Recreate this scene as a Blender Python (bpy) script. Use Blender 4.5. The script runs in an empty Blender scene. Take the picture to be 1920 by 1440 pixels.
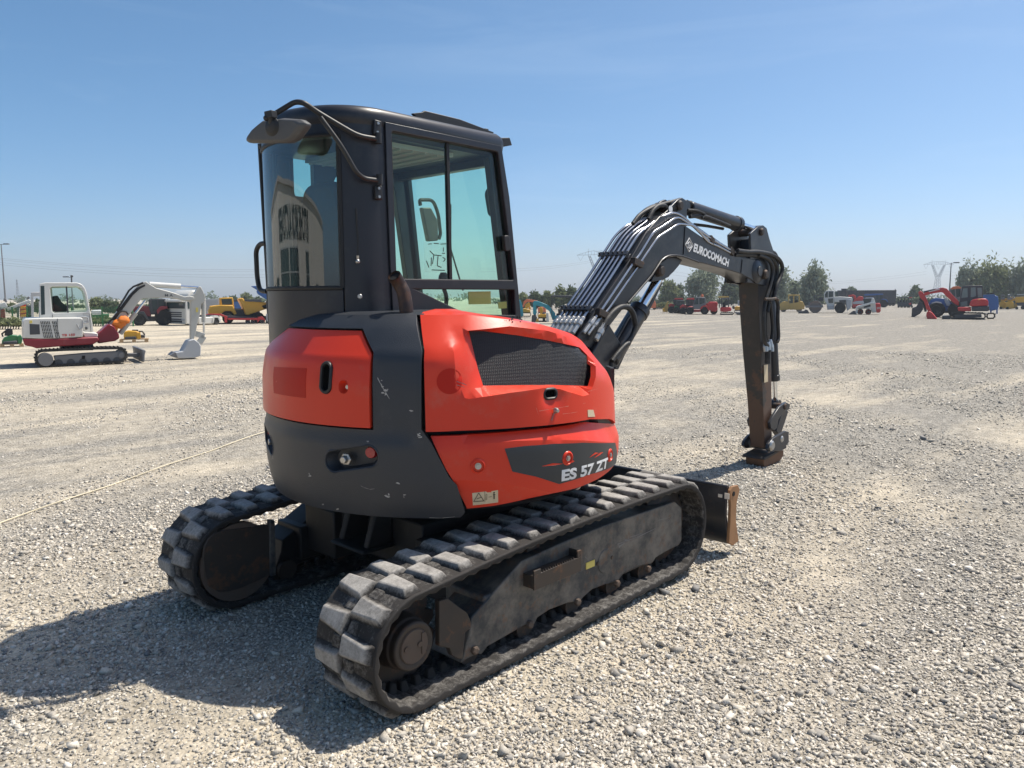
NSTONE, EXPO, HAZE = 560000, 0.53, 0.0006
import bpy, bmesh, math, random
import numpy as np
from mathutils import Vector, Matrix
from mathutils.geometry import delaunay_2d_cdt
random.seed(7); rng = np.random.default_rng(7)
R = math.radians
C = bpy.context.scene.collection
# ------------------------------------------------------------------ camera that took the photograph (calibrated)
CAM = np.array([-2.88525, -3.27632, 1.70901]); YAW, PIT, ROLL, FPX = 0.754258, 0.113526, -0.0038067, 1432.677
FW = np.array([math.cos(YAW)*math.cos(PIT), math.sin(YAW)*math.cos(PIT), -math.sin(PIT)])
_r = np.array([math.sin(YAW), -math.cos(YAW), 0.0]); _u = np.cross(_r, FW)
RT = _r*math.cos(ROLL)+_u*math.sin(ROLL); UP = -_r*math.sin(ROLL)+_u*math.cos(ROLL)
def ray(u, v): return FW+(u-960)/FPX*RT-(v-720)/FPX*UP
def on(u, v, ax, val):
    d = ray(u, v); t = (val-CAM[ax])/d[ax]; return CAM+t*d
def PX(u, v, x): return on(u, v, 0, x)
def PY(u, v, y): return on(u, v, 1, y)
def PZ(u, v, z): return on(u, v, 2, z)
def crop(x0, y0, s): return lambda x, y: (x0+x/s, y0+y/s)
def lerp(x, xs, ys): return float(np.interp(x, xs, ys))

cam_d = bpy.data.cameras.new('camera'); cam = bpy.data.objects.new('camera', cam_d); C.objects.link(cam)
m = Matrix.Identity(4)
for i in range(3):
    m[i][0], m[i][1], m[i][2], m[i][3] = RT[i], UP[i], -FW[i], CAM[i]
cam.matrix_world = m
cam_d.sensor_fit = 'HORIZONTAL'; cam_d.sensor_width = 36; cam_d.lens = 36*FPX/1920
cam_d.clip_start = .05; cam_d.clip_end = 9000
scn = bpy.context.scene; scn.camera = cam

# ------------------------------------------------------------------ materials
def nd(nt, t, **k):
    n = nt.nodes.new(t)
    for a, b in k.items():
        if a in n.inputs: n.inputs[a].default_value = b
        else: setattr(n, a, b)
    return n
def mat(name, col, rough=.5, metal=0, var=.12, vscale=6, dirt=None, dscale=5, damt=.5, bump=0, bscale=200, rvar=.1, coat=0, spec=.5, dark=None, rust=None, rscale=9, ramt=.6, low=None):
    """painted or bare surface: base colour with uneven tone, dust or dirt patches, rust patches and fine relief"""
    M = bpy.data.materials.new(name); M.use_nodes = True; nt = M.node_tree; L = nt.links.new
    b = nt.nodes['Principled BSDF']; b.inputs['Metallic'].default_value = metal; b.inputs['Specular IOR Level'].default_value = spec
    if coat: b.inputs['Coat Weight'].default_value = coat; b.inputs['Coat Roughness'].default_value = .08
    tc = nd(nt, 'ShaderNodeTexCoord')
    n1 = nd(nt, 'ShaderNodeTexNoise', Scale=vscale, Detail=6, Roughness=.6); L(tc.outputs['Object'], n1.inputs['Vector'])
    mx = nd(nt, 'ShaderNodeMix', data_type='RGBA'); L(n1.outputs['Fac'], mx.inputs['Factor'])
    mx.inputs[6].default_value = (*[c*(1-var) for c in col], 1); mx.inputs[7].default_value = (*[min(1, c*(1+var)) for c in col], 1)
    out = mx.outputs[2]
    def over(colr, sc, amt, soft):
        nonlocal out
        n2 = nd(nt, 'ShaderNodeTexNoise', Scale=sc, Detail=9, Roughness=.72); L(tc.outputs['Object'], n2.inputs['Vector'])
        rp = nd(nt, 'ShaderNodeMapRange'); rp.inputs[1].default_value = .62-.25*amt; rp.inputs[2].default_value = .62-.25*amt+soft
        fac = n2.outputs['Fac']
        if low and colr is rust:                                     # bare metal spreads up from the worn lower end
            sx = nd(nt, 'ShaderNodeSeparateXYZ'); L(tc.outputs['Object'], sx.inputs[0]); zr = nd(nt, 'ShaderNodeMapRange'); zr.inputs[1].default_value = low[0]; zr.inputs[2].default_value = low[1]; zr.inputs[3].default_value = .32; zr.inputs[4].default_value = 0; L(sx.outputs[2], zr.inputs[0])
            az_ = nd(nt, 'ShaderNodeMath', operation='ADD'); L(fac, az_.inputs[0]); L(zr.outputs[0], az_.inputs[1]); fac = az_.outputs[0]
        L(fac, rp.inputs[0])
        m2 = nd(nt, 'ShaderNodeMix', data_type='RGBA'); m2.inputs[7].default_value = (*colr, 1)
        mm = nd(nt, 'ShaderNodeMath', operation='MULTIPLY'); mm.inputs[1].default_value = min(1, amt+.2); L(rp.outputs[0], mm.inputs[0])
        L(mm.outputs[0], m2.inputs['Factor']); L(out, m2.inputs[6]); out = m2.outputs[2]
    if dirt: over(dirt, dscale, damt, .22)
    if rust: over(rust, rscale, ramt, .07)
    L(out, b.inputs['Base Color'])
    rr = nd(nt, 'ShaderNodeMapRange'); rr.inputs[3].default_value = max(.02, rough-rvar); rr.inputs[4].default_value = min(1, rough+rvar)
    L(n1.outputs['Fac'], rr.inputs[0]); L(rr.outputs[0], b.inputs['Roughness'])
    if bump:
        n3 = nd(nt, 'ShaderNodeTexNoise', Scale=bscale, Detail=2); L(tc.outputs['Object'], n3.inputs['Vector'])
        bp = nd(nt, 'ShaderNodeBump', Strength=bump, Distance=.004); L(n3.outputs['Fac'], bp.inputs['Height']); L(bp.outputs[0], b.inputs['Normal'])
    return M
def glass(name, tint, ior=1.5, rough=0.0):
    M = bpy.data.materials.new(name); M.use_nodes = True; nt = M.node_tree; nt.nodes.remove(nt.nodes['Principled BSDF'])
    o = nt.nodes['Material Output']; t = nd(nt, 'ShaderNodeBsdfTransparent'); t.inputs[0].default_value = (*tint, 1)
    g = nd(nt, 'ShaderNodeBsdfGlossy'); g.inputs['Roughness'].default_value = rough
    f = nd(nt, 'ShaderNodeFresnel', IOR=ior); gb = nd(nt, 'ShaderNodeNewGeometry'); ib = nd(nt, 'ShaderNodeMix'); ib.inputs[2].default_value = ior; ib.inputs[3].default_value = 1/ior
    nt.links.new(gb.outputs['Backfacing'], ib.inputs[0]); nt.links.new(ib.outputs[0], f.inputs['IOR']); x = nd(nt, 'ShaderNodeMixShader')
    nt.links.new(f.outputs[0], x.inputs[0]); nt.links.new(t.outputs[0], x.inputs[1]); nt.links.new(g.outputs[0], x.inputs[2]); nt.links.new(x.outputs[0], o.inputs[0])
    return M
DUST = (.42, .37, .29)
K = {
 'orange': mat('orange_paint', (.66, .044, .018), .34, var=.07, vscale=2.2, dirt=(.50, .17, .115), dscale=3.0, damt=.30, coat=.06, spec=.3, bump=.05, bscale=60),
 'charcoal': mat('charcoal_paint', (.026, .030, .037), .42, var=.15, bump=.35, bscale=230, dirt=(.10, .095, .085), dscale=3, damt=.3),
 'smooth_dark': mat('dark_cab_paint', (.014, .015, .021), .38, var=.12, dirt=(.07, .068, .065), dscale=2.5, damt=.3),
 'under': mat('shaded_underside', (.010, .010, .010), .6, dirt=(.04, .034, .028), damt=.4),  # near-black: the shade beneath the machine is put into the colour
 'black': mat('black_plastic', (.014, .014, .015), .5, var=.2, dirt=(.06, .055, .05), damt=.2),
 'mirror_back': mat('mirror_shell', (.075, .075, .076), .55, dirt=(.14, .13, .11), dscale=12, damt=.3, bump=.2),
 'rubber_seal': mat('rubber_seal', (.010, .010, .011), .6),
 'chrome': mat('plated_pipe', (.40, .41, .44), .24, metal=1, var=.1, rvar=.06, dirt=(.25, .22, .18), dscale=14, damt=.15),
 'rod': mat('chromed_rod', (.75, .78, .82), .10, metal=1, var=.04, rvar=.04),
 'zinc': mat('zinc_bolt', (.45, .44, .42), .38, metal=.9, dirt=(.2, .16, .12), damt=.3, dscale=20),
 'hose': mat('rubber_hose', (.013, .013, .014), .55, bump=.5, bscale=120, dirt=(.09, .08, .07), dscale=12, damt=.35),
 'boom': mat('boom_paint', (.017, .019, .025), .36, var=.15, dirt=(.11, .10, .085), dscale=2.5, damt=.4, rust=(.15, .07, .035), rscale=16, ramt=.08),
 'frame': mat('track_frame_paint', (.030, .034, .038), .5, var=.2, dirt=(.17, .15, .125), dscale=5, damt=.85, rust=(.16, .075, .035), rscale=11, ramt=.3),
 'rusty': mat('worn_rusty_steel', (.050, .038, .030), .6, metal=.2, var=.3, dirt=(.03, .03, .03), dscale=4, damt=.5, rust=(.16, .075, .035), rscale=7, ramt=.35),
 'coupler_rust': mat('coupler_rust', (.17, .085, .042), .7, var=.35, vscale=14, dirt=(.06, .04, .03), dscale=9, damt=.5),
 'scratch': mat('scratched_paint', (.62, .20, .14), .6), 'scuff': mat('grey_scuff', (.20, .19, .18), .7),
 'blade_rust': mat('orange_rust', (.30, .155, .070), .75, var=.3, vscale=14, dirt=(.15, .08, .04), dscale=9, damt=.4),
 'rust': mat('bare_rust', (.095, .068, .050), .75, var=.35, vscale=20, dirt=(.12, .07, .045), dscale=9, damt=.5),
 'dipper': mat('dipper_paint', (.034, .030, .028), .5, var=.25, vscale=3, dirt=(.075, .055, .042), dscale=3, damt=.5, rust=(.17, .075, .035), rscale=7, ramt=.22, low=(.15, 1.15)),
 'white_ink': mat('white_lettering', (.75, .75, .74), .5, var=.04),
 'decal': mat('grey_decal', (.030, .035, .040), .35, var=.1),
 'sticker': mat('cream_sticker', (.62, .50, .33), .5, var=.1, vscale=30),
 'sticker_white': mat('pale_sticker', (.72, .66, .56), .5),
 'sticker_yellow': mat('yellow_sticker', (.62, .50, .12), .5),
 'ink': mat('dark_ink', (.04, .03, .02), .5),
 'red_lens': mat('red_reflector', (.35, .015, .02), .2, coat=.5),
 'old_red': mat('faded_red_patch', (.47, .017, .007), .42, var=.12, spec=.2),
 'exhaust': mat('scorched_exhaust', (.045, .030, .026), .5, metal=.5, var=.4, rust=(.10, .05, .03), ramt=.4),
 'soot_hole_shade': mat('soot_hole_shade', (.004, .004, .004), .9),  # exhaust soot; elsewhere black painting the shade inside holes and recesses
 'seat': mat('seat_cloth', (.022, .022, .024), .85, bump=.3, bscale=300),
 'liner': mat('cab_headliner', (.42, .42, .40), .8),
 'glass_teal': glass('tinted_cab_glass', (.78, .97, .86)),
 'glass_dark': glass('dark_tinted_glass', (.58, .80, .75), 2.1),
}
def grille_mat():
    M = mat('perforated_grille', (.006, .006, .007), .45); nt = M.node_tree; L = nt.links.new; b = nt.nodes['Principled BSDF']
    uv = nd(nt, 'ShaderNodeUVMap'); mp = nd(nt, 'ShaderNodeMapping'); mp.inputs['Scale'].default_value = (85, 150, 1); L(uv.outputs[0], mp.inputs[0])
    mp.inputs['Rotation'].default_value = (0, 0, .12)
    v = nd(nt, 'ShaderNodeTexVoronoi', Scale=1, Randomness=0); L(mp.outputs[0], v.inputs['Vector'])
    rp = nd(nt, 'ShaderNodeMapRange'); rp.inputs[1].default_value = .30; rp.inputs[2].default_value = .42; L(v.outputs['Distance'], rp.inputs[0])
    mx = nd(nt, 'ShaderNodeMix', data_type='RGBA'); mx.inputs[6].default_value = (.001, .001, .001, 1); mx.inputs[7].default_value = (.014, .014, .016, 1)
    L(rp.outputs[0], mx.inputs['Factor']); L(mx.outputs[2], b.inputs['Base Color'])
    bp = nd(nt, 'ShaderNodeBump', Strength=.6, Distance=.003); L(rp.outputs[0], bp.inputs['Height']); L(bp.outputs[0], b.inputs['Normal'])
    return M
K['grille'] = grille_mat()
def track_mat():
    """black rubber with pale ground-in dust on the worn lug faces"""
    M = mat('track_rubber', (.020, .019, .019), .8); nt = M.node_tree; L = nt.links.new; b = nt.nodes['Principled BSDF']
    tc = nd(nt, 'ShaderNodeTexCoord'); at = nd(nt, 'ShaderNodeAttribute', attribute_name='dust')
    n = nd(nt, 'ShaderNodeTexNoise', Scale=13, Detail=12, Roughness=.8); L(tc.outputs['Object'], n.inputs['Vector'])
    n2 = nd(nt, 'ShaderNodeTexNoise', Scale=70, Detail=6, Roughness=.7); L(tc.outputs['Object'], n2.inputs['Vector'])
    ad = nd(nt, 'ShaderNodeMath', operation='MULTIPLY_ADD'); ad.inputs[1].default_value = .62; L(at.outputs['Fac'], ad.inputs[0]); L(n.outputs['Fac'], ad.inputs[2])
    a2 = nd(nt, 'ShaderNodeMath', operation='MULTIPLY_ADD'); a2.inputs[1].default_value = .5; L(n2.outputs['Fac'], a2.inputs[0]); L(ad.outputs[0], a2.inputs[2])
    rp = nd(nt, 'ShaderNodeMapRange'); rp.inputs[1].default_value = .98; rp.inputs[2].default_value = 1.52; L(a2.outputs[0], rp.inputs[0])
    mx = nd(nt, 'ShaderNodeMix', data_type='RGBA'); mx.inputs[6].default_value = (.020, .017, .015, 1); mx.inputs[7].default_value = (.38, .36, .33, 1)
    L(rp.outputs[0], mx.inputs['Factor']); L(mx.outputs[2], b.inputs['Base Color'])
    bp = nd(nt, 'ShaderNodeBump', Strength=.5, Distance=.006); L(n.outputs['Fac'], bp.inputs['Height']); L(bp.outputs[0], b.inputs['Normal'])
    return M
K['track'] = track_mat()

# ------------------------------------------------------------------ mesh helpers
class MB:
    """collects shapes and links them as ONE mesh object"""
    def __init__(s): s.v = []; s.f = []; s.att = None
    def add(s, vs, fs):
        o = len(s.v); s.v += [tuple(map(float, p)) for p in vs]; s.f += [tuple(i+o for i in f) for f in fs]; return s
    def box(s, lo, hi):
        x0, y0, z0 = lo; x1, y1, z1 = hi
        return s.add([(x0,y0,z0),(x1,y0,z0),(x1,y1,z0),(x0,y1,z0),(x0,y0,z1),(x1,y0,z1),(x1,y1,z1),(x0,y1,z1)],
                     [(3,2,1,0),(4,5,6,7),(0,1,5,4),(1,2,6,5),(2,3,7,6),(3,0,4,7)])
    def bar(s, p, q, w, h=None, up=(0,0,1)):
        """rectangular bar from p to q"""
        h = h or w; p, q = Vector(p), Vector(q); d = (q-p).normalized(); a = d.cross(Vector(up))
        if a.length < 1e-4: a = d.cross(Vector((1,0,0)))
        a.normalize(); b = a.cross(d).normalized(); vs = []
        for c in (p, q):
            vs += [c+a*w/2*i+b*h/2*j for i, j in ((-1,-1),(1,-1),(1,1),(-1,1))]
        return s.add(vs, [(3,2,1,0),(4,5,6,7),(0,1,5,4),(1,2,6,5),(2,3,7,6),(3,0,4,7)])
    def prism(s, poly, a, b, axis=1):
        """polygon of 2-D points extruded along an axis from a to b (axis 1: points are (x,z))"""
        n = len(poly)
        def P(p, t):
            l = list(p[:2]); l.insert(axis, t); return l
        vs = [P(p, a) for p in poly]+[P(p, b) for p in poly]
        return s.add(vs, [tuple(range(n)), tuple(range(2*n-1, n-1, -1))]+[(i, i+n, (i+1) % n+n, (i+1) % n) for i in range(n)])
    def loft(s, rings, caps=True, closed=True):
        n = len(rings[0]); vs = [p for r in rings for p in r]; fs = []
        for k in range(len(rings)-1):
            for i in range(n if closed else n-1):
                j = (i+1) % n; fs.append((k*n+i, k*n+j, (k+1)*n+j, (k+1)*n+i))
        if caps: fs += [tuple(range(n-1, -1, -1)), tuple(range((len(rings)-1)*n, len(rings)*n))]
        return s.add(vs, fs)
    def tube(s, pts, r, n=8, caps=True):
        pts = [Vector(p) for p in pts]; rings = []; a = None
        for i, p in enumerate(pts):
            d = (pts[min(i+1, len(pts)-1)]-pts[max(i-1, 0)]).normalized()
            if a is None:
                a = d.cross(Vector((0,0,1)));  a = a if a.length > .1 else d.cross(Vector((1,0,0)))
            a = (a-d*a.dot(d)).normalized(); b = d.cross(a); rr = r[i] if isinstance(r, (list, tuple)) else r
            rings.append([p+(a*math.cos(2*math.pi*k/n)+b*math.sin(2*math.pi*k/n))*rr for k in range(n)])
        return s.loft(rings, caps)
    def cyl(s, p, q, r, r2=None, n=20): return s.tube([p, q], [r, r if r2 is None else r2], n)
    def lathe(s, prof, o, axis, n=28):
        """profile of (radius, distance along axis) turned about an axis"""
        o, d = Vector(o), Vector(axis).normalized(); a = d.cross(Vector((0,0,1))); a = a if a.length > .1 else d.cross(Vector((1,0,0)))
        a.normalize(); b = d.cross(a)
        return s.loft([[o+d*h+(a*math.cos(2*math.pi*k/n)+b*math.sin(2*math.pi*k/n))*r for k in range(n)] for r, h in prof])
    def ball(s, c, r, n=10, sc=(1,1,1)):
        rings = []
        for i in range(1, n):
            t = math.pi*i/n; rings.append([(c[0]+r*sc[0]*math.sin(t)*math.cos(2*math.pi*k/(2*n)), c[1]+r*sc[1]*math.sin(t)*math.sin(2*math.pi*k/(2*n)), c[2]-r*sc[2]*math.cos(t)) for k in range(2*n)])
        return s.loft(rings)
    def build(s, name, material, parent=None, bevel=0, seg=2, smooth=35, fix=True):
        me = bpy.data.meshes.new(name); me.from_pydata(s.v, [], s.f); me.materials.append(K[material] if isinstance(material, str) else material)
        if s.att is not None:
            a = me.attributes.new('dust', 'FLOAT', 'POINT'); a.data.foreach_set('value', np.array(s.att, dtype=np.float32))
        if fix:
            bm = bmesh.new(); bm.from_mesh(me); bmesh.ops.recalc_face_normals(bm, faces=bm.faces); bm.to_mesh(me); bm.free()
        me.polygons.foreach_set('use_smooth', [smooth > 0]*len(me.polygons))
        if smooth: me.set_sharp_from_angle(angle=R(smooth))
        o = bpy.data.objects.new(name, me); C.objects.link(o)
        if parent is not None: o.parent = parent
        if bevel:
            b = o.modifiers.new('bevel', 'BEVEL'); b.width = bevel; b.segments = seg; b.limit_method = 'ANGLE'; b.angle_limit = R(30)
        return o
def mark(o, mb, material):
    """adds small marks (chips, scrapes) to a part's own mesh with a material of their own"""
    me = o.data; bm = bmesh.new(); bm.from_mesh(me); me.materials.append(K[material]); i = len(me.materials)-1; vs = [bm.verts.new(v) for v in mb.v]
    for f in mb.f: q = bm.faces.new([vs[k] for k in f]); q.material_index = i
    bm.to_mesh(me); bm.free()
def tag(o, label=None, cat=None, group=None, kind=None):
    for k, v in (('label', label), ('category', cat), ('group', group), ('kind', kind)):
        if v: o[k] = v
    return o
def thing(name, label, cat, loc=(0,0,0), rz=0, group=None):
    o = bpy.data.objects.new(name, None); C.objects.link(o); o.location = loc; o.rotation_euler = (0, 0, rz); o.empty_display_size = .2
    return tag(o, label, cat, group)
def copy_tree(o, parent=None):
    c = o.copy(); C.objects.link(c)
    if parent is not None: c.parent = parent
    for ch in list(o.children): copy_tree(ch, c)
    return c
def smooth_path(pts, n=6):
    """Catmull-Rom through the points"""
    P = [Vector(p) for p in pts]; P = [P[0]*2-P[1]]+P+[P[-1]*2-P[-2]]; out = []
    for i in range(1, len(P)-2):
        for k in range(n):
            t = k/n; a, b, c, d = P[i-1:i+3]
            out.append(.5*((2*b)+(c-a)*t+(2*a-5*b+4*c-d)*t*t+(3*b-3*c+d-a)*t**3))
    return out+[P[-2]]
def fillet(pts, r, n=5):
    """polyline with rounded corners"""
    P = [Vector(p) for p in pts]; out = [P[0]]
    for i in range(1, len(P)-1):
        a, b, c = P[i-1], P[i], P[i+1]; d1, d2 = (a-b), (c-b); q = min(r, d1.length*.45, d2.length*.45)
        s, e = b+d1.normalized()*q, b+d2.normalized()*q
        for k in range(n+1):
            t = k/n; out.append(s*(1-t)**2+b*2*t*(1-t)+e*t*t)
    return out+[P[-1]]
def text_mesh(s, size, thick=0.0, shear=0, sx=1):
    cu = bpy.data.curves.new('lettering', 'FONT'); cu.body = s; cu.size = size; cu.offset = thick; cu.shear = shear; cu.resolution_u = 4
    ob = bpy.data.objects.new('lettering', cu); C.objects.link(ob); dg = bpy.context.evaluated_depsgraph_get(); dg.update()
    me = ob.evaluated_get(dg).to_mesh(); vs = [(v.co.x*sx, v.co.y) for v in me.vertices]; fs = [tuple(p.vertices) for p in me.polygons]
    ob.evaluated_get(dg).to_mesh_clear(); bpy.data.objects.remove(ob); bpy.data.curves.remove(cu)
    return vs, fs
def inside(p, poly):
    x, y = p; c = False; n = len(poly); j = n-1
    for i in range(n):
        xi, yi = poly[i]; xj, yj = poly[j]
        if (yi > y) != (yj > y) and x < (xj-xi)*(y-yi)/(yj-yi)+xi: c = not c
        j = i
    return c
def segd(p, poly, closed=True):
    d = 1e9; n = len(poly)
    for i in range(n if closed else n-1):
        a, b = poly[i], poly[(i+1) % n]; ax, ay = a; bx, by = b; dx, dy = bx-ax, by-ay; l = dx*dx+dy*dy or 1e-12
        t = max(0, min(1, ((p[0]-ax)*dx+(p[1]-ay)*dy)/l)); d = min(d, math.hypot(p[0]-ax-t*dx, p[1]-ay-t*dy))
    return d
def resample(poly, step, closed=True):
    out = []; n = len(poly)
    for i in range(n if closed else n-1):
        a, b = poly[i], poly[(i+1) % n]; k = max(1, int(math.ceil(math.dist(a, b)/step)))
        out += [(a[0]+(b[0]-a[0])*t/k, a[1]+(b[1]-a[1])*t/k) for t in range(k)]
    return out if closed else out+[poly[-1]]
# ------------------------------------------------------------------ the drum-shaped upper body: angle (deg) and height on a turned surface
CX = .05
RZ = [.64, .70, .76, .87, 1.0, 1.15, 1.31, 1.45, 1.50, 1.58, 1.615, 1.64]
RR = [.90, .965, .985, 1.002, 1.006, 1.008, 1.005, .982, .948, .893, .855, .80]
def r_body(th, z): return lerp(z, RZ, RR)
def z_top(th): return lerp(th, [-142, -125, -110, -95, -80, -68, -56, -48], [1.632, 1.632, 1.605, 1.572, 1.525, 1.475, 1.40, 1.34])
def r_hood(th, z):
    s = z_top(th)-z; return lerp(s, [-.01, 0, .155, .22, .6], [.80, .815, .952, .974, .992])*lerp(th, [-140, -90, -55], [1.0, .995, .985])
def r_gr(th, z):
    """the grille: a nearly flat leaning panel let into the hood"""
    r = .902-.225*(z-1.27); c = math.cos(R(th+104)); return r*(.45+.55*math.cos(R(20))/max(.6, c))*1.012*lerp(th, [-128, -104, -80], [1.0, 1.0, .985])
def r_low(th, z): return lerp(z, [.70, .78, .86, 1.0, 1.06, 1.12], [.955, .985, .998, .998, .99, .965])*lerp(th, [-130, -55], [1, .99])
def TZ(u, v, rf=r_body):
    """photo point -> (angle, height) where its sight line first meets the turned surface"""
    d = ray(u, v); best = None; prev = None
    for k in range(900):
        t = 2.0+k*.004; p = CAM+d*t; th = math.degrees(math.atan2(p[1], p[0]-CX)); th -= 360 if th > 90 else 0; e = math.hypot(p[0]-CX, p[1])-rf(th, p[2])
        if best is None or e < best[0]: best = (e, th, p[2])
        if e <= 0: return (th, p[2])
    return best[1:]
def B3(th, z, rf=r_body, off=0):
    r = rf(th, z)+off; return (CX+r*math.cos(R(th)), r*math.sin(R(th)), z)
KS = math.pi/180*.98
def to2(poly): return [(th*KS, z) for th, z in poly]
def patch(outline, rf, off=0, thick=.02, step=.04, holes=(), creases=(), hfun=None, mb=None):
    """sheet of given outline wrapped on the turned surface, with holes, creases and thickness"""
    out = resample(to2(outline), step); hs = [resample(to2(h), step) for h in holes]; cr = [resample(to2(c), step, False) for c in creases]
    pts = []; ed = []
    for lp in [out]+hs:
        o = len(pts); pts += lp; ed += [(o+i, o+(i+1) % len(lp)) for i in range(len(lp))]
    for lp in cr:
        o = len(pts); pts += lp; ed += [(o+i, o+i+1) for i in range(len(lp)-1)]
    xs = [p[0] for p in out]; ys = [p[1] for p in out]; y = min(ys); k = 0
    while y < max(ys):
        x = min(xs)+(step/2 if k % 2 else 0)
        while x < max(xs):
            p = (x, y)
            if inside(p, out) and not any(inside(p, h) for h in hs) and min([segd(p, out)]+[segd(p, h) for h in hs]+[segd(p, c, False) for c in cr]) > step*.4: pts.append(p)
            x += step
        y += step*.87; k += 1
    vs, _, fs, *_ = delaunay_2d_cdt([Vector(p) for p in pts], ed, [], 0, 1e-5)
    fs = [f for f in fs if (lambda c: inside(c, out) and not any(inside(c, h) for h in hs))((sum(vs[i].x for i in f)/len(f), sum(vs[i].y for i in f)/len(f)))]
    mb = mb or MB(); n = len(vs); top = []; bot = []
    for v in vs:
        th = v.x/KS; h = hfun(v.x, v.y) if hfun else 0
        top.append(B3(th, v.y, rf, off+h)); bot.append(B3(th, v.y, rf, off+h-thick))
    cnt = {}
    for f in fs:
        for i in range(len(f)):
            a, b = f[i], f[(i+1) % len(f)]; cnt[(a, b)] = cnt.get((a, b), 0)+1
    side = [(b, a, a+n, b+n) for (a, b) in cnt if (b, a) not in cnt]
    return mb.add(top+bot, [tuple(f) for f in fs]+[tuple(i+n for i in reversed(f)) for f in fs]+side)
def capsule(cx, cz, w, h, ang=0, n=8):
    """rounded slot outline in (angle, height) around a centre"""
    r = min(w, h)/2; pts = []
    for k in range(4*n):
        t = 2*math.pi*(k+.5)/(4*n); c, s = math.cos(t), math.sin(t)
        pts.append((max(0, w/2-r)*(1 if c > 0 else -1)+r*c, max(0, h/2-r)*(1 if s > 0 else -1)+r*s))
    ca, sa = math.cos(ang), math.sin(ang)
    return [(cx+(x*ca-y*sa)/KS, cz+x*sa+y*ca) for x, y in pts]
def pocket(mb, poly, rf, off, depth, shrink=.8):
    """recess: walls going in from the outline and a floor"""
    cx = sum(p[0] for p in poly)/len(poly); cz = sum(p[1] for p in poly)/len(poly)
    inn = [(cx+(a-cx)*shrink, cz+(b-cz)*shrink) for a, b in poly]
    o = [B3(a, b, rf, off) for a, b in poly]; i = [B3(a, b, rf, off-depth) for a, b in inn]; n = len(poly)
    return mb.add(o+i, [(k, (k+1) % n, n+(k+1) % n, n+k) for k in range(n)]+[tuple(range(n, 2*n))])
def ring(mb, poly, rf, off, rad):
    """raised lip along an outline on the turned surface"""
    pts = [B3(a, b, rf, off) for a, b in poly]; return mb.tube(pts+[pts[0], pts[1]], rad, 6, False)
# ================================================================== the orange mini excavator in front (heading +X)
cA, cB, cC, cD = crop(440,170,3.2), crop(480,570,3.428), crop(760,570,3.6), crop(1030,350,4.085)
cE, cF, cG, cH = crop(1340,450,3.2), crop(580,870,2.881), crop(950,870,3.789), crop(280,880,4.0)
EX = thing('mini_excavator', 'large orange and charcoal mini excavator in front, arm reaching down to the gravel', 'excavator', (0,0,0), 0, None)
# ---- rubber tracks
def track_path(step=.0375):
    rc, rr, fc, fr = (-.97,.277), .252, (1.055,.323), .273
    P = [(rc[0]+rr*math.cos(R(a)), rc[1]+rr*math.sin(R(a))) for a in range(270, 95, -5)]
    P += [(-.93,.531),(-.65,.554),(-.3,.577),(.1,.590),(.58,.597),(.95,.597)]
    P += [(fc[0]+fr*math.cos(R(a)), fc[1]+fr*math.sin(R(a))) for a in range(92, -91, -5)]
    P += [(.5,.044),(0,.036),(-.5,.030)]
    n = len(P); L = [0]
    for i in range(n): L.append(L[-1]+math.dist(P[i], P[(i+1) % n]))
    N = int(round(L[-1]/step/4))*4; out = []
    for k in range(N):
        s = L[-1]*k/N; i = max(j for j in range(n) if L[j] <= s); t = (s-L[i])/(L[i+1]-L[i]); a, b = P[i], P[(i+1) % n]
        out.append((a[0]+(b[0]-a[0])*t, a[1]+(b[1]-a[1])*t))
    return out
TP = track_path()
def frame_at(k):
    n = len(TP); a, b = TP[(k-1) % n], TP[(k+1) % n]; d = Vector((b[0]-a[0], 0, b[1]-a[1])).normalized()
    return Vector((TP[k % n][0], 0, TP[k % n][1])), d, Vector((-d.z, 0, d.x))      # path runs rear-top-front: the outside is on its left
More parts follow.
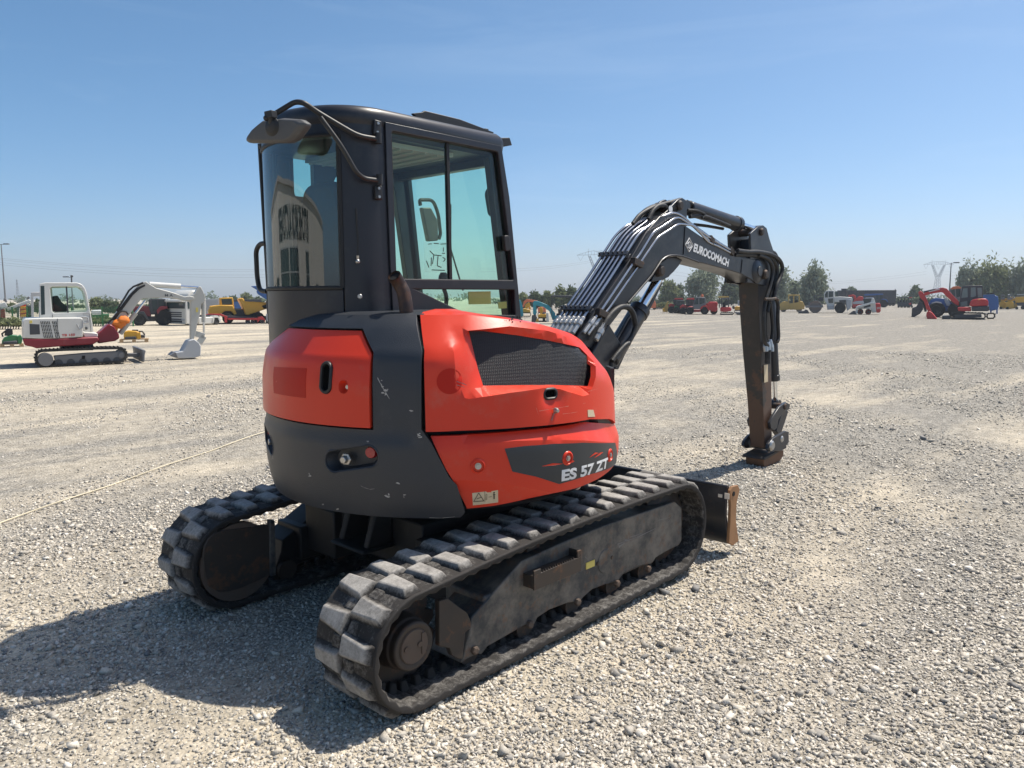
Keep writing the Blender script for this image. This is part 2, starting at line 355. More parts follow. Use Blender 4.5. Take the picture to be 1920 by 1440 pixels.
def crawler(yc, w, parent):
    mb = MB(); mb.att = []; n = len(TP)
    prof = [(-.5,0,.25),(-.5,-.016,.15),(-.485,-.030,.42),(-.20,-.034,.45),(.20,-.034,.45),(.485,-.030,.42),(.5,-.016,.15),(.5,0,.25),(.25,.004,.42),(0,.002,.35),(-.25,.004,.42)]
    rings = []
    for k in range(n):
        p, d, o = frame_at(k); rib = .007 if k % 2 else -.004
        rings.append([p+Vector((0, yc+y*w, 0))+o*(h-(rib if h < -.02 else 0)) for y, h, _ in prof]); mb.att += [a for *_, a in prof]
    rings2 = rings+[rings[0]]; mb.att += [a for *_, a in prof]
    mb.loft(rings2, caps=False)
    def block(k, ya, yb, ya2, yb2, la, lb, h0, h1, a0, a1, skew=0):
        i = int(math.floor(k)); p, d, o = frame_at(i); p2, d2, o2 = frame_at(i+1); t = k-i; p = p.lerp(p2, t); o = o.lerp(o2, t).normalized(); d = d.lerp(d2, t).normalized()
        j = lambda s: random.uniform(-s, s); vs = []
        for (l, y0, y1, h) in ((la, ya, yb, h0), (lb, ya2, yb2, h1)):
            for sx, yy in ((-1, y0), (1, y0), (1, y1), (-1, y1)):
                fr = abs(yy-yc)/w; vs.append(p+Vector((0, yy+j(.003), 0))+d*(sx*l*(1.0 if fr < .3 else .72)/2+skew*fr*2+j(.003))+o*(h+j(.002)))
        o0 = len(mb.v); mb.add(vs, [(3,2,1,0),(4,5,6,7),(0,1,5,4),(1,2,6,5),(2,3,7,6),(3,0,4,7)]); mb.att += [a0]*4+[a1]*4
    for q in range(0, n, 4):                                       # staggered lugs in two columns
        for s in (-1, 1):
            k = q+(0 if s < 0 else 2)
            block(k, yc+s*w*.475, yc-s*w*.02, yc+s*w*.41, yc+s*w*.03, .122, .076, -.004, .031, .12, 1.0, .004)
            block(k+2, yc+s*w*.20, yc+s*w*.02, yc+s*w*.16, yc+s*w*.035, .07, .05, -.004, .014, .2, .5)
    for q in range(0, n, 2):                                       # guide teeth inside the belt
        for s in (-1, 1): block(q, yc+s*.075, yc+s*.03, yc+s*.065, yc+s*.036, .045, .03, -.028, -.075, .1, .1)
    return mb.build('crawler_track', 'track', parent, bevel=.006, seg=2, smooth=40)
crawler(-.78, .40, EX); crawler(.78, .40, EX)
# ---- track frames
fp = lambda pts, c, y: [(lambda q: (q[0], q[2]))(PY(*c(*p), y)) for p in pts]
plate = fp([(800,720),(1000,640),(1210,560)], cF, -.90)
g = fp([(0,1150),(60,1140),(110,1105),(150,1100),(190,1110),(215,1060),(300,1005),(420,960),(450,955),(520,940),(560,900),(600,865),(690,830),(730,820),(790,800),(830,745),(930,700),(985,690),(1030,680),(1055,640),(1120,600),(1215,555),(1240,520),(1240,310),(1190,265),(960,345),(700,430),(420,545),(100,690)], cG, -.90)
rear_part = fp([(870,830),(862,890),(815,1050),(845,1030),(900,1000),(925,1005),(960,960)], cF, -.90)
poly = [(x, z-.022 if z < .27 else z) for x, z in [p for p in rear_part]+g[3:]]
def track_frame(sgn, parent):
    o = thing('track_frame', None, None); o.parent = parent; m = lambda y: y if sgn < 0 else -y
    fm = 'frame' if sgn < 0 else 'under'; mb = MB(); mb.prism(poly, m(-.905), m(-.70)); body = mb.build('side_plate', fm, o, bevel=.006)  # left frame takes the darkened colour that stands for its shade
    mb = MB(); mb.box((-.55, min(m(-.9), m(-.64)), .16), (.75, max(m(-.9), m(-.64)), .36)); mb.box((.7, min(m(-.86), m(-.66)), .2), (1.0, max(m(-.86), m(-.66)), .42)); mb.build('beam', fm, o, bevel=.01)
    for x in (-.62, -.25, .12, .47, .78):
        a = MB(); a.lathe([(.0, 0), (.058, 0), (.058, .05), (.04, .055), (.04, .17), (.058, .175), (.058, .21), (0, .21)], (x, m(-.88), .115), (0, -sgn*1.0 if sgn > 0 else 1, 0), 18); a.build('roller', 'rusty', o)
        b = MB(); b.lathe([(0, 0), (.020, 0), (.020, .018), (.012, .022), (0, .022)], (x, m(-.905), .135), (0, sgn, 0), 6); b.build('bolt', 'rust', o, smooth=0)
    a = MB(); a.lathe([(0, 0), (.05, 0), (.05, .14), (0, .14)], (-.15, m(-.85), .47), (0, -sgn, 0), 16); a.build('carrier_roller', 'rusty', o)
    a = MB(); a.lathe([(.06, 0), (.19, .02), (.235, .05), (.235, .15), (.19, .18), (.06, .2)], (1.055, m(-.88), .323), (0, -sgn, 0), 30); a.build('idler_wheel', 'rusty', o)
    # sprocket and hub
    a = MB(); prof = []
    for k in range(42):
        t = 2*math.pi*k/42; r = .212 if k % 3 else .178; prof.append((-.97+r*math.cos(t), .277+r*math.sin(t)))
    a.prism(prof, m(-.80), m(-.765)); a.build('sprocket', 'rusty', o)
    a = MB(); a.lathe([(0, 0), (.075, 0), (.082, -.004), (.098, -.004), (.104, .004), (.104, .03), (.112, .04), (.115, .11), (.15, .13), (.15, .2), (0, .2)], (-.97, m(-.915), .277), (0, -sgn, 0), 32)
    hub = a.build('hub', 'rusty', o, bevel=.003)
    a = MB(); a.lathe([(0, -.006), (.07, -.006), (.074, 0), (0, 0)], (-.97, m(-.916), .277), (0, -sgn, 0), 28); a.box((-.935, min(m(-.926), m(-.92)), .235), (-.915, max(m(-.926), m(-.92)), .325))
    for da in (.0, math.pi): a.lathe([(.006, 0), (.012, 0), (.012, .006), (.006, .006)], (-.98+.035*math.cos(da), m(-.922), .28), (0, sgn, 0), 14)
    a.build('hub_cover', 'rust', hub)
    return o
FR = track_frame(-1, EX)
a = MB(); a.prism(fp([(690,735),(735,720),(800,770),(842,800),(862,850),(862,880),(830,905),(822,1000),(815,1048),(795,1050),(760,1030),(745,990),(690,980)], cF, -.90), -.915, -.885); a.build('scraper_plate', 'rusty', FR, bevel=.004)
# step with toothed tread
a = MB(); s0 = PY(*cG(190,800), -.97); s1 = PY(*cG(525,660), -.97); x0, x1 = s0[0], s1[0]; zt = .5*(s0[2]+s1[2])+.005
a.box((x0, -.975, zt-.075), (x1, -.965, zt)); a.box((x0, -.965, zt-.012), (x1, -.90, zt-.006)); a.box((x0, -.965, zt-.07), (x0+.012, -.90, zt-.012)); a.box((x1-.012, -.965, zt-.07), (x1, -.90, zt+.03)); a.box((x0, -.975, zt), (x0+.05, -.965, zt+.02)); a.box((x1-.03, -.975, zt), (x1, -.965, zt+.035))
for k in range(14): xx = x0+.06+k*(x1-x0-.11)/14; a.prism([(xx, zt), (xx+.012, zt), (xx+.006, zt+.012)], -.975, -.966)
a.build('step', 'rusty', FR, bevel=.002)
q = PY(*cG(700,690), -.907); a = MB(); a.lathe([(0, .004), (.062, .004), (.066, 0), (0, 0)], (q[0], -.905, q[2]), (0, -1, 0), 28); a.build('cover_plate', 'frame', FR)
for p in ((750,665), (650,710)):
    q = PY(*cG(*p), -.912); a = MB(); a.lathe([(0, .007), (.010, .007), (.012, 0), (0, 0)], (q[0], -.907, q[2]), (0, -1, 0), 6); a.build('bolt', 'rust', FR)
q0 = PY(*cG(565,750), -.908); q1 = PY(*cG(625,695), -.908); a = MB(); a.box((q0[0], -.909, q0[2]), (q1[0], -.905, q1[2]+.012)); a.build('sticker', 'sticker_yellow', FR)
a = MB()
for ln, w in (([(790,570),(850,548),(930,520),(1060,458)], .006), ([(800,590),(840,560)], .012), ([(840,545),(862,540)], .014), ([(880,520),(960,495)], .004), ([(560,660),(600,700)], .004), ([(700,620),(730,600)], .004), ([(1080,400),(1160,380)], .004), ([(1130,440),(1190,360)], .004), ([(590,760),(585,800)], .006)):
    Q_ = [PY(*cG(*p), -.908) for p in ln]
    for A_, B_ in zip(Q_, Q_[1:]): a.add([(A_[0], -.9065, A_[2]+w/2), (B_[0], -.9065, B_[2]+w*.2), (B_[0], -.9065, B_[2]-w*.2), (A_[0], -.9065, A_[2]-w/2)], [(0,1,2,3)])
plate_ = [c_ for c_ in FR.children if c_.name.startswith('side_plate')][0]; mark(plate_, a, 'scuff')
FL = track_frame(1, EX)
inner = fp([(400,660),(410,580),(440,520),(490,480),(560,455),(700,440),(885,415),(900,440),(905,470),(940,780),(900,800),(700,890),(600,918),(520,920),(450,880),(415,800)], cH, .575)
a = MB(); a.prism(inner, .575, .60); a.build('inner_cover', 'rusty', FL, bevel=.006)
a = MB(); a.lathe([(.19, 0), (.215, 0), (.215, .05), (.19, .05)], (-.965, .58, .277), (0, 1, 0), 40); a.build('sprocket_rim', 'rust', FL)
a = MB(); e = fp([(900,380),(935,380),(945,790),(905,800)], cH, .57); a.prism(e, .56, .60); a.build('inner_flange', 'frame', FL, bevel=.004)
# ---- undercarriage
a = MB(); a.box((-.45, -.36, .30), (.55, .36, .56)); a.prism([(-.5, .22), (.6, .22), (.75, .36), (.6, .52), (-.5, .50)], -.66, -.36); a.prism([(-.5, .22), (.6, .22), (.75, .36), (.6, .52), (-.5, .50)], .36, .66)
a.prism([(-.62, .42), (-.45, .40), (-.45, .62), (-.56, .60)], -.12, -.08); a.prism([(-.62, .42), (-.45, .40), (-.45, .62), (-.56, .60)], .10, .14); a.box((-.66, -.14, .40), (-.45, .16, .42))
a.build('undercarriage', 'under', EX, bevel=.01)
a = MB(); a.lathe([(.0, .54), (.40, .54), (.40, .60), (.43, .60), (.43, .66), (.40, .67), (.40, .72), (0, .72)], (.05, 0, 0), (0, 0, 1), 48); a.build('slew_ring', 'under', EX)
# ---- dozer blade
BL = thing('dozer_blade', None, None); BL.parent = EX
cs = [(1.615,.468),(1.60,.40),(1.60,.28),(1.63,.16),(1.69,.07),(1.70,.075),(1.655,.165),(1.625,.285),(1.625,.40),(1.64,.474)]
a = MB(); a.prism(cs, -.965, .965); a.build('blade_plate', 'boom', BL, bevel=.003, smooth=50)
a = MB(); a.cyl((1.628, -.965, .468), (1.628, .965, .468), .016, n=12); a.build('top_edge', 'boom', BL)
ep = fp([(1583,190),(1600,160),(1640,150),(1652,180),(1630,280),(1625,400),(1645,545),(1605,578),(1575,560),(1585,400),(1588,300)], cG, -.98)
for y in (-.985, .965): a = MB(); a.prism(ep, y, y+.02); a.build('end_plate', 'blade_rust' if y < 0 else 'rusty', BL, bevel=.003)
a = MB(); a.lathe([(0, 0), (.016, 0), (.016, .004), (0, .004)], (PY(*cG(1612,212), -.986)[0], -.985, PY(*cG(1612,212), -.986)[2]), (0, -1, 0), 14); a.build('lifting_hole', 'soot_hole_shade', BL)  # flat dark disc standing in for the shaded hole
for y in (-.36, .36):
    a = MB(); a.bar((.55, y, .36), (1.62, y, .30), .10, .12, (0,1,0)); a.build('push_arm', 'frame', BL, bevel=.01)
a = MB(); a.cyl((.5, 0, .42), (1.1, 0, .36), .055); a.cyl((1.1, 0, .36), (1.6, 0, .32), .03); a.build('lift_cylinder', 'rusty', BL)
a = MB()
for p0, p1 in (((1502,212),(1530,240)), ((1548,205),(1580,252))):
    q0 = PX(*cG(*p0), 1.596); q1 = PX(*cG(*p1), 1.596); a.box((1.596, q1[1], q1[2]), (1.5995, q0[1], q0[2]))
a.build('torn_sticker', 'sticker_white', BL)
# ---- upper body: engine bay core, counterweight, covers
a = MB(); a.lathe([(0, .715), (.80, .715), (.84, .78), (.85, 1.08), (.82, 1.36), (.76, 1.40), (.70, 1.44), (0, 1.46)], (CX, 0, 0), (0, 0, 1), 72)
a.build('engine_bay', 'black', EX)
CW = None
cover = [(-152.0,1.122),(-152.0,1.452),(-157.5,1.556),(-216,1.556),(-222,1.452),(-222,1.122)]
def grow(poly, d):
    cx = sum(p[0] for p in poly)/len(poly); cz = sum(p[1] for p in poly)/len(poly)
    return [(x+(d/KS if x > cx else -d/KS), z+(d if z > cz else -d)) for x, z in poly]
slots = [capsule(-158.2, .972, .29, .105, .20), capsule(-201.8, .972, .29, .105, -.20)]
def cw_h(x, y):                                                    # casting: soft ledge under the cover, flat lower band, right shoulder
    th = x/KS; h = 0
    h -= .010*max(0, min(1, (y-1.055)/.02))*(1 if y < 1.3 else 0 if y > 1.45 else (1.45-y)/.15)*max(0, min(1, (-139-th)/3))
    return h
mb = patch([(-141.2,1.628),(-138.2,1.47),(-138.4,1.12),(-136,1.06),(-131.5,.90),(-129.5,.86),(-127.3,.725),(-128.5,.70),(-150,.70),(-232,.70),(-232,1.10),(-232,1.628)], r_body, 0, .05, .045,
           [grow(cover, .010)]+slots, [[(-138.3,1.452),(-151.2,1.452)],[(-232,1.452),(-222.9,1.452)],[(-138.3,1.058),(-232,1.058)],[(-138.3,1.078),(-232,1.078)]], cw_h)
top = [B3(t, 1.628, r_body, .0) for t in range(-232, -137, 3)]; mb.loft([[p, (CX+(p[0]-CX)*.90, p[1]*.90, 1.640), (CX+(p[0]-CX)*.45, p[1]*.45, 1.645), (CX+(p[0]-CX)*.45, p[1]*.45, 1.60), (CX+(p[0]-CX)*.9, p[1]*.9, 1.59)] for p in top])
CW = mb.build('counterweight', 'charcoal', EX, bevel=.003, smooth=28)
a = MB(); a.lathe([(0, .70), (.84, .70), (.86, .72), (.84, .74), (0, .74)], (CX, 0, 0), (0, 0, 1), 72); a.build('belly_plate', 'black', CW)
for i, s in enumerate(slots):
    a = MB(); pocket(a, s, r_body, -.002, .055, .78); ring(a, s, r_body, -.003, .006); a.build('recess', 'charcoal', CW, smooth=50)
    sg = 1 if i == 0 else -1; th0 = -160.6 if i == 0 else -199.4; th1 = -152.6 if i == 0 else -207.4
    c = Vector(B3(th0, .963, r_body, -.05)); n = Vector((math.cos(R(th0)), math.sin(R(th0)), 0)); a = MB(); a.lathe([(0, .050), (.016, .050), (.018, .046), (.018, .028), (.030, .026), (.030, .018), (0, .018)], c-n*.0, n, 6); a.build('bolt', 'zinc', CW, bevel=.002, smooth=0)
    c = Vector(B3(th1, 1.005, r_body, -.045)); n = Vector((math.cos(R(th1)), math.sin(R(th1)), 0)); a = MB(); a.lathe([(0, .034), (.024, .032), (.028, .024), (.030, 0), (0, 0)], c, n, 20); a.build('reflector', 'red_lens', CW)
a = MB()                                                            # chips and scrapes in the casting's paint
for (u, v, du, dv, k) in ((722,735,4,9,6), (715,720,3,14,3), (725,928,7,4,9), (786,815,6,5,8), (758,930,3,2,3), (580,892,3,3,3), (770,770,2,2,2), (690,828,2,2,3), (745,905,2,2,2), (606,945,2,2,2), (632,955,2,2,2), (512,860,3,5,3)):
    for _ in range(k):
        th, z = TZ(u+random.gauss(0, du*.5), v+random.gauss(0, dv*.5)); r0 = random.uniform(.0012, .0055)
        pts = [(th+r0*(ex_*random.uniform(.4, 1.3)*math.cos(t)+sk_*math.sin(t))/KS, z+r0*random.uniform(.4, 1.3)*math.sin(t)) for ex_, sk_ in [(random.uniform(.5, 2.2), random.uniform(-.8, .8))] for t in [2*math.pi*k/7 for k in range(7)]]
        a.add([B3(x, y, r_body, .0012+cw_h(x*KS, y)) for x, y in pts], [tuple(range(7))])
thin_line0 = lambda px, w: [a.add([B3(x/KS, y, r_body, .0014+cw_h(x, y)) for x, y in ((A[0]*KS, A[1]+w), (B[0]*KS, B[1]+w*.4), (B[0]*KS, B[1]-w*.4), (A[0]*KS, A[1]-w))], [(0,1,2,3)]) for p, q in zip(px, px[1:]) for A, B in [(TZ(*cB(*p)), TZ(*cB(*q)))]]
thin_line0([(780,475),(800,520),(830,570),(855,610)], .004); thin_line0([(675,1168),(700,1180),(735,1190),(765,1186)], .0008); thin_line0([(1115,1372),(1200,1375),(1280,1366)], .0012)
K['primer'] = mat('bare_primer', (.42, .40, .37), .7); mark(CW, a, 'primer')
# rear cover
slot = capsule(-165.3, 1.343, .055, .135); lock = capsule(-159.6, 1.305, .05, .062)
mb = patch(cover, r_body, .003, .03, .04, [slot, lock], [[(-152,1.452),(-222,1.452)],[(-152,1.452),(-160,1.54)]], lambda x, y: .012*max(0, min(1, (1.45-y)/.02))-.012)
RC = mb.build('rear_cover', 'orange', EX, bevel=.004, smooth=28)
a = MB(); pocket(a, slot, r_body, .002, .04, .9); a.build('latch_recess', 'soot_hole_shade', RC); a = MB(); ring(a, slot, r_body, .004, .009); a.build('latch_rim', 'black', RC, smooth=60)
a = MB(); pocket(a, lock, r_body, .002, .03, .5); a.build('lock_recess', 'orange', RC); q = B3(-158.8, 1.303, r_body, -.03); n = Vector((math.cos(R(-158.8)), math.sin(R(-158.8)), 0)); a = MB(); a.lathe([(0, .022), (.009, .022), (.012, .016), (.012, 0), (0, 0)], q, n, 16); a.build('lock', 'zinc', RC)
a = MB(); pz = [TZ(*cB(*p)) for p in ((122,402),(332,412),(326,604),(120,572))]; patch(pz, r_body, .0045, .001, .06, mb=a); a.build('sticker_residue', 'old_red', RC, smooth=60)
a = MB(); patch([(-153.5,1.560),(-158.5,1.602),(-215,1.602),(-219,1.560)], r_body, -.012, .03, .06, mb=a); a.build('vent_strip', 'black', CW)
# engine hood (right side)
hz = lambda pts: [TZ(*cC(*p), r_hood) for p in pts]
hood = [(-137.3,1.11),(-110,1.108),(-85,1.100),(-70,1.065),(-55,1.0),(-50,1.0),(-49,1.10),(-49.5,1.30)]+[(t, z_top(t)-.004) for t in (-50,-56,-68,-80,-95,-110,-125,-140)]+[(-137.6,1.47)]
gr = [TZ(*cC(*p), r_gr) for p in ((428,183),(520,182),(760,212),(960,245),(1195,295),(1235,345),(1228,420),(1190,552),(960,545),(740,548),(525,552),(490,440))]
rec = hz([(285,112),(420,180),(700,150),(960,180),(1180,235),(1290,330),(1285,420),(1240,610),(1200,622),(1090,590),(1050,575),(930,568),(700,600),(430,640),(372,630),(345,560),(328,330),(262,150)])
rec = [(t, min(z, z_top(t)-.03)) for t, z in rec]
rec2, gr2 = to2(rec), to2(gr)
def hood_h(x, y):
    p = (x, y); h = 0
    if inside(p, rec2):
        d1 = segd(p, rec2)
        dl = min(-.012, r_gr(x/KS, y)-r_hood(x/KS, y)); h = dl*(1 if inside(p, gr2) else d1/(d1+segd(p, gr2)+1e-6))
    th = x/KS
    if th < -128.5: h += .020*min(1, (-128.5-th)/6)*(1 if y < 1.45 else .4) - .02*0
    return h
latch = capsule(*TZ(*cC(990,608), r_hood), .078, .045)
def hh2(x, y):
    h = hood_h(x, y); d = math.dist((x, y), (TZc[0]*KS, TZc[1]))
    return h-.02*max(0, 1-max(0, d-.03)/.05)
TZc = TZ(*cC(1000,620), r_hood)
mb = patch(hood, r_hood, .0, .03, .034, [gr, latch], [rec+[rec[0]], [(t, z_top(t)-.15) for t in (-137,-128,-124)], [(t, z_top(t)-.15) for t in (-76,-68,-60,-51)]], hh2)
tp = [(t, z_top(t)-.004) for t in range(-140, -48, 4)]
mb.loft([[B3(t, z, r_hood, 0), B3(t, z+.012, r_hood, -.05), B3(t, z+.02, r_hood, -.42), B3(t, z-.06, r_hood, -.42), B3(t, z-.04, r_hood, -.03)] for t, z in tp])
HD = mb.build('engine_hood', 'orange', EX, bevel=.003, smooth=22)
a = MB(); patch(grow(gr, .025), lambda t, z: min(r_gr(t, z), r_hood(t, z)-.012)-.004, 0, .006, .05, mb=a); go = a.build('grille', 'grille', HD, smooth=60)
uvl = go.data.uv_layers.new(name='UVMap')
for lp in go.data.loops:
    c = go.data.vertices[lp.vertex_index].co; uvl.data[lp.index].uv = (math.atan2(c.y, c.x-CX)*.95, c.z)
a = MB(); pocket(a, latch, r_hood, -.02, .035, .9); a.build('latch_recess', 'soot_hole_shade', HD); a = MB(); ring(a, latch, r_hood, -.016, .008); a.build('latch_rim', 'black', HD, smooth=60)
t, z = TZ(*cC(1012,718), r_hood); n = Vector((math.cos(R(t)), math.sin(R(t)), 0)); a = MB(); a.lathe([(0, .020), (.008, .020), (.013, .010), (.014, 0), (0, 0)], B3(t, z, r_hood, 0), n, 16); a.build('lock', 'zinc', HD)
def label_quad(px, name, par, rf, cr, m_, off=.002):
    a = MB(); patch([TZ(*cr(*p), rf) for p in px], rf, off, .001, .05, mb=a); return a.build(name, m_, par, smooth=60)
label_quad(((125,73),(236,74),(236,110),(124,110)), 'sticker', HD, r_hood, cC, 'sticker_white')
label_quad(((1228,714),(1266,714),(1278,760),(1230,762)), 'sticker', HD, r_hood, cC, 'sticker')
a = MB(); cth, cz = TZ(*cC(300,520), r_hood); patch([(cth+.058*math.cos(k*.26)/KS, cz+.058*math.sin(k*.26)) for k in range(24)], lambda t, z: r_hood(t, z)+hood_h(t*KS, z), .0012, .0006, .03, mb=a); a.build('sticker_residue', 'old_red', HD, smooth=60)
a = MB()
for _ in range(26):
    u, v = cC(745+random.gauss(0, 32), 104+random.gauss(0, 15)); th, zz = TZ(u, v, r_hood); r0 = random.uniform(.002, .006)
    a.add([B3(th+r0*random.uniform(.5, 1.5)*math.cos(t)/KS, zz+r0*random.uniform(.4, 1)*math.sin(t), r_hood, .0025) for t in [k*1.05 for k in range(6)]], [tuple(range(6))])
mark(HD, a, 'soot_hole_shade')
def thin_line(mb, px, cr, rf, off, w=.0016):
    for i in range(len(px)-1):
        A, B = TZ(*cr(*px[i]), rf), TZ(*cr(*px[i+1]), rf); ax, ay, bx, by = A[0]*KS, A[1], B[0]*KS, B[1]; l = math.hypot(bx-ax, by-ay) or 1; nx, ny = -(by-ay)/l*w/2, (bx-ax)/l*w/2
        mb.add([B3(x/KS, y, rf, off) for x, y in ((ax+nx, ay+ny), (bx+nx*.4, by+ny*.4), (bx-nx*.4, by-ny*.4), (ax-nx, ay-ny))], [(0,1,2,3)])
a = MB(); thin_line(a, [(900,722),(985,708),(1080,692),(1215,668)], cC, r_hood, .0015, .003); thin_line(a, [(1060,742),(1120,735),(1160,728)], cC, r_hood, .0015, .0025); thin_line(a, [(880,700),(895,745)], cC, r_hood, .0015, .002); thin_line(a, [(1230,590),(1300,570)], cC, r_hood, .0015, .002); mark(HD, a, 'scratch')
a = MB(); thin_line(a, [(985,785),(1000,740),(1010,735)], cC, r_hood, .0015, .006); thin_line(a, [(340,520),(385,535),(415,548)], cC, r_hood, .0015, .004); thin_line(a, [(345,545),(400,562)], cC, r_hood, .0015, .003); mark(HD, a, 'scuff')
# front vent at the hood's end
a = MB(); patch([(-48.5,1.06),(-48.5,1.30),(-38,1.30),(-38,1.06)], lambda t, z: .965, 0, .02, .05, mb=a); a.build('front_vent', 'black', HD)
a = MB(); patch([(-90,.84),(-90,1.25),(-42,1.22),(-42,.84)], lambda t, z: .947 if t > -78 and .9 < z < 1.12 else .915, 0, .02, .04, mb=a); a.build('inner_panel', 'black', EX)
# lower side panel
lz = lambda pts: [TZ(*cC(*p), r_low) for p in pts]
lp_ = [(-136.2,1.085),(-132.3,.935),(-130.6,.885),(-126.6,.735)]+lz([(620,1368),(800,1330),(1000,1277),(1160,1240),(1300,1180)])+[(-62,.80),(-52,.84),(-48,.90),(-48,1.0),(-56,1.00),(-72,1.045),(-85,1.082),(-110,1.088)]
cr1 = lz([(425,945),(520,905),(640,880),(750,868),(950,850),(1200,845),(1390,858)]); cr1b = lz([(425,945),(750,922),(1000,915),(1200,920),(1410,936)])
cr2 = lz([(345,1185),(560,1195),(800,1235),(1010,1277)])
up2, lo2 = to2(cr1b), to2(cr2)
def low_h(x, y):
    yu = lerp(x, [p[0] for p in up2], [p[1] for p in up2]); h = 0
    if x > up2[0][0] and y > yu: h -= .030*min(1, (y-yu)/.07)
    yl = lerp(x, [p[0] for p in lo2], [p[1] for p in lo2])
    if x < lo2[-1][0] and y < yl: h -= .022*min(1, (yl-y)/.05)
    return h
SP = patch(lp_, r_low, 0, .03, .036, [], [cr1, cr1b, cr2], low_h).build('side_panel', 'orange', EX, bevel=.003, smooth=22)
dec = lz([(668,975),(800,958),(1000,943),(1200,936),(1415,936),(1422,1070),(1240,1150),(1035,1215),(880,1165),(720,1130)])
r_dec = lambda t, z: r_low(t, z)+low_h(t*KS, z)
DC = MB(); patch(dec, r_dec, .0018, .001, .03, mb=DC); DC = DC.build('decal', 'decal', SP, smooth=60)
def wrap_text(s, p0, thick, rf, off, mat_, par, sx=1, shear=0):
    """lettering laid on the turned surface from photo point p0 (baseline start) to p1 (baseline end), height from p0 to cap"""
    vs, fs = text_mesh(s, 1, thick, shear, sx); x1 = max(v[0] for v in vs); x0 = min(v[0] for v in vs); A, B, H = p0
    ax, ay = A[0]*KS, A[1]; bx, by = B[0]*KS, B[1]; hx, hy = H[0]*KS-ax, H[1]-ay; cap = .72; a = MB(); P = []
    for x, y in vs:
        t = (x-x0)/(x1-x0); u = y/cap; P.append(B3((ax+(bx-ax)*t+hx*u)/KS, ay+(by-ay)*t+hy*u, rf, off))
    a.add(P, fs); return a.build('lettering', mat_, par, fix=False, smooth=0)
wrap_text('ES 57 ZT', (TZ(*cC(1050,1193), r_low), TZ(*cC(1362,1098), r_low), TZ(*cC(1046,1122), r_low)), .042, r_dec, .0034, 'white_ink', DC, 1, .08)
for p in ((490,1093),(1092,1040),(1378,1020)):
    t, z = TZ(*cC(*p), r_low); n = Vector((math.cos(R(t)), math.sin(R(t)), 0)); q = Vector(B3(t, z, r_dec, .001))
    a = MB(); a.lathe([(0, .001), (.024, .001), (.028, .008), (.034, .004), (.036, 0), (0, -.001)], q, n, 26); a.build('bolt_cup', 'orange', SP, smooth=60)
    a = MB(); a.lathe([(0, .010), (.009, .010), (.010, .006), (.015, .006), (.015, .001), (0, .001)], q, n, 6 if p[0] != 490 else 18); a.build('bolt', 'zinc', SP)
a = MB()
for ln in (((1240,1035),(1275,1012),(1300,1006)), ((1270,1038),(1310,1012),(1330,1000)), ((920,1095),(990,1085),(1060,1078)), ((1110,1072),(1125,1065),(1138,1060))):
    P = [TZ(*cC(*p), r_low) for p in ln]; W_ = [.001, .0085, .001]; up = [B3(x, y+w, r_dec, .0036) for (x, y), w in zip(P, W_)]; dn = [B3(x, y-w*.3, r_dec, .0036) for (x, y), w in zip(P, W_)]
    a.add(up+dn[::-1], [tuple(range(6))])
a.build('scrape', 'orange', DC, fix=False, smooth=0)
st = label_quad(((450,1275),(624,1255),(626,1338),(455,1358)), 'warning_sticker', SP, r_dec, cC, 'sticker')
a = MB()
def ink_line(px, w=.003):
    for i in range(len(px)-1):
        A, B = TZ(*cC(*px[i]), r_low), TZ(*cC(*px[i+1]), r_low); ax, ay, bx, by = A[0]*KS, A[1], B[0]*KS, B[1]; l = math.hypot(bx-ax, by-ay) or 1; nx, ny = -(by-ay)/l*w/2, (bx-ax)/l*w/2
        a.add([B3(x/KS, y, r_dec, .0042) for x, y in ((ax+nx, ay+ny), (bx+nx, by+ny), (bx-nx, by-ny), (ax-nx, ay-ny))], [(0,1,2,3)])
ink_line([(465,1342),(500,1282),(535,1336),(465,1342)]); ink_line([(485,1322),(515,1312)]); ink_line([(541,1268),(543,1345)], .0015); ink_line([(549,1292),(557,1291),(557,1328),(549,1329),(549,1292)], .0015)
ink_line([(568,1309),(590,1306)], .002); ink_line([(605,1285),(606,1322)], .006); ink_line([(598,1294),(614,1292)], .003); ink_line([(604,1276),(607,1282)], .007)
a.build('pictogram', 'ink', st, fix=False, smooth=0)
# left body panel
a = MB(); patch([(-234,1.55),(-234,.80),(-275,.80),(-275,1.30),(-255,1.50)], r_body, 0, .03, .06, mb=a); a.build('left_panel', 'orange', EX, bevel=.004)
a = MB(); a.box((-.25, -.55, .72), (.72, .80, .95)); a.box((.62, -.35, .80), (.86, .30, 1.15)); a.build('deck', 'black', EX, bevel=.02)
# exhaust
ex0 = PZ(762,588,1.632); ex = [ex0+np.array([0,0,-.05]), ex0+np.array([0,0,.02]), PX(757,550,ex0[0]), PX(750,535,ex0[0]-.01), PX(743,523,ex0[0]-.03), PX(739,517,ex0[0]-.045)]
a = MB(); pts = smooth_path(ex, 5); a.tube(pts, .033, 20, False); a.tube(pts, .028, 20, False); n = len(pts)
EXH = a.build('exhaust_pipe', 'exhaust', EX, smooth=60); a = MB(); a.lathe([(0, 0), (.028, 0), (.028, .004), (0, .004)], pts[-4], pts[-3]-pts[-4], 16); a.build('pipe_mouth', 'soot_hole_shade', EXH)
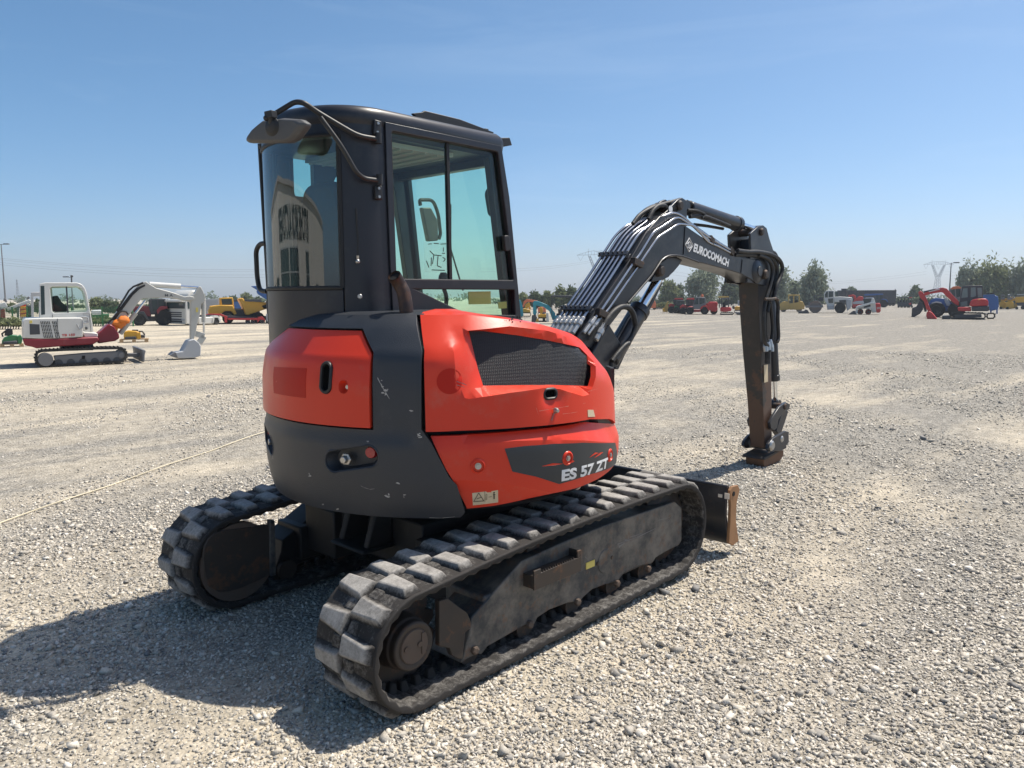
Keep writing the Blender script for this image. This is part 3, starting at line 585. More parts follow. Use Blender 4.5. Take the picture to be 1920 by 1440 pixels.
# ---- cab
CAB = thing('cab', None, None); CAB.parent = EX
def cab_path(a0, a1, n=10):
    """plan of the cab wall from the right side round the rear to the left side; runs by named stations"""
    P = [(-.46,-.17)]
    P += [(-.5+.3*math.cos(R(t)), .13+.3*math.sin(R(t))) for t in np.linspace(270, 205, n)]
    P += [(-.228+.6*math.cos(R(t)), .257+.6*math.sin(R(t))) for t in np.linspace(203, 130, 2*n)]
    P += [(-.51,.74)]
    return P
CP = cab_path(0, 0, 14)
def cut(path, s0, s1):
    L = [0]
    for i in range(len(path)-1): L.append(L[-1]+math.dist(path[i], path[i+1]))
    def at(s):
        return (lerp(s, L, [p[0] for p in path]), lerp(s, L, [p[1] for p in path]))
    return [at(s0)]+[path[i] for i in range(len(path)) if s0 < L[i] < s1]+[at(s1)]
def wall(mb, path, z0, z1, th, ins=0):
    pv = [Vector((p[0], p[1], 0)) for p in path]; rings = []
    for i, p in enumerate(pv):
        d = (pv[min(i+1, len(pv)-1)]-pv[max(i-1, 0)]).normalized(); nrm = Vector((d.y, -d.x, 0))     # inward normal
        o, q = p+nrm*ins, p+nrm*(ins+th); rings.append([(o.x, o.y, z0), (o.x, o.y, z1), (q.x, q.y, z1), (q.x, q.y, z0)])
    return mb.loft(rings)
Ltot = sum(math.dist(CP[i], CP[i+1]) for i in range(len(CP)-1))
sG = .04+.3*R(41); sE = .04+.3*R(65)+.6*R(57)                                                   # where the rear glass begins on the corner
a = MB(); wall(a, cut(CP, 0, sG), 1.58, 2.545, .045); a.build('corner_pillar', 'smooth_dark', CAB, bevel=.006)
a = MB(); wall(a, cut(CP, sG+.005, Ltot), 1.45, 1.748, .03, .003); LP = a.build('lower_panel', 'smooth_dark', CAB, bevel=.004)
a = MB(); wall(a, cut(CP, sE, Ltot), 1.45, 2.545, .05, .001); a.build('corner_pillar', 'smooth_dark', CAB, bevel=.004)
a = MB(); wall(a, cut(CP, sG, Ltot), 2.475, 2.545, .05, .002); a.build('rear_header', 'smooth_dark', CAB)
gl = cut(CP, sG+.012, sE+.03)
a = MB(); pv = [Vector((p[0]*.994, p[1], 0)) for p in gl]; a.loft([[(p.x, p.y, 1.755), (p.x, p.y, 2.49)] for p in pv], caps=False, closed=False); RG = a.build('rear_window', 'glass_dark', CAB, smooth=80)
a = MB(); a.tube([(p.x, p.y, 1.757) for p in pv], .011, 6); a.tube([(p.x, p.y, 2.485) for p in pv], .011, 6); a.tube([(pv[0].x, pv[0].y, z) for z in (1.757, 2.485)], .014, 6); a.build('window_seal', 'rubber_seal', RG, smooth=60)
def chk(u, v): return PX(u, v, -.80)
a = MB(); q = PX(*cA(615,1235), -.81); a.lathe([(0, .006), (.009, .006), (.012, 0), (0, 0)], (q[0]+.10, q[1]-.04, q[2]), (-.7, -.7, 0), 14); a.build('bolt', 'zinc', LP)
# left wall, seen through the glass
def plate_xz(out, holes, y0, y1, step=.2):
    pts = []; ed = []
    for lp in [out]+holes: o = len(pts); pts += lp; ed += [(o+i, o+(i+1) % len(lp)) for i in range(len(lp))]
    vs, _, fs, *_ = delaunay_2d_cdt([Vector(p) for p in pts], ed, [], 0, 1e-5)
    fs = [f for f in fs if (lambda c: inside(c, out) and not any(inside(c, h) for h in holes))((sum(vs[i].x for i in f)/3, sum(vs[i].y for i in f)/3))]
    n = len(vs); cnt = {}
    for f in fs:
        for i in range(3): cnt[(f[i], f[(i+1) % 3])] = 1
    side = [(b, a, a+n, b+n) for (a, b) in cnt if (b, a) not in cnt]
    return MB().add([(v.x, y0, v.y) for v in vs]+[(v.x, y1, v.y) for v in vs], [tuple(f) for f in fs]+[tuple(i+n for i in reversed(f)) for f in fs]+side)
def rnd(poly, r, n=4):
    P = [Vector((p[0], p[1], 0)) for p in poly]; out = []; k = len(P)
    for i in range(k):
        a, b, c = P[i-1], P[i], P[(i+1) % k]; d1, d2 = a-b, c-b; q = min(r, d1.length*.45, d2.length*.45); s, e = b+d1.normalized()*q, b+d2.normalized()*q
        for j in range(n+1): t = j/n; v = s*(1-t)**2+b*2*t*(1-t)+e*t*t; out.append((v.x, v.y))
    return out
xz = lambda pts, c, y: [(lambda q: (float(q[0]), float(q[2])))(PY(*c(*p), y)) for p in pts]
plate_xz([(-.50,1.30),(-.50,2.54),(.39,2.54),(.51,1.45),(.51,.95),(-.50,.95)], [rnd([(-.47,2.29),(-.47,2.52),(-.335,2.52),(-.335,2.29)], .02), rnd([(-.2,1.32),(-.2,2.44),(.25,2.44),(.38,1.60),(.40,1.32)], .06)], .70, .745).build('left_wall', 'smooth_dark', CAB, bevel=.004)
a = MB()
for x0, x1, z0, z1 in ((-.48,-.32,2.28,2.525),(-.21,.41,1.3,2.45)): a.add([(x0,.722,z0),(x1,.722,z0),(min(x1,.26),.722,z1),(x0,.722,z1)], [(0,1,2,3)])
a.build('left_window', 'glass_teal', CAB, smooth=0)
# right side: frame with sliding window and lower pane
Ys = -.17
outl = xz([(896,190),(1592,334),(1640,640),(1712,1385),(945,1385),(925,1000),(905,500)], cA, Ys)
h1 = rnd(xz([(930,238),(1574,364),(1670,1142),(960,1134)], cA, Ys), .02); h2 = rnd(xz([(1052,1186),(1672,1190),(1680,1352),(1385,1345)], cA, Ys), .012)
SF = plate_xz(outl, [h1, h2], Ys-.012, Ys+.045).build('side_frame', 'smooth_dark', CAB, bevel=.005)
a = MB(); a.add([(x, Ys+.012, z) for x, z in xz([(925,225),(1580,355),(1678,1150),(955,1145)], cA, Ys)], [(0,1,2,3)]); a.build('side_window', 'glass_teal', SF, smooth=0)
a = MB(); a.add([(x, Ys+.02, z) for x, z in xz([(1040,1180),(1680,1185),(1690,1360),(1380,1355)], cA, Ys)], [(0,1,2,3)]); a.build('lower_pane', 'glass_teal', SF, smooth=0)
a = MB(); p = xz([(1282,300),(1302,1140)], cA, Ys); a.bar((p[0][0], Ys+.015, p[0][1]), (p[1][0], Ys+.015, p[1][1]), .022, .022); a.build('mullion', 'rubber_seal', SF, bevel=.003)
a = MB()
for lp in (h1, h2): pts = [(x, Ys-.006, z) for x, z in lp]; a.tube(pts+pts[:1], .006, 6, False)
a.build('window_seal', 'rubber_seal', SF)
a = MB(); p = xz([(1600,870),(1632,870),(1638,960),(1608,965)], cA, Ys); a.prism(rnd(p, .015), Ys-.025, Ys+.0); a.build('window_latch', 'black', SF, bevel=.004)
MS = bpy.data.materials.new('clear_notice_film'); MS.use_nodes = True; nt = MS.node_tree; t_ = nd(nt, 'ShaderNodeBsdfTransparent'); d_ = nt.nodes['Principled BSDF']; d_.inputs['Base Color'].default_value = (.75, .8, .76, 1); x_ = nd(nt, 'ShaderNodeMixShader'); x_.inputs[0].default_value = .14
nt.links.new(t_.outputs[0], x_.inputs[1]); nt.links.new(d_.outputs[0], x_.inputs[2]); nt.links.new(x_.outputs[0], nt.nodes['Material Output'].inputs[0])
a = MB(); a.add([(x, Ys+.016, z) for x, z in xz([(1145,905),(1282,908),(1286,1092),(1152,1088)], cA, Ys)], [(0,1,2,3)]); NS = a.build('notice_sheet', MS, SF, smooth=0)
a = MB(); D = lambda *pp: [a.bar((q[i][0], Ys+.013, q[i][1]), (q[i+1][0], Ys+.013, q[i+1][1]), .002, .0045) for q in [xz(pp, cA, Ys)] for i in range(len(pp)-1)]
D((1172,920),(1192,918)); D((1205,915),(1235,918)); D((1245,920),(1278,918)); D((1180,960),(1205,985),(1196,1040)); D((1205,985),(1250,990)); D((1230,990),(1225,1050),(1250,1060)); D((1262,940),(1262,965)); D((1255,975),(1272,975)); D((1258,1000),(1274,1010),(1262,1025)); D((1160,1020),(1175,1060)); D((1192,1075),(1270,1078)); D((1190,1000),(1188,1050))
a.build('diagram', 'ink', NS)
a = MB(); a.prism(xz([(1397,1206),(1530,1204),(1532,1280),(1400,1282)], cA, Ys+.03), Ys+.022, Ys+.026); a.build('yellow_note', 'sticker_yellow', SF)
a = MB(); a.prism(xz([(1575,1270),(1625,1265),(1628,1305),(1580,1308)], cA, Ys+.03), Ys+.022, Ys+.026); a.build('yellow_note', 'sticker_yellow', SF)
# front: pillars and windscreen
a = MB(); a.bar((.34,.715,2.52),(.47,.715,1.40), .03, .05); a.bar((.29,-.12,2.52),(.46,-.12,1.45), .05, .05); a.bar((.31,-.13,2.50),(.31,.72,2.50), .06, .09); a.bar((.48,-.13,1.42),(.48,.72,1.42), .05, .05); a.build('front_frame', 'smooth_dark', CAB, bevel=.005)
a = MB(); a.add([(.305,-.11,2.48),(.33,.70,2.48),(.505,.70,1.43),(.475,-.11,1.43)], [(0,1,2,3)]); WS = a.build('windscreen', 'glass_teal', CAB, smooth=0)
a = MB(); a.bar((.37,.30,2.28),(.42,.36,2.02), .014); a.bar((.42,.36,2.02),(.47,.30,1.75), .010); a.build('wiper', 'black', WS)
# roof
def roof_ring(z, ins):
    P = [(x, y) for x, y in CP]+[(-.1,.745),(.30,.74),(.36,.72),(.39,.66),(.41,.28),(.39,-.10),(.37,-.15),(.33,-.17)]
    cx, cy = -.17, .285; out = []
    for x, y in P:
        fx = 1-ins/.62; fy = 1-ins/.455; out.append((cx+(x-cx)*fx, cy+(y-cy)*fy, z+0))
    return out
RF = MB(); RF.loft([roof_ring(z, i) for z, i in ((2.50,.03),(2.54,.0),(2.585,-.006),(2.612,.002),(2.628,.018),(2.636,.045),(2.639,.10),(2.642,.3))]); RF = RF.build('roof', 'smooth_dark', CAB, smooth=50)
a = MB(); a.box((-.42,-.08,2.475),(.05,.66,2.498))
for k in range(6): a.box((-.40+k*.085,-.07,2.466),(-.392+k*.085,.65,2.475))
a.build('headliner', 'liner', CAB)
p = lambda u, v, y: PY(*cA(u, v), y)
rp = [(q[0], q[2]+.03) for q in (p(1085,195,.0), p(1062,172,.0), p(1120,165,.0), p(1135,155,.0), p(1345,205,.0), p(1550,282,.0), p(1540,300,.0))]
a = MB(); a.prism(rp, -.01, .01); a.prism(rp, .50, .52); q0, q1 = rp[2], rp[5]; a.bar((q0[0]+.05, .0, q0[1]-.03), (q0[0]+.05, .51, q0[1]-.03), .03); a.bar((q1[0]-.05, .0, q1[1]-.0), (q1[0]-.05, .51, q1[1]), .03)
a.add([(q0[0]+.05,.0,q0[1]-.025),(q1[0],.0,q1[1]-.02),(q1[0],.51,q1[1]-.02),(q0[0]+.05,.51,q0[1]-.025)], [(0,1,2,3)]); a.build('roof_hatch', 'black', RF, bevel=.003)
q = p(1600,315,-.1); a = MB(); a.prism([(q[0]-.03,q[2]-.03),(q[0]+.05,q[2]-.01),(q[0]+.03,q[2]+.03),(q[0]-.04,q[2]+.02)], -.14, .5); a.build('front_visor', 'black', RF, bevel=.003)
# seat and controls
ST = MB()
def rr(cx, cz, w, h, y0, y1): return None
ST.loft([[(-.60+dx, .26+sy*w, z) for dx, sy in ((0,-1),(.0,1),(.11,1),(.11,-1))] for z, w, dx0 in ((1.50,.22,0),(1.60,.26,0),(1.98,.26,0),(2.12,.22,0),(2.20,.19,0),(2.27,.16,0),(2.31,.10,0))]); ST = ST.build('seat', 'seat', CAB, bevel=.04, seg=3)
a = MB(); a.box((-.55,.02,1.38),(-.02,.50,1.52)); a.build('seat_cushion', 'seat', ST, bevel=.03)
for y in (-.09, .52):
    a = MB(); a.box((-.40, y, 1.36),(.05, y+.14, 1.62)); a.build('arm_console', 'black', CAB, bevel=.03)
    a = MB(); a.tube(smooth_path([(.02,y+.07,1.60),(.04,y+.07,1.70),(.02,y+.07,1.76)]), [.012]*13, 8); a.ball((.02,y+.07,1.80), .032, 6, (1,1,1.7)); a.build('joystick', 'black', CAB)
a = MB(); a.tube(fillet([p(1115,690,.66), p(1108,655,.66), p(1190,655,.66), p(1222,740,.66), p(1235,860,.66), p(1225,890,.66)], .04), .012, 8); a.build('door_handle', 'black', CAB)
a = MB(); a.tube(fillet([p(1540,575,.1), p(1508,610,.1), p(1530,745,.1), p(1560,750,.1)], .04), .011, 8); a.build('grab_bar', 'black', CAB)
a = MB(); a.prism([(q[0], q[2]) for q in (p(1125,700,.95), p(1180,700,.95), p(1222,780,.95), p(1225,900,.95), p(1165,905,.95))], .95, .99); a.build('side_mirror', 'mirror_back', CAB, bevel=.01)
a = MB(); a.box((-.30,-.12,1.05),(.60,.68,1.12)); a.build('floor_plate', 'black', CAB)
# rear-view mirror on its bracket
Q = lambda u, v, t: np.array(PX(*cA(u, v), t))
def onwall(u, v, off=.0):
    """point on the corner pillar's outer wall"""
    d = ray(*cA(u, v)); best = None
    for k in range(400):
        pnt = CAM+d*(2.4+k*.006); e = math.hypot(pnt[0]+.5, pnt[1]-.13)-(.3+off)
        if pnt[0] > -.5: e = -(pnt[1]-(-.17-off))
        if e <= 0 if pnt[0] <= -.5 else pnt[1] >= -.17-off: return pnt
    return pnt
BR = thing('mirror_bracket', None, None); BR.parent = CAB
def hinge(u0, v0, u1, v1, ue, ve):
    t, b = onwall(u0, v0, .012), onwall(u1, v1, .012); n = Vector((-.15, -1, 0)).normalized(); a = MB(); a.bar(t, b, .040, .022, n)
    a.build('hinge', 'black', BR, bevel=.005)
    for k in (.2, .8):
        c = Vector(t).lerp(Vector(b), k)+n*.010; a = MB(); a.lathe([(0, .005), (.007, .005), (.008, 0), (0, 0)], c, n, 6); a.build('bolt', 'zinc', BR, smooth=0)
    e = onwall(ue, ve, .03); a = MB(); a.cyl((e[0], e[1], e[2]-.02), (e[0], e[1], e[2]+.03), .016); a.build('hinge_pin', 'black', BR)
    return e
e1 = hinge(855,180,850,270,862,292); e2 = hinge(862,655,858,570,870,540)
W1 = [e1, onwall(740,272,.045), Q(640,215,-.72), Q(490,125,-.82), Q(415,72,-.88), Q(362,66,-.90), Q(240,140,-.97)]
a = MB(); a.tube(fillet(W1, .05), .0125, 10); a.build('upper_tube', 'black', BR, smooth=60)
W2 = [e2, onwall(775,528,.045), onwall(730,490,.07), Q(640,330,-.74), Q(515,160,-.815)]
a = MB(); a.tube(fillet(W2, .05), .0115, 10); a.build('lower_tube', 'black', BR, smooth=60)
mo = lambda u, v, x: Q(u, v, x)
front = [(140,205),(172,180),(300,165),(400,172),(432,195),(428,215),(372,290),(330,312),(85,312),(66,300),(72,280),(100,240)]
c0 = Q(240,240,-.97); nrm = Vector((-.90,-.25,-.05)).normalized()
def onp(u, v, off):
    d = Vector(ray(*cA(u, v))); P0 = Vector(c0)+nrm*off; t = (P0-Vector(CAM)).dot(nrm)/d.dot(nrm); return Vector(CAM)+d*t
cen = sum((onp(*f, 0) for f in front), Vector())/len(front)
r0 = [onp(*f, 0) for f in front]; a = MB(); a.loft([[q-nrm*.035 for q in r0], [q for q in r0], [q+(cen-q)*.16+nrm*.020 for q in r0], [q+(cen-q)*.5+nrm*.022 for q in r0]])
MR = a.build('mirror', 'mirror_back', BR, bevel=.006, smooth=25)
c1 = onp(225,215,.02); a = MB(); a.lathe([(0, .018), (.03, .014), (.042, .004), (.046, 0), (0, 0)], c1, nrm, 20); a.tube([c1, onp(215,160,.035), Q(215,150,-.98)], .014, 10); a.bar(onp(195,150,.03), onp(238,140,.03), .032, .036, nrm); a.ball(tuple(onp(190,165,.04)), .014, 6); a.build('mirror_clamp', 'black', BR, bevel=.003)
# grab handle by the left rear corner, and a hanging strap on the pillar
hx = -.62
a = MB(); a.tube(fillet([Q(190,915,hx), Q(150,920,hx), Q(128,960,hx), Q(135,1120,hx), Q(150,1200,hx), Q(195,1205,hx)], .05), .014, 10); a.tube(fillet([Q(190,915,hx), Q(225,930,hx), Q(222,1150,hx-.02), Q(215,1180,hx)], .03), .011, 8); a.build('grab_handle', 'black', CAB, smooth=60)
a = MB(); a.tube([Q(150,320,hx), Q(182,860,hx), Q(205,1250,hx), Q(212,1400,hx)], .012, 8); a.ball(tuple(Q(165,335,hx)), .02, 6); a.build('door_edge', 'black', CAB)
a = MB(); a.tube([onwall(728,705,.006), onwall(733,800,.007), onwall(740,900,.006), onwall(738,990,.006)], .0045, 8); a.build('strap', 'black', CAB); a = MB(); c = onwall(738,1025,.012); a.bar(onwall(738,990,.008), onwall(738,1012,.008), .012); a.ball(tuple(c), .012, 8); a.build('strap_end', 'zinc', CAB)
a = MB(); a.prism([(q[1], q[2]) for q in (Q(233,1240,-.66), Q(247,1240,-.66), Q(250,1372,-.66), Q(235,1372,-.66))], -.664, -.66, axis=0); a.build('sticker', 'sticker', LP)
# ---- boom, dipper, cylinders, coupler
BM = thing('boom', None, None); BM.parent = EX
YB = .24
bp = fp([(189,1200),(350,960),(632,540),(745,345),(850,225),(1000,200),(1045,300),(1210,412),(1390,508),(1480,540),(1590,560),(1632,590),(1650,650),(1625,710),(1585,733),(1480,672),(1380,640),(1240,603),(1140,578),(1060,548),(1010,532),(960,525),(930,526),(905,532),(880,545),(855,566),(780,680),(600,890),(430,1110),(330,1240)], cD, 0)
a = MB(); a.prism(bp, 0, YB); BB = a.build('boom_body', 'boom', BM, bevel=.006)
a = MB(); lug = fp([(770,730),(840,590),(900,545),(965,535),(1012,560),(985,605),(945,652),(905,690),(868,714)], cD, .05); a.prism(lug, .04, .07); a.prism(lug, .17, .20); a.build('cylinder_lug', 'boom', BM, bevel=.004)
brk = fp([(835,245),(850,215),(880,200),(975,100),(1010,85),(1040,105),(1047,150),(1045,305),(960,270)], cD, .04)
a = MB(); a.prism(brk, .03, .055); a.prism(brk, .185, .21); BKT = a.build('top_bracket', 'boom', BM, bevel=.004)
def pin(u, v, y0, y1, r, par, m_='zinc', c=cD, name='pin'):
    q = PY(*c(u, v), y0); a = MB(); a.lathe([(0, 0), (r*.7, 0), (r, r*.3), (r, y1-y0-r*.3), (r*.7, y1-y0), (0, y1-y0)], (q[0], y0, q[2]), (0, 1, 0), 20); return a.build(name, m_, par, bevel=.002)
pin(1016,142, -.0, .25, .040, BM, 'rusty'); pin(873,645, -.005, .25, .045, BM, 'rusty')
q = PY(*cD(930,172), .026); a = MB(); a.lathe([(0,.003),(.028,.003),(.028,0),(0,0)], (q[0], .029, q[2]), (0,-1,0), 20); a.build('round_sticker', 'white_ink', BM)
q = PY(*cD(968,175), .026); a = MB(); a.lathe([(0,.002),(.03,.002),(.03,0),(0,0)], (q[0], .029, q[2]), (0,-1,0), 20); a.build('bracket_hole', 'soot_hole_shade', BM)  # hole is a dark disc, its inner shade painted
# lettering and emblem on the boom side
def flat_text(s, px0, px1, pxh, y, thick, mat_, par, c, shear=0):
    vs, fs = text_mesh(s, 1, thick, shear); x0 = min(v[0] for v in vs); x1 = max(v[0] for v in vs); A, B, H = [PY(*c(*p), y) for p in (px0, px1, pxh)]; a = MB()
    a.add([A+(B-A)*((x-x0)/(x1-x0))+(H-A)*(yy/.72) for x, yy in vs], fs); return a.build('lettering', mat_, par, fix=False, smooth=0)
flat_text('EUROCOMACH', (1102,492), (1372,612), (1110,432), -.003, .045, 'white_ink', BB, cD, .08)
dm = xz([(1044,444),(1073,394),(1101,448),(1071,498)], cD, -.003); a = MB(); a.tube([(x, -.002, z) for x, z in dm+dm[:2]], .0045, 6, False)
for ln in ([(1060,470),(1066,430),(1074,465),(1080,425),(1086,462)], [(1058,440),(1072,420),(1088,446)], [(1062,460),(1074,474),(1090,452)]): a.tube([(x, -.002, z) for x, z in xz(ln, cD, -.003)], .004, 6)
a.build('emblem', 'white_ink', BB)
a = MB(); p2 = xz([(1040,310),(1028,520)], cD, 0); a.bar((p2[0][0], -.002, p2[0][1]), (p2[1][0], -.002, p2[1][1]), .008, .012); p2 = xz([(1478,560),(1468,660)], cD, 0); a.bar((p2[0][0], -.002, p2[0][1]), (p2[1][0], -.002, p2[1][1]), .008, .012); a.build('weld_seam', 'boom', BB)
eb = fp([(600,890),(780,680),(855,566),(880,545),(905,532),(930,526),(960,525),(1010,532),(1060,548),(1140,578)], cD, 0)
a = MB(); a.tube([(x, -.004, z) for x, z in eb], .009, 6); a.build('bottom_flange', 'boom', BB, smooth=60)
q = PY(*cD(1595,648), -.0); a = MB(); a.lathe([(0, .03), (.045, .03), (.05, .02), (.10, .012), (.115, 0), (0, 0)], (q[0], 0, q[2]), (0, -1, 0), 26); a.build('end_boss', 'boom', BM)
pin(1672,672, -.05, .29, .045, BM, 'rusty')
# pipes along the boom
tedge = [Vector((x, 0, z)) for x, z in bp[0:5]]
def run(y, s0, s1, h):
    """path along the boom's top edge at distance h above it"""
    L = [0]
    for i in range(len(tedge)-1): L.append(L[-1]+(tedge[i+1]-tedge[i]).length)
    out = []
    for s in np.linspace(s0, s1, 9):
        i = max(j for j in range(len(L)-1) if L[j] <= s+1e-9); d = (tedge[i+1]-tedge[i]).normalized(); n = Vector((-d.z, 0, d.x)); q = tedge[i]+d*(s-L[i])+n*h; out.append(Vector((q.x, y, q.z)))
    return out
LT = sum((tedge[i+1]-tedge[i]).length for i in range(4)); L3 = sum((tedge[i+1]-tedge[i]).length for i in range(3))
pd = lambda u, v, y: Vector(PY(*cD(u, v), y))
ends = {0: [pd(775,290,.02), pd(850,235,.02), pd(955,192,.0), pd(1040,240,.0), pd(1165,365,.0), pd(1225,415,.0)],
        1: [pd(800,275,.06), pd(950,210,.05), pd(1000,225,.05), pd(1160,335,.05), pd(1260,410,.05), pd(1400,500,.05)], 2: [pd(735,275,.09), pd(760,250,.09)], 3: [pd(690,270,.13), pd(725,258,.13)], 4: [pd(640,285,.17), pd(700,265,.17)], 5: [pd(590,300,.21), pd(640,280,.21)]}
for k in range(6):
    y = .025+.042*k; a = MB(); pts = run(y, .12, L3-.06, .040); a.tube(fillet(pts[:1]+[pts[4], pts[-1]]+ends[k], .08), .0105, 10); a.build('hydraulic_pipe', 'chrome', BM, smooth=60)
    c, d = pts[0], (pts[1]-pts[0]).normalized(); a = MB(); a.lathe([(.012, .10), (.020, .09), (.020, .055), (.026, .05), (.026, .02), (.018, .015), (.018, -.06), (.012, -.07)], c, d, 6); a.build('pipe_fitting', 'zinc', BM, bevel=.002, smooth=0)
    a = MB(); a.tube([c-d*.05, c-d*.25+Vector((0,0,-.01)), c-d*.45+Vector((0,0,-.08))], .015, 8); a.build('hose', 'hose', BM)
side_p = [[(315,1050),(330,1030),(395,950),(655,565),(690,520),(800,340),(860,310),(960,240),(1000,238),(1165,345),(1240,400),(1400,492)], [(345,1060),(360,1040),(440,955),(690,590),(720,545),(830,385),(890,350),(985,285),(1040,290),(1110,295),(1215,425),(1290,455),(1385,505)]]
for i, sp in enumerate(side_p):
    yy = -.028; P = [pd(u, v, yy if k < 8 else -.005) for k, (u, v) in enumerate(sp)]; a = MB(); a.tube(fillet(P, .06), .0095, 10); a.build('hydraulic_pipe', 'chrome', BM, smooth=60)
    d = (P[1]-P[0]).normalized(); a = MB(); a.lathe([(.010, .07), (.018, .06), (.018, .03), (.022, .03), (.022, 0), (.016, -.01), (.016, -.09), (.010, -.1)], P[0], d, 6); a.build('pipe_fitting', 'zinc', BM, bevel=.002, smooth=0)
L1_ = (tedge[1]-tedge[0]).length
for (s, _) in ((L1_-.02, 0), (L1_+(tedge[2]-tedge[1]).length-.02, 0)):
    pts = [run(y, s, s+.001, .052)[0] for y in (.0, .262)]; lo = [run(y, s, s+.001, .026)[0] for y in (.0, .262)]
    d = (tedge[1]-tedge[0]).normalized(); n = Vector((-d.z, 0, d.x)); a = MB(); a.bar(pts[0]+n*.004, pts[1]+n*.004, .045, .012, n); a.bar(lo[0], lo[1], .045, .010, n)
    for k in range(6): c = run(.046+.042*k, s, s+.001, .062)[0]; a.lathe([(0, .012), (.008, .012), (.008, 0), (0, 0)], c, n, 6)
    a.build('pipe_clamp', 'boom', BM, bevel=.002)
for u, v in ((395,968),(665,580)):
    a = MB(); q0, q1 = pd(u-28, v-14, -.03), pd(u+38, v+22, -.03); a.bar(q0, q1, .05, .045, (0,1,0)); a.ball(tuple(pd(u+45, v+8, -.035)), .018, 6); a.build('pipe_clamp', 'rusty', BM, bevel=.004)
for u, v in ((1240,412),(1392,500)):
    a = MB(); a.bar(pd(u-12, v-22, .0), pd(u+14, v+14, .0), .05, .03, (0,1,0)); a.bar(pd(u, v, -.01), pd(u, v, .22), .02); a.build('pipe_clamp', 'rusty', BM, bevel=.003)
for k in range(2):
    P = [pd(1230,380+25*k,.10+.06*k), pd(1300,430+22*k,.10+.06*k), pd(1420,505+12*k,.10+.06*k), pd(1520,530,.10+.06*k)]; a = MB(); a.tube(P, .011, 8); a.build('hydraulic_pipe', 'chrome', BM, smooth=60)
# hoses over the bend
for pts, y in (([(640,285),(690,220),(770,170),(850,140),(930,120),(1000,100)], .10), ([(660,275),(720,195),(800,150),(870,140),(920,118)], .15), ([(760,250),(790,190),(830,150),(880,145),(900,170)], .05), ([(690,262),(740,200),(810,165),(860,155)], .19)):
    a = MB(); a.tube(smooth_path([pd(u, v, y) for u, v in pts], 5), .017, 10); a.build('hose', 'hose', BM, smooth=60)
for pts, y, r in (([(370,1170),(400,1100),(440,1020),(500,950),(560,920),(610,930),(640,970),(655,1030),(660,1060)], -.05, .021), ([(660,1060),(640,1130),(600,1190),(540,1250),(480,1330),(470,1380)], -.03, .019), ([(480,1335),(520,1280),(580,1215),(610,1200)], -.06, .018)):
    a = MB(); a.tube(smooth_path([pd(u, v, y) for u, v in pts], 5), r, 10); a.build('hose', 'hose', BM, smooth=60)
a = MB(); a.lathe([(.014,-.07),(.022,-.06),(.022,-.01),(.027,-.01),(.027,.03),(.020,.035),(.020,.08),(.015,.09)], pd(385,1120,-.05), pd(430,1035,-.05)-pd(385,1120,-.05), 8); a.build('pipe_fitting', 'zinc', BM, smooth=0)
def cyl_part(name, p, q, r, t0, t1, par, rod_r, rod_to, m_='boom', eye=.05):
    p, q = Vector(p), Vector(q); d = (q-p).normalized(); L_ = (q-p).length; o = MB(); o.lathe([(0, t0*L_), (r*.9, t0*L_), (r, t0*L_+.01), (r, t1*L_-.06), (r*1.12, t1*L_-.06), (r*1.12, t1*L_), (rod_r, t1*L_), (0, t1*L_)], p, d, 24)
    o.lathe([(0, -eye*.9), (eye, -eye*.9), (eye, eye*.9), (0, eye*.9)], p, (0, 1, 0), 20); o = o.build(name, m_, par, bevel=.003)
    a = MB(); a.cyl(p+d*(t1*L_), q, rod_r, n=20); a.build('piston_rod', 'rod', o, smooth=60); a = MB(); a.lathe([(0, -eye*.9), (eye, -eye*.9), (eye, eye*.9), (0, eye*.9)], q, (0, 1, 0), 20); a.build('rod_eye', m_, o, bevel=.003)
    return o
# boom cylinder under the boom, dipper cylinder above it
bc = cyl_part('boom_cylinder', PY(*cD(460,1330), .12), PY(*cD(868,650), .12), .075, 0, .56, EX, .038, 1)
a = MB(); a.tube([pd(445,1290,.05), pd(600,1010,.05), pd(640,960,.05)], .012, 8); a.build('feed_pipe', 'boom', bc)
a = MB(); gp = fp([(500,1400),(560,1250),(780,880),(850,720),(870,735),(800,890),(580,1290),(530,1400)], cD, .17); a.prism(gp, .17, .23); a.build('cylinder_guard', 'boom', BM, bevel=.004)
dc = cyl_part('dipper_cylinder', PY(*cD(1022,150), .12), PY(*cD(1602,338), .12), .062, .06, .70, EX, .030, 1)
a = MB(); a.tube(fillet([pd(1075,135,.1), pd(1100,150,.1), pd(1390,238,.1), pd(1430,255,.1), pd(1445,285,.1)], .03), .017, 10); a.ball(tuple(pd(1075,132,.1)), .03, 6); a.tube(smooth_path([pd(1075,230,.04), pd(1180,225,.03), pd(1290,262,.03), pd(1380,300,.04)]), .016, 8); a.build('feed_pipe', 'hose', dc)
a = MB(); a.tube(smooth_path([pd(1110,290,.2), pd(1200,300,.2), pd(1330,322,.2)]), .014, 8); a.tube(smooth_path([pd(1060,180,.05), pd(1130,185,.02), pd(1185,210,.02), pd(1170,240,.02)]), .012, 8); a.build('hose', 'hose', dc)
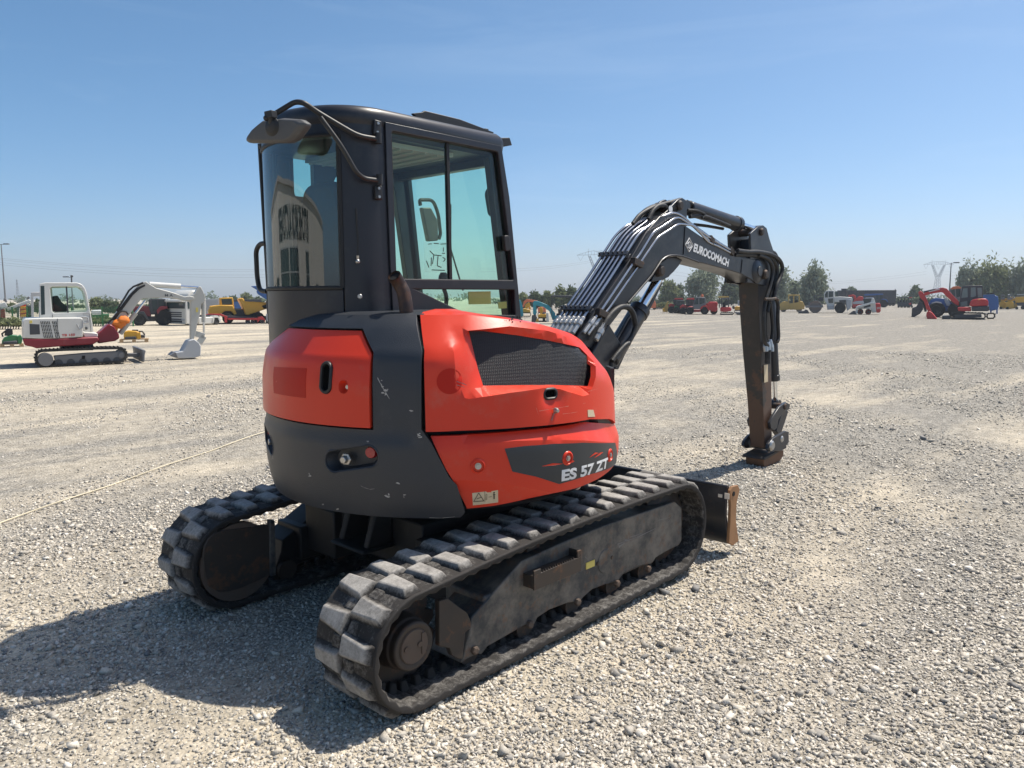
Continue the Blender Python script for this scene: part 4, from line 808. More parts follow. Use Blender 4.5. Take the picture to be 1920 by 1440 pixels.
# dipper
DP = thing('dipper_arm', None, None); DP.parent = EX
def sec(ur, vr, w, dep, y0): q = PY(*cE(ur, vr), y0); return [(q[0], y0, q[2]), (q[0]+dep, y0, q[2]+.0), (q[0]+dep, y0+w, q[2]), (q[0], y0+w, q[2])]
a = MB(); a.loft([sec(262,235,.205,.30,.035), sec(266,420,.20,.29,.035), sec(275,680,.185,.24,.042), sec(290,980,.165,.20,.052), sec(300,1250,.155,.17,.058)]); DB = a.build('dipper_box', 'dipper', DP, bevel=.006)
tb = fp([(1530,480),(1525,360),(1585,305),(1625,298),(1650,318),(1672,400),(1702,490),(1705,560),(1690,680),(1640,760),(1560,740),(1500,735)], cD, .03)
a = MB(); a.prism(tb, .01, .035); a.prism(tb, .22, .245); a.build('dipper_bracket', 'boom', DP, bevel=.004)
a = MB(); c5 = fp([(1555,400),(1600,395),(1600,430),(1565,480),(1540,480)], cD, .1); a.prism(c5, .035, .22); a.build('cross_tie', 'boom', DP, bevel=.004)
pin(1640,345, -.015, .26, .035, DP, 'rusty')
hosepaths = [([(1440,490),(1520,500),(1600,500),(1700,520),(1760,560),(1785,620),(1770,690),(1740,760),(1720,850)], -.03, .020), ([(1420,520),(1500,520),(1580,525),(1680,535),(1730,590),(1745,660),(1720,760),(1690,860),(1670,960)], .0, .020), ([(1560,505),(1640,490),(1720,510),(1745,580),(1730,680),(1700,800),(1660,930),(1650,1080),(1660,1200)], .05, .022), ([(1600,520),(1680,560),(1710,640),(1690,760),(1655,880),(1640,1020),(1650,1180),(1670,1220)], -.02, .020), ([(1730,850),(1750,900),(1750,1020),(1755,1150),(1745,1190)], -.02, .019), ([(1690,880),(1700,950),(1710,1080),(1700,1190)], -.01, .018), ([(1480,510),(1560,545),(1640,545),(1700,600),(1722,700),(1690,820),(1672,1000),(1680,1150)], .08, .022)]
for pts, y, r in hosepaths:
    P = [Vector(PY(*cD(u, v), y)) for u, v in pts]; a = MB(); a.tube(smooth_path(P, 5), r, 8); a.build('hose', 'hose', DP, smooth=60)
a = MB(); a.tube(fillet([pd(1650,862,-.04), pd(1700,862,-.05), pd(1740,855,-.05), pd(1750,870,-.05)], .02), .014, 8); a.build('hose_tie', 'rusty', DP)
for u, v in ((1690,1195),(1675,1215),(1700,1225),(1655,1225)):
    a = MB(); a.lathe([(0,-.05),(.022,-.05),(.026,0),(.02,.03),(0,.03)], pd(u, v, -.01), (.1,.2,1), 8); a.build('hose_fitting', 'zinc', DP, smooth=0)
a = MB(); a.cyl(pd(1675,1240,-.005), pd(1672,1355,-.005), .028, n=12); a.build('quick_connector', 'hose', DP)
q = PY(*cE(180,630), .25); a = MB(); a.lathe([(0,-.02),(.03,-.02),(.03,.03),(0,.03)], (q[0]+.03, .25, q[2]), (-.6,1,0), 10); a.build('hose_fitting', 'zinc', DP, smooth=0)
st_ = fp([(294,750),(317,748),(318,850),(296,856)], cE, .038); a = MB(); a.prism(st_, .034, .0375); a.build('sticker', 'sticker', DP)
pin(350,1115, .02, .28, .040, DP, 'rusty', cE); pin(352,1235, .0, .30, .048, DP, 'zinc', cE)
kc = cyl_part('bucket_cylinder', PY(*cE(335,330), .13), PY(*cE(365,985), .13), .050, .0, .775, EX, .026, 1)
LK = thing('bucket_linkage', None, None); LK.parent = EX
lk = fp([(318,1095),(335,1060),(375,1000),(415,972),(440,985),(435,1015),(400,1030),(370,1075),(362,1125),(345,1140),(325,1130)], cE, .03)
a = MB(); a.prism(lk, .005, .035); a.prism(lk, .225, .255); a.build('rocker', 'boom', LK, bevel=.005)
pin(430,1000, -.01, .27, .032, LK, 'rusty', cE)
a = MB(); a.bar(PY(*cE(415,1010), .13), PY(*cE(365,1160), .13), .13, .06, (0,1,0)); a.build('tipping_link', 'boom', LK, bevel=.006)
QH = thing('quick_coupler', None, None); QH.parent = EX
cq = PZ(*cE(330,1318), 0.0); x0 = PY(*cE(300,1318), .03)[0]
qp = fp([(318,1225),(345,1190),(420,1145),(440,1150),(440,1215),(400,1262),(330,1270),(312,1255)], cE, .0); a = MB(); a.prism(qp, -.01, .02); a.prism(qp, .245, .275); a.build('ear_plate', 'boom', QH, bevel=.005)
qx = min(p[0] for p in qp); qX = max(p[0] for p in qp)
a = MB(); a.prism([(qx+.01,.045),(qx+.03,.0),(qX-.12,.0),(qX-.03,.05),(qX-.02,.10),(qX-.06,.115),(qx+.03,.11),(qx+.01,.09)], .03, .225); a.build('hook_body', 'coupler_rust', QH, bevel=.008)
a = MB(); a.prism([(qx-.03,.09),(qx+.0,.08),(qX-.01,.13),(qX+.0,.15),(qX-.01,.16),(qx-.01,.11)], .01, .250); a.build('coupler_frame', 'rusty', QH, bevel=.008)
pin(352,1235, -.03, .0, .055, QH, 'zinc', cE); pin(410,1195, -.02, .0, .035, QH, 'zinc', cE)
a = MB(); a.lathe([(0,0),(.06,0),(.06,.03),(0,.03)], (PY(*cE(352,1235), .27)[0]-.02, .27, PY(*cE(352,1235), .27)[2]), (0,1,0), 20); a.build('hinge_boss', 'rusty', QH)
# boom foot on the swing post
a = MB(); ff = PY(*cD(250,1240), .12); a.bar((ff[0]-.25,.12,ff[2]-.35), (ff[0]+.2,.12,ff[2]+.1), .22, .30, (0,1,0)); a.box((.80,.0,.55),(1.10,.24,1.0)); a.lathe([(0,.5),(.14,.5),(.14,1.05),(0,1.05)], (.88,.12,0), (0,0,1), 24); a.build('swing_post', 'boom', EX, bevel=.01)
# ================================================================== machines and things across the yard
for n_, c_, r_ in (('white_paint',(.60,.59,.55),.4),('ivory_paint',(.44,.43,.39),.4),('crimson_paint',(.20,.012,.022),.35),('yellow_paint',(.62,.33,.025),.45),('sand_yellow',(.50,.33,.09),.6),('teal_paint',(.02,.27,.33),.4),
    ('red_paint',(.50,.028,.028),.4),('green_paint',(.03,.16,.05),.45),('blue_paint',(.025,.10,.30),.4),('light_orange',(.65,.16,.06),.45),('tyre',(.018,.018,.018),.85),('rim_grey',(.22,.22,.21),.6),('rim_cream',(.55,.50,.40),.6),
    ('mid_grey',(.16,.16,.165),.5),('slate',(.045,.048,.055),.55),('trailer_dark',(.040,.040,.048),.6),('pale_grey',(.40,.41,.42),.55),('steel_drum',(.22,.17,.14),.45),('wood',(.42,.28,.15),.8),('hi_vis',(.75,.20,.02),.7),
    ('tank_white',(.70,.72,.70),.4),('tower_steel',(.28,.31,.34),.6),('cable',(.20,.22,.25),.6),('straw',(.62,.55,.40),.8)):
    K[n_] = mat(n_, c_, r_, var=.1, vscale=1.2, dirt=tuple(.6*x+.4*y for x, y in zip(c_, DUST)), dscale=1.5, damt=.35)
K['painted_sky_pane'] = mat('painted_sky_pane', (.16, .22, .215), .12, var=.3, vscale=1)  # pale colour stands in for sky reflected in the glass
K['pane'] = mat('dark_pane', (.035, .055, .058), .08, var=.2, vscale=1, rvar=.03)
c1, c2, c3 = crop(0,440,5.54), crop(200,500,6.0), crop(960,460,6.857)
c4, c5, c6 = crop(1200,480,8.727), crop(1440,480,7.385), crop(1660,480,7.385)
class Veh:
    """a machine standing side-on: outlines are read in the plane of its near side, d is the depth away from us"""
    def __init__(s, name, label, cat, uv, ang=0, group=None, left=False):
        s.O = PZ(*uv, 0.0); a = YAW-math.pi/2+ang+math.atan((960-uv[0])/FPX)+(math.pi if left else 0); s.a = a; s.h = np.array([math.cos(a), math.sin(a)]); s.l = np.array([-s.h[1], s.h[0]]); s.far = -1 if left else 1
        s.root = thing(name, label, cat, tuple(s.O), a, group)
        s.depth = float(np.dot(s.O-CAM, FW)); s.k = s.depth/FPX
    def P(s, uv, d=0.0):
        q = ray(*uv); o = s.O[:2]+s.l*s.far*d; t = float(np.dot(o-CAM[:2], s.l)/np.dot(q[:2], s.l)); p = CAM+q*t
        return (float(np.dot(p[:2]-s.O[:2], s.h)), s.far*d, float(p[2]))
    def poly(s, c, pts, d): return [(lambda q: (q[0], max(0.0, q[2])))(s.P(c(*p), d)) for p in pts]
    def prof(s, part, m_, c, pts, d0, d1, par=None, bevel=.01, holes=(), mb=None, build=True):
        o = s.poly(c, pts, d0); a = mb or MB()
        if holes:
            q = plate_xz(o, [s.poly(c, h, d0) for h in holes], s.far*d0, s.far*d1); a.add(q.v, q.f)
        else: a.prism(o, s.far*d0, s.far*d1)
        return a.build(part, m_, par or s.root, bevel=bevel) if build else a
    def tube(s, part, m_, c, pts, d, r, par=None, n=8):
        a = MB(); a.tube([s.P(c(*p), d) for p in pts], r, n); return a.build(part, m_, par or s.root, smooth=60)
    def rod(s, part, c, p, q, d, r, m1, m2='rod', f=.6, par=None):
        A, B = Vector(s.P(c(*p), d)), Vector(s.P(c(*q), d)); a = MB(); a.cyl(A, A.lerp(B, f), r, n=12); o = a.build(part, m1, par or s.root); a = MB(); a.cyl(A.lerp(B, f), B, r*.5, n=10); a.build('piston_rod', m2, o); return o
    def wheel(s, c, p, rpx, d0, d1, rim='rim_grey', name='wheel', hub=.55, sc=None):
        x, y, z = s.P(c(*p), d0); r = rpx*s.k; z = r if sc is None else z; w = thing(name, None, None); w.parent = s.root; w.location = (x, s.far*d0, z); dr = (0, s.far, 0); W = d1-d0; a = MB()
        a.lathe([(r*hub, .02), (r*.86, 0), (r*.97, W*.08), (r, W*.2), (r, W*.8), (r*.97, W*.92), (r*.86, W), (r*hub, W-.02)], (0,0,0), dr, 28); nl = 18
        for k in range(nl):
            t = 2*math.pi*k/nl; a.bar((r*math.cos(t), s.far*W*.1, r*math.sin(t)), (r*math.cos(t+.16), s.far*W*.9, r*math.sin(t+.16)), r*.10, r*.06, (math.cos(t), 0, math.sin(t)))
        a.build('tyre', 'tyre', w); a = MB(); a.lathe([(0, W*.22), (r*.2, W*.2), (r*.24, W*.3), (r*hub*.85, W*.36), (r*hub*.92, W*.06), (r*hub*1.02, W*.05), (r*hub*1.02, W*.9), (0, W*.9)], (0,0,0), dr, 24); a.build('rim', rim, w); return w
    def track(s, c, pts, d0, d1, th=.05, m_='tyre', lug=.10, name='crawler_track'):
        o = s.poly(c, pts, d0); cx = sum(p[0] for p in o)/len(o); cz = sum(p[1] for p in o)/len(o); n = len(o); inn = []
        for i in range(n):
            a, b, e = Vector(o[i-1]), Vector(o[i]), Vector(o[(i+1) % n]); t = (e-a).normalized(); nn = Vector((-t.y, t.x)); nn = nn if nn.dot(Vector((cx, cz))-b) > 0 else -nn; inn.append(tuple(b+nn*th))
        q = plate_xz(o, [inn], s.far*d0, s.far*d1); a = MB(); a.add(q.v, q.f); rs = resample(o, lug)
        for i in range(0, len(rs), 1):
            p, e = Vector(rs[i]), Vector(rs[(i+1) % len(rs)]); t = (e-p).normalized(); nn = Vector((t.y, -t.x)); nn = nn if nn.dot(Vector((cx, cz))-p) < 0 else -nn; u = p+t*lug*.3
            a.add([(w.x, y, max(0, w.y)) for y in (s.far*d0, s.far*d1) for w in (p, u, u+nn*.022, p+nn*.022)], [(0,1,2,3),(7,6,5,4),(0,4,5,1),(1,5,6,2),(2,6,7,3),(3,7,4,0)])
        return a.build(name, m_, s.root)
    def text(s, t, c, p0, p1, ph, d, m_, par, thick=.02):
        vs, fs = text_mesh(t, 1, thick); x0 = min(v[0] for v in vs); x1 = max(v[0] for v in vs); A, B, H = [np.array(s.P(c(*p), d)) for p in (p0, p1, ph)]; a = MB(); a.add([A+(B-A)*((x-x0)/(x1-x0))+(H-A)*(y/.72) for x, y in vs], fs); return a.build('lettering', m_, par, fix=False, smooth=0)
def mini_digger_track(v, c, pts, frame, spr, spr_r, idl, w=.42, far=1.45, fm='mid_grey'):
    for d in (0, far):
        v.track(c, pts, d, d+w); v.prof('track_frame', fm, c, frame, d+.06, d+w-.06)
        a = MB()
        for p, r in ((spr, spr_r), (idl, spr_r*.9)): x, y, z = v.P(c(*p), d+.04); a.lathe([(0, 0), (r*v.k*.5, 0), (r*v.k*.55, .02), (r*v.k, .05), (r*v.k, w-.1), (0, w-.1)], (x, v.far*(d+.03), z), (0, v.far, 0), 20)
        a.build('sprocket', 'mid_grey', v.root)
# ---- white and crimson mini excavator on the left
W = Veh('mini_excavator', 'white and crimson mini excavator parked side-on at the left, bucket resting on the gravel', 'excavator', c1(800, 1366), .06, None)
mini_digger_track(W, c1, [(362,1290),(375,1225),(430,1200),(640,1190),(930,1175),(1230,1170),(1300,1188),(1325,1240),(1312,1300),(1255,1330),(800,1352),(430,1376),(380,1345)], [(560,1262),(860,1235),(1240,1212),(1265,1260),(1250,1318),(1000,1335),(580,1352)], (470,1298), 66/5.54, (1265,1250))
a = MB(); x, y, z = W.P(c1(475,1298), -.02); a.lathe([(0,0),(.16,0),(.17,.03),(0,.03)], (x, W.far*-.02, z), (0, W.far, 0), 22); a.build('hub_cover', 'mid_grey', W.root)
W.prof('undercarriage', 'slate', c1, [(640,1170),(970,1140),(970,1200),(640,1210)], .4, 1.5)
W.prof('lower_body', 'crimson_paint', c1, [(232,1082),(428,1082),(600,1080),(1020,1062),(1032,1100),(970,1140),(650,1160),(380,1182),(330,1165),(255,1150)], .05, 1.8, bevel=.03)
HDW = W.prof('engine_hood', 'white_paint', c1, [(234,900),(262,874),(400,868),(845,862),(860,875),(862,1062),(600,1078),(428,1082),(234,1075)], .06, 1.75, bevel=.04)
W.prof('black_corner', 'slate', c1, [(306,926),(410,930),(417,1036),(310,1040)], .052, .3, HDW)
a = MB()
for r in range(5):
    for k in range(10):
        if k in (6,): continue
        X, Y = 418+r*8+k*17.5, 900+r*36; a.prism(W.poly(c1, [(X, Y), (X+8, Y), (X+16, Y+30), (X+8, Y+30)], .055), W.far*.052, W.far*.08)
a.build('grille', 'soot_hole_shade', HDW)
W.text('TB 150', c1, (640,1058), (778,1050), (642,1034), .05, 'red_paint', HDW, .03)
wcab = [(412,510),(470,497),(800,497),(850,515),(885,560),(905,620),(962,930),(972,1012),(862,1012),(860,868),(414,868)]
win = [(520,556),(540,540),(800,537),(850,560),(880,620),(915,775),(895,803),(560,812),(542,795)]
CBW = W.prof('cab', 'white_paint', c1, wcab, .70, .76, holes=[win], bevel=.015); W.prof('far_wall', 'white_paint', c1, wcab, 1.62, 1.68, CBW, holes=[[(540,556),(800,550),(850,590),(895,780),(560,800)]])
W.prof('roof', 'white_paint', c1, [(412,510),(470,497),(800,497),(850,515),(880,550),(840,545),(470,522)], .76, 1.62, CBW, bevel=.02)
W.prof('rear_wall', 'white_paint', c1, [(414,690),(478,690),(478,868),(414,868)], .76, 1.62, CBW); W.prof('rear_window', 'pane', c1, [(420,530),(462,530),(470,830),(426,836)], .695, .72, CBW)
a = MB(); a.add([W.P(c1(*p), .73) for p in win], [tuple(range(len(win)))]); a.build('side_window', 'glass_teal', CBW, smooth=0); a = MB(); a.bar(W.P(c1(690,540), .72), W.P(c1(706,810), .72), .035); a.build('window_mullion', 'slate', CBW)
a = MB(); a.prism(W.poly(c1, [(545,640),(600,630),(640,700),(700,745),(700,800),(560,800)], .9), W.far*.9, W.far*1.4); a.build('seat', 'seat', CBW, bevel=.03)
W.prof('step', 'white_paint', c1, [(862,1010),(1012,1022),(1020,1062),(880,1068)], .3, 1.4, bevel=.02); W.tube('handrail', 'pale_grey', c1, [(790,880),(800,855),(860,850),(915,860),(918,910),(860,920)], .68, .014); W.tube('handrail', 'pale_grey', c1, [(800,930),(825,985),(860,960),(862,880)], .05, .014)
a = MB(); a.cyl(W.P(c1(747,497), 1.2), W.P(c1(745,440), 1.2), .012, n=8); a.ball(W.P(c1(745,432), 1.2), .035, 6); a.build('beacon_stalk', 'slate', W.root)
W.prof('swing_post', 'crimson_paint', c1, [(1012,1030),(1050,1000),(1120,935),(1150,930),(1190,955),(1235,1030),(1242,1075),(1200,1105),(1020,1132)], .55, 1.15, bevel=.03)
BW = W.prof('boom', 'ivory_paint', c2, [(15,650),(100,535),(190,400),(280,285),(350,215),(405,180),(440,165),(475,190),(560,240),(740,288),(880,338),(930,330),(985,340),(985,375),(880,385),(750,352),(560,350),(480,355),(410,358),(375,380),(280,510),(190,630),(120,690)], .72, .98, bevel=.015)
W.text('M A', c2, (655,335), (745,335), (655,308), .715, 'slate', BW)
W.rod('boom_cylinder', c2, (150,755), (435,378), .85, .065, 'ivory_paint', f=.62); W.rod('dipper_cylinder', c2, (480,200), (1040,235), .85, .075, 'white_paint', f=.62)
W.prof('dipper_arm', 'ivory_paint', c2, [(985,310),(1035,225),(1060,225),(1085,270),(1112,340),(1108,390),(1068,420),(1055,520),(1022,640),(1000,760),(975,830),(945,820),(947,400),(900,385),(900,345)], .76, .96, bevel=.015)
a = MB(); a.prism(W.poly(c2, [(1002,460),(1028,460),(1028,510),(1004,512)], .755), W.far*.75, W.far*.758); a.build('sticker', 'sticker_yellow', W.root)
W.rod('bucket_cylinder', c2, (1088,395), (1095,765), .86, .06, 'ivory_paint', f=.62)
a = MB(); a.bar(W.P(c2(980,750), .86), W.P(c2(1100,780), .86), .16, .07, (0,1,0)); a.bar(W.P(c2(1095,780), .86), W.P(c2(1040,860), .86), .16, .07, (0,1,0)); a.build('bucket_linkage', 'ivory_paint', W.root, bevel=.01)
W.prof('bucket', 'pale_grey', c2, [(930,830),(985,815),(1040,855),(1062,900),(1060,960),(1055,1005),(1000,1025),(880,1032),(800,1030),(775,968),(860,955),(900,880)], .55, 1.15, bevel=.02); W.prof('bucket_teeth', 'mid_grey', c2, [(770,962),(870,1000),(790,1030),(720,1000)], .56, 1.14)
W.prof('dozer_blade', 'mid_grey', c2, [(395,935),(425,932),(442,945),(430,1000),(428,1072),(400,1075),(408,1000)], -.05, 1.9, bevel=.02); W.prof('push_arm', 'mid_grey', c2, [(190,975),(390,975),(390,1015),(190,1015)], .5, .62); W.tube('hose', 'hose', c2, [(10,640),(60,590),(110,530),(170,500),(220,505),(245,540)], .7, .022); W.tube('hose', 'hose', c2, [(110,500),(250,270),(300,225),(410,180)], .70, .025)
W.tube('hood_seam', 'mid_grey', c1, [(598,872),(600,1078)], .052, .008); W.tube('door_seam', 'mid_grey', c1, [(545,830),(548,868)], .695, .008); W.tube('door_seam', 'mid_grey', c1, [(862,820),(930,820),(945,1005)], .695, .008)
for x_ in (610, 735, 860, 985, 1110, 1215): a = MB(); x, y, z = W.P(c1(x_, 1335), .1); a.lathe([(0,0),(.09,0),(.09,.2),(0,.2)], (x, W.far*.05, max(.1, z)), (0, W.far, 0), 14); a.build('roller', 'slate', W.root)
W.prof('frame_slot', 'soot_hole_shade', c1, [(850,1258),(885,1256),(885,1290),(850,1292)], .045, .07); W.tube('door_handle', 'slate', c1, [(895,960),(900,985)], .69, .03); W.prof('warning_sticker', 'sticker_yellow', c1, [(305,893),(335,890),(335,920),(305,922)], .055, .06)  # the slot is a black plate painting the shade in an opening
for off in (0, 14, 28): W.tube('hose', 'hose', c2, [(60+off,600),(150+off,470),(260+off,320),(340+off,245),(430,205+off*.3)], .715, .016)
bd = Veh('safety_cloth', 'bright orange cloth draped over the foot of the white excavator boom', 'cloth', c1(800, 1366), .06)
a = MB(); bx = bd.P(c1(1235,925), .72); a.ball((bx[0], bx[1], bx[2]), .16, 8, (1.15, .9, .75)); a.ball((bx[0]+.12, bx[1]-.05, bx[2]+.09), .13, 8, (1.2, .9, .8)); a.ball((bx[0]-.1, bx[1]-.03, bx[2]-.12), .10, 8, (.7, .6, 1.5)); ob = a.build('cloth_fold', 'hi_vis', bd.root); tx = bpy.data.textures.new('crumple', 'CLOUDS'); tx.noise_scale = .12; dm_ = ob.modifiers.new('crumple', 'DISPLACE'); dm_.texture = tx; dm_.strength = .14
# ---- attachments on pallets
def pallet(v, c, x0, x1, y0, y1, d1=.8):
    a = MB(); A, B = v.P(c(x0, y1), 0), v.P(c(x1, y1), 0); zt = v.P(c(x0, y0), 0)[2]
    for k in range(5): yy = v.far*(k*d1/5); a.box((A[0], min(yy, yy+v.far*.11), zt-.022), (B[0], max(yy, yy+v.far*.11), zt))
    for k in range(3):
        for j in range(3): xx = A[0]+(B[0]-A[0])*k/2.35; yy = v.far*j*d1*.42; a.box((xx, min(yy, yy+v.far*.1), 0), (xx+.13, max(yy, yy+v.far*.1), zt-.022))
    return a.build('pallet', 'wood', v.root)
v = Veh('pallet', 'wooden pallet under the green mulcher at the far left edge', 'pallet', c1(120, 1168)); pallet(v, c1, 0, 240, 1140, 1168).name = 'deck'
v = Veh('flail_mulcher', 'green flail mulcher head with black gearbox lying on a pallet', 'mulcher', c1(120, 1168)); zp = v.P(c1(120,1140),0)[2]
v.prof('housing', 'green_paint', c1, [(20,1105),(40,1075),(110,1045),(180,1050),(200,1135),(20,1138)], .05, .7); v.prof('skid_end', 'green_paint', c1, [(180,1060),(215,1045),(235,1080),(225,1132),(190,1136)], .0, .75); v.prof('gearbox', 'black', c1, [(45,1050),(55,990),(90,975),(130,980),(135,1030),(110,1052)], .2, .5); v.tube('hose', 'hose', c1, [(60,1000),(20,1030),(30,1060)], .2, .03); v.prof('roller', 'slate', c1, [(30,1110),(180,1100),(180,1138),(30,1138)], -.02, .1, bevel=.03)
v = Veh('pallet', 'wooden pallet under the yellow mulcher behind the white excavator', 'pallet', c2(310, 853)); pallet(v, c2, 145, 478, 820, 853).name = 'deck'
v = Veh('flail_mulcher', 'yellow flail mulcher head with black motor lying on a pallet', 'mulcher', c2(310, 853)); v.prof('housing', 'yellow_paint', c2, [(188,760),(205,730),(250,720),(340,725),(380,750),(370,800),(195,822)], .05, .7, bevel=.03); v.prof('skid_end', 'yellow_paint', c2, [(330,745),(380,740),(385,800),(365,822),(345,822)], .0, .75); v.prof('gearbox', 'slate', c2, [(285,710),(355,710),(355,732),(285,732)], .2, .5); v.prof('motor', 'slate', c2, [(365,768),(430,768),(432,802),(365,802)], .2, .55, bevel=.03); v.tube('hose', 'hose', c2, [(360,730),(400,728),(425,760),(420,790)], .25, .03); v.prof('roller', 'slate', c2, [(205,792),(330,786),(330,815),(205,820)], -.02, .1, bevel=.02)
# ---- dark red tractor
def tractor(v, c, body, col, hood, cab, panes, rw, fw, rim, roofc=None, pillar='slate'):
    v.prof('hood', col, c, hood, .45, 1.25, bevel=.03)
    cb = v.prof('cab', pillar, c, cab, .30, 1.6, bevel=.03)
    for p in panes: v.prof('window', 'pane', c, p, .285, .32, cb, bevel=0)
    v.prof('chassis', 'slate', c, body, .5, 1.2)
    for (p, r), (d0, d1) in ((rw, (.0, .5)), (rw, (1.45, 1.95)), (fw, (.12, .5)), (fw, (1.45, 1.83))): v.wheel(c, p, r, d0, d1, rim)
    return cb
v = Veh('tractor', 'dark red farm tractor with big black tyres behind the white excavator boom', 'tractor', c2(630, 660), 0, None, True)
cb = tractor(v, c2, [(330,560),(640,560),(640,610),(330,620)], 'crimson_paint', [(272,470),(300,455),(420,440),(500,450),(500,560),(290,560),(268,520)], [(470,375),(500,362),(660,362),(670,380),(690,540),(500,540),(480,480)], [[(505,380),(570,375),(575,490),(520,500)], [(580,375),(650,378),(660,470),(585,485)]], ((640,570), 90/6.0), ((365,590), 75/6.0), 'rim_grey')
v.prof('fender', 'crimson_paint', c2, [(560,490),(600,450),(680,440),(690,470),(610,490),(575,540)], .0, .5, bevel=.02); v.prof('fender', 'slate', c2, [(300,520),(330,505),(420,505),(465,580),(470,605),(450,600),(410,540),(320,530)], .1, .5)
# ---- white lorry cab with red car-carrier trailer
v = Veh('lorry', 'white lorry tractor unit with black windscreen facing the yard', 'lorry', c2(890, 665), .48, None, True)
cb = v.prof('cab', 'white_paint', c2, [(888,378),(900,366),(1000,368),(1012,380),(1020,420),(1020,560),(1030,640),(895,648),(890,560)], .0, 2.4, bevel=.06)
v.prof('roof_fairing', 'white_paint', c2, [(905,368),(915,310),(960,268),(1000,264),(1030,300),(1030,368)], .15, 2.25, cb, bevel=.08)
hx = v.P(c2(889,500), 0)[0]
def front(part, m_, y0, y1, z0, z1, par, out=.03):
    z = lambda y: max(0.05, v.P(c2(889, y), 0)[2]); a = MB(); ys = sorted((v.far*y0, v.far*y1)); a.box((hx-.12, ys[0], z(z1)), (hx+out, ys[1], z(z0))); return a.build(part, m_, par, bevel=.02)
front('windscreen', 'pane', .1, 2.3, 402, 472, cb, .04); front('sun_visor', 'white_paint', .05, 2.35, 378, 398, cb, .2)
for y0, y1 in ((512, 526), (535, 549), (556, 570), (588, 602), (608, 632)): front('grille', 'slate', .5, 1.9, y0, y1, cb)
for y in (.1, 1.9): front('headlight', 'pale_grey', y, y+.4, 588, 610, cb, .05)
v.prof('side_window', 'pane', c2, [(910,390),(965,390),(968,470),(915,475)], -.02, .04, cb); v.prof('side_skirt', 'white_paint', c2, [(1035,570),(1200,565),(1210,640),(1035,650)], .05, 2.2, bevel=.05); v.prof('fender', 'white_paint', c2, [(1190,590),(1210,555),(1255,552),(1282,590),(1285,620),(1270,620),(1255,575),(1215,575),(1205,640)], .0, .5); v.prof('chassis', 'slate', c2, [(1030,540),(1270,545),(1270,600),(1030,600)], .6, 1.8)
for d in (0, 1.8): v.wheel(c2, (1240,612), 36/6.0, d, d+.45, 'pale_grey'); v.wheel(c2, (935,628), 34/6.0, d, d+.35, 'pale_grey')
v = Veh('car_trailer', 'low red car-carrier trailer with ramps hitched behind the white lorry', 'trailer', c2(1500, 645), .10, None, True)
v.prof('upper_frame', 'red_paint', c2, [(1110,540),(1150,528),(1290,530),(1360,560),(1355,628),(1330,628),(1325,565),(1270,548),(1110,556)], .0, .15); v.prof('upper_frame', 'red_paint', c2, [(1110,540),(1150,528),(1290,530),(1360,560),(1355,628),(1330,628),(1325,565),(1270,548),(1110,556)], 2.2, 2.35)
v.prof('deck', 'slate', c2, [(1290,552),(1420,555),(1700,575),(1700,592),(1370,590)], .15, 2.2); v.prof('side_rail', 'red_paint', c2, [(1370,580),(1690,575),(1700,598),(1560,602),(1370,598)], -.02, .12); v.prof('rear_fender', 'red_paint', c2, [(1690,590),(1705,565),(1750,560),(1785,590),(1780,630),(1770,600),(1725,595),(1700,632)], .0, .4)
for p in ((1745,608),(1650,610),(1590,612)): [v.wheel(c2, p, 24/6.0, d, d+.3, 'pale_grey') for d in (.02, 2.0)]
# ---- yellow dump truck
v = Veh('dump_truck', 'yellow articulated dump truck with a long tipping body on the left', 'truck', c2(1450, 640), .05, None, True)
cb = v.prof('cab', 'yellow_paint', c2, [(1270,350),(1420,345),(1432,430),(1440,470),(1270,470)], .5, 2.0, bevel=.05); v.prof('side_window', 'pane', c2, [(1290,365),(1405,362),(1412,425),(1300,430)], .48, .52, cb)
v.prof('engine_hood', 'yellow_paint', c2, [(1140,500),(1165,445),(1280,430),(1420,435),(1465,530),(1440,548),(1400,500),(1330,500),(1290,530),(1150,535)], .1, 2.4, bevel=.05); v.prof('chassis', 'slate', c2, [(1300,490),(1560,480),(1800,560),(1800,600),(1300,560)], .6, 1.9)
v.prof('dump_body', 'yellow_paint', c2, [(1485,360),(1530,350),(1560,390),(1700,396),(1815,402),(1815,470),(1690,510),(1590,545),(1560,540),(1540,470)], .0, 2.5, bevel=.05); a = v.prof('body_mouth', 'soot_hole_shade', c2, [(1745,440),(1815,418),(1815,470),(1765,470)], -.02, .05)  # the mouth is a black plate painting the shade inside the body
for p in ((1365,560),(1715,560)): [v.wheel(c2, p, 58/6.0, d, d+.6, 'yellow_paint', hub=.5) for d in (.05, 1.9)]
# ---- trailers and blue raised tipper behind
v = Veh('box_trailer', 'long dark trailer with blue side panels far behind the yellow dump truck', 'trailer', (440, 590), 0, None, True)
v.prof('box', 'trailer_dark', c2, [(1260,372),(1740,366),(1745,470),(1260,478)], 0, 2.5); v.prof('blue_panel', 'blue_paint', c2, [(1430,395),(1560,395),(1560,470),(1430,470)], -.03, .02); v.prof('blue_panel', 'blue_paint', c2, [(1160,385),(1270,382),(1270,440),(1160,442)], -.03, .02); [v.wheel(c2, p, 24/6.0, d, d+.35) for p in ((1330,530),(1480,530),(1700,530)) for d in (0, 2.1)]; v.prof('chassis', 'slate', c2, [(1260,478),(1740,470),(1740,490),(1260,500)], .2, 2.3)
v = Veh('shipping_container', 'pale grey container behind the white lorry and yellow truck', 'container', (396, 592), 0, None, True); a = v.prof('shell', 'pale_grey', c2, [(1112,365),(1262,362),(1262,545),(1112,545)], 0, 2.4); a = MB()
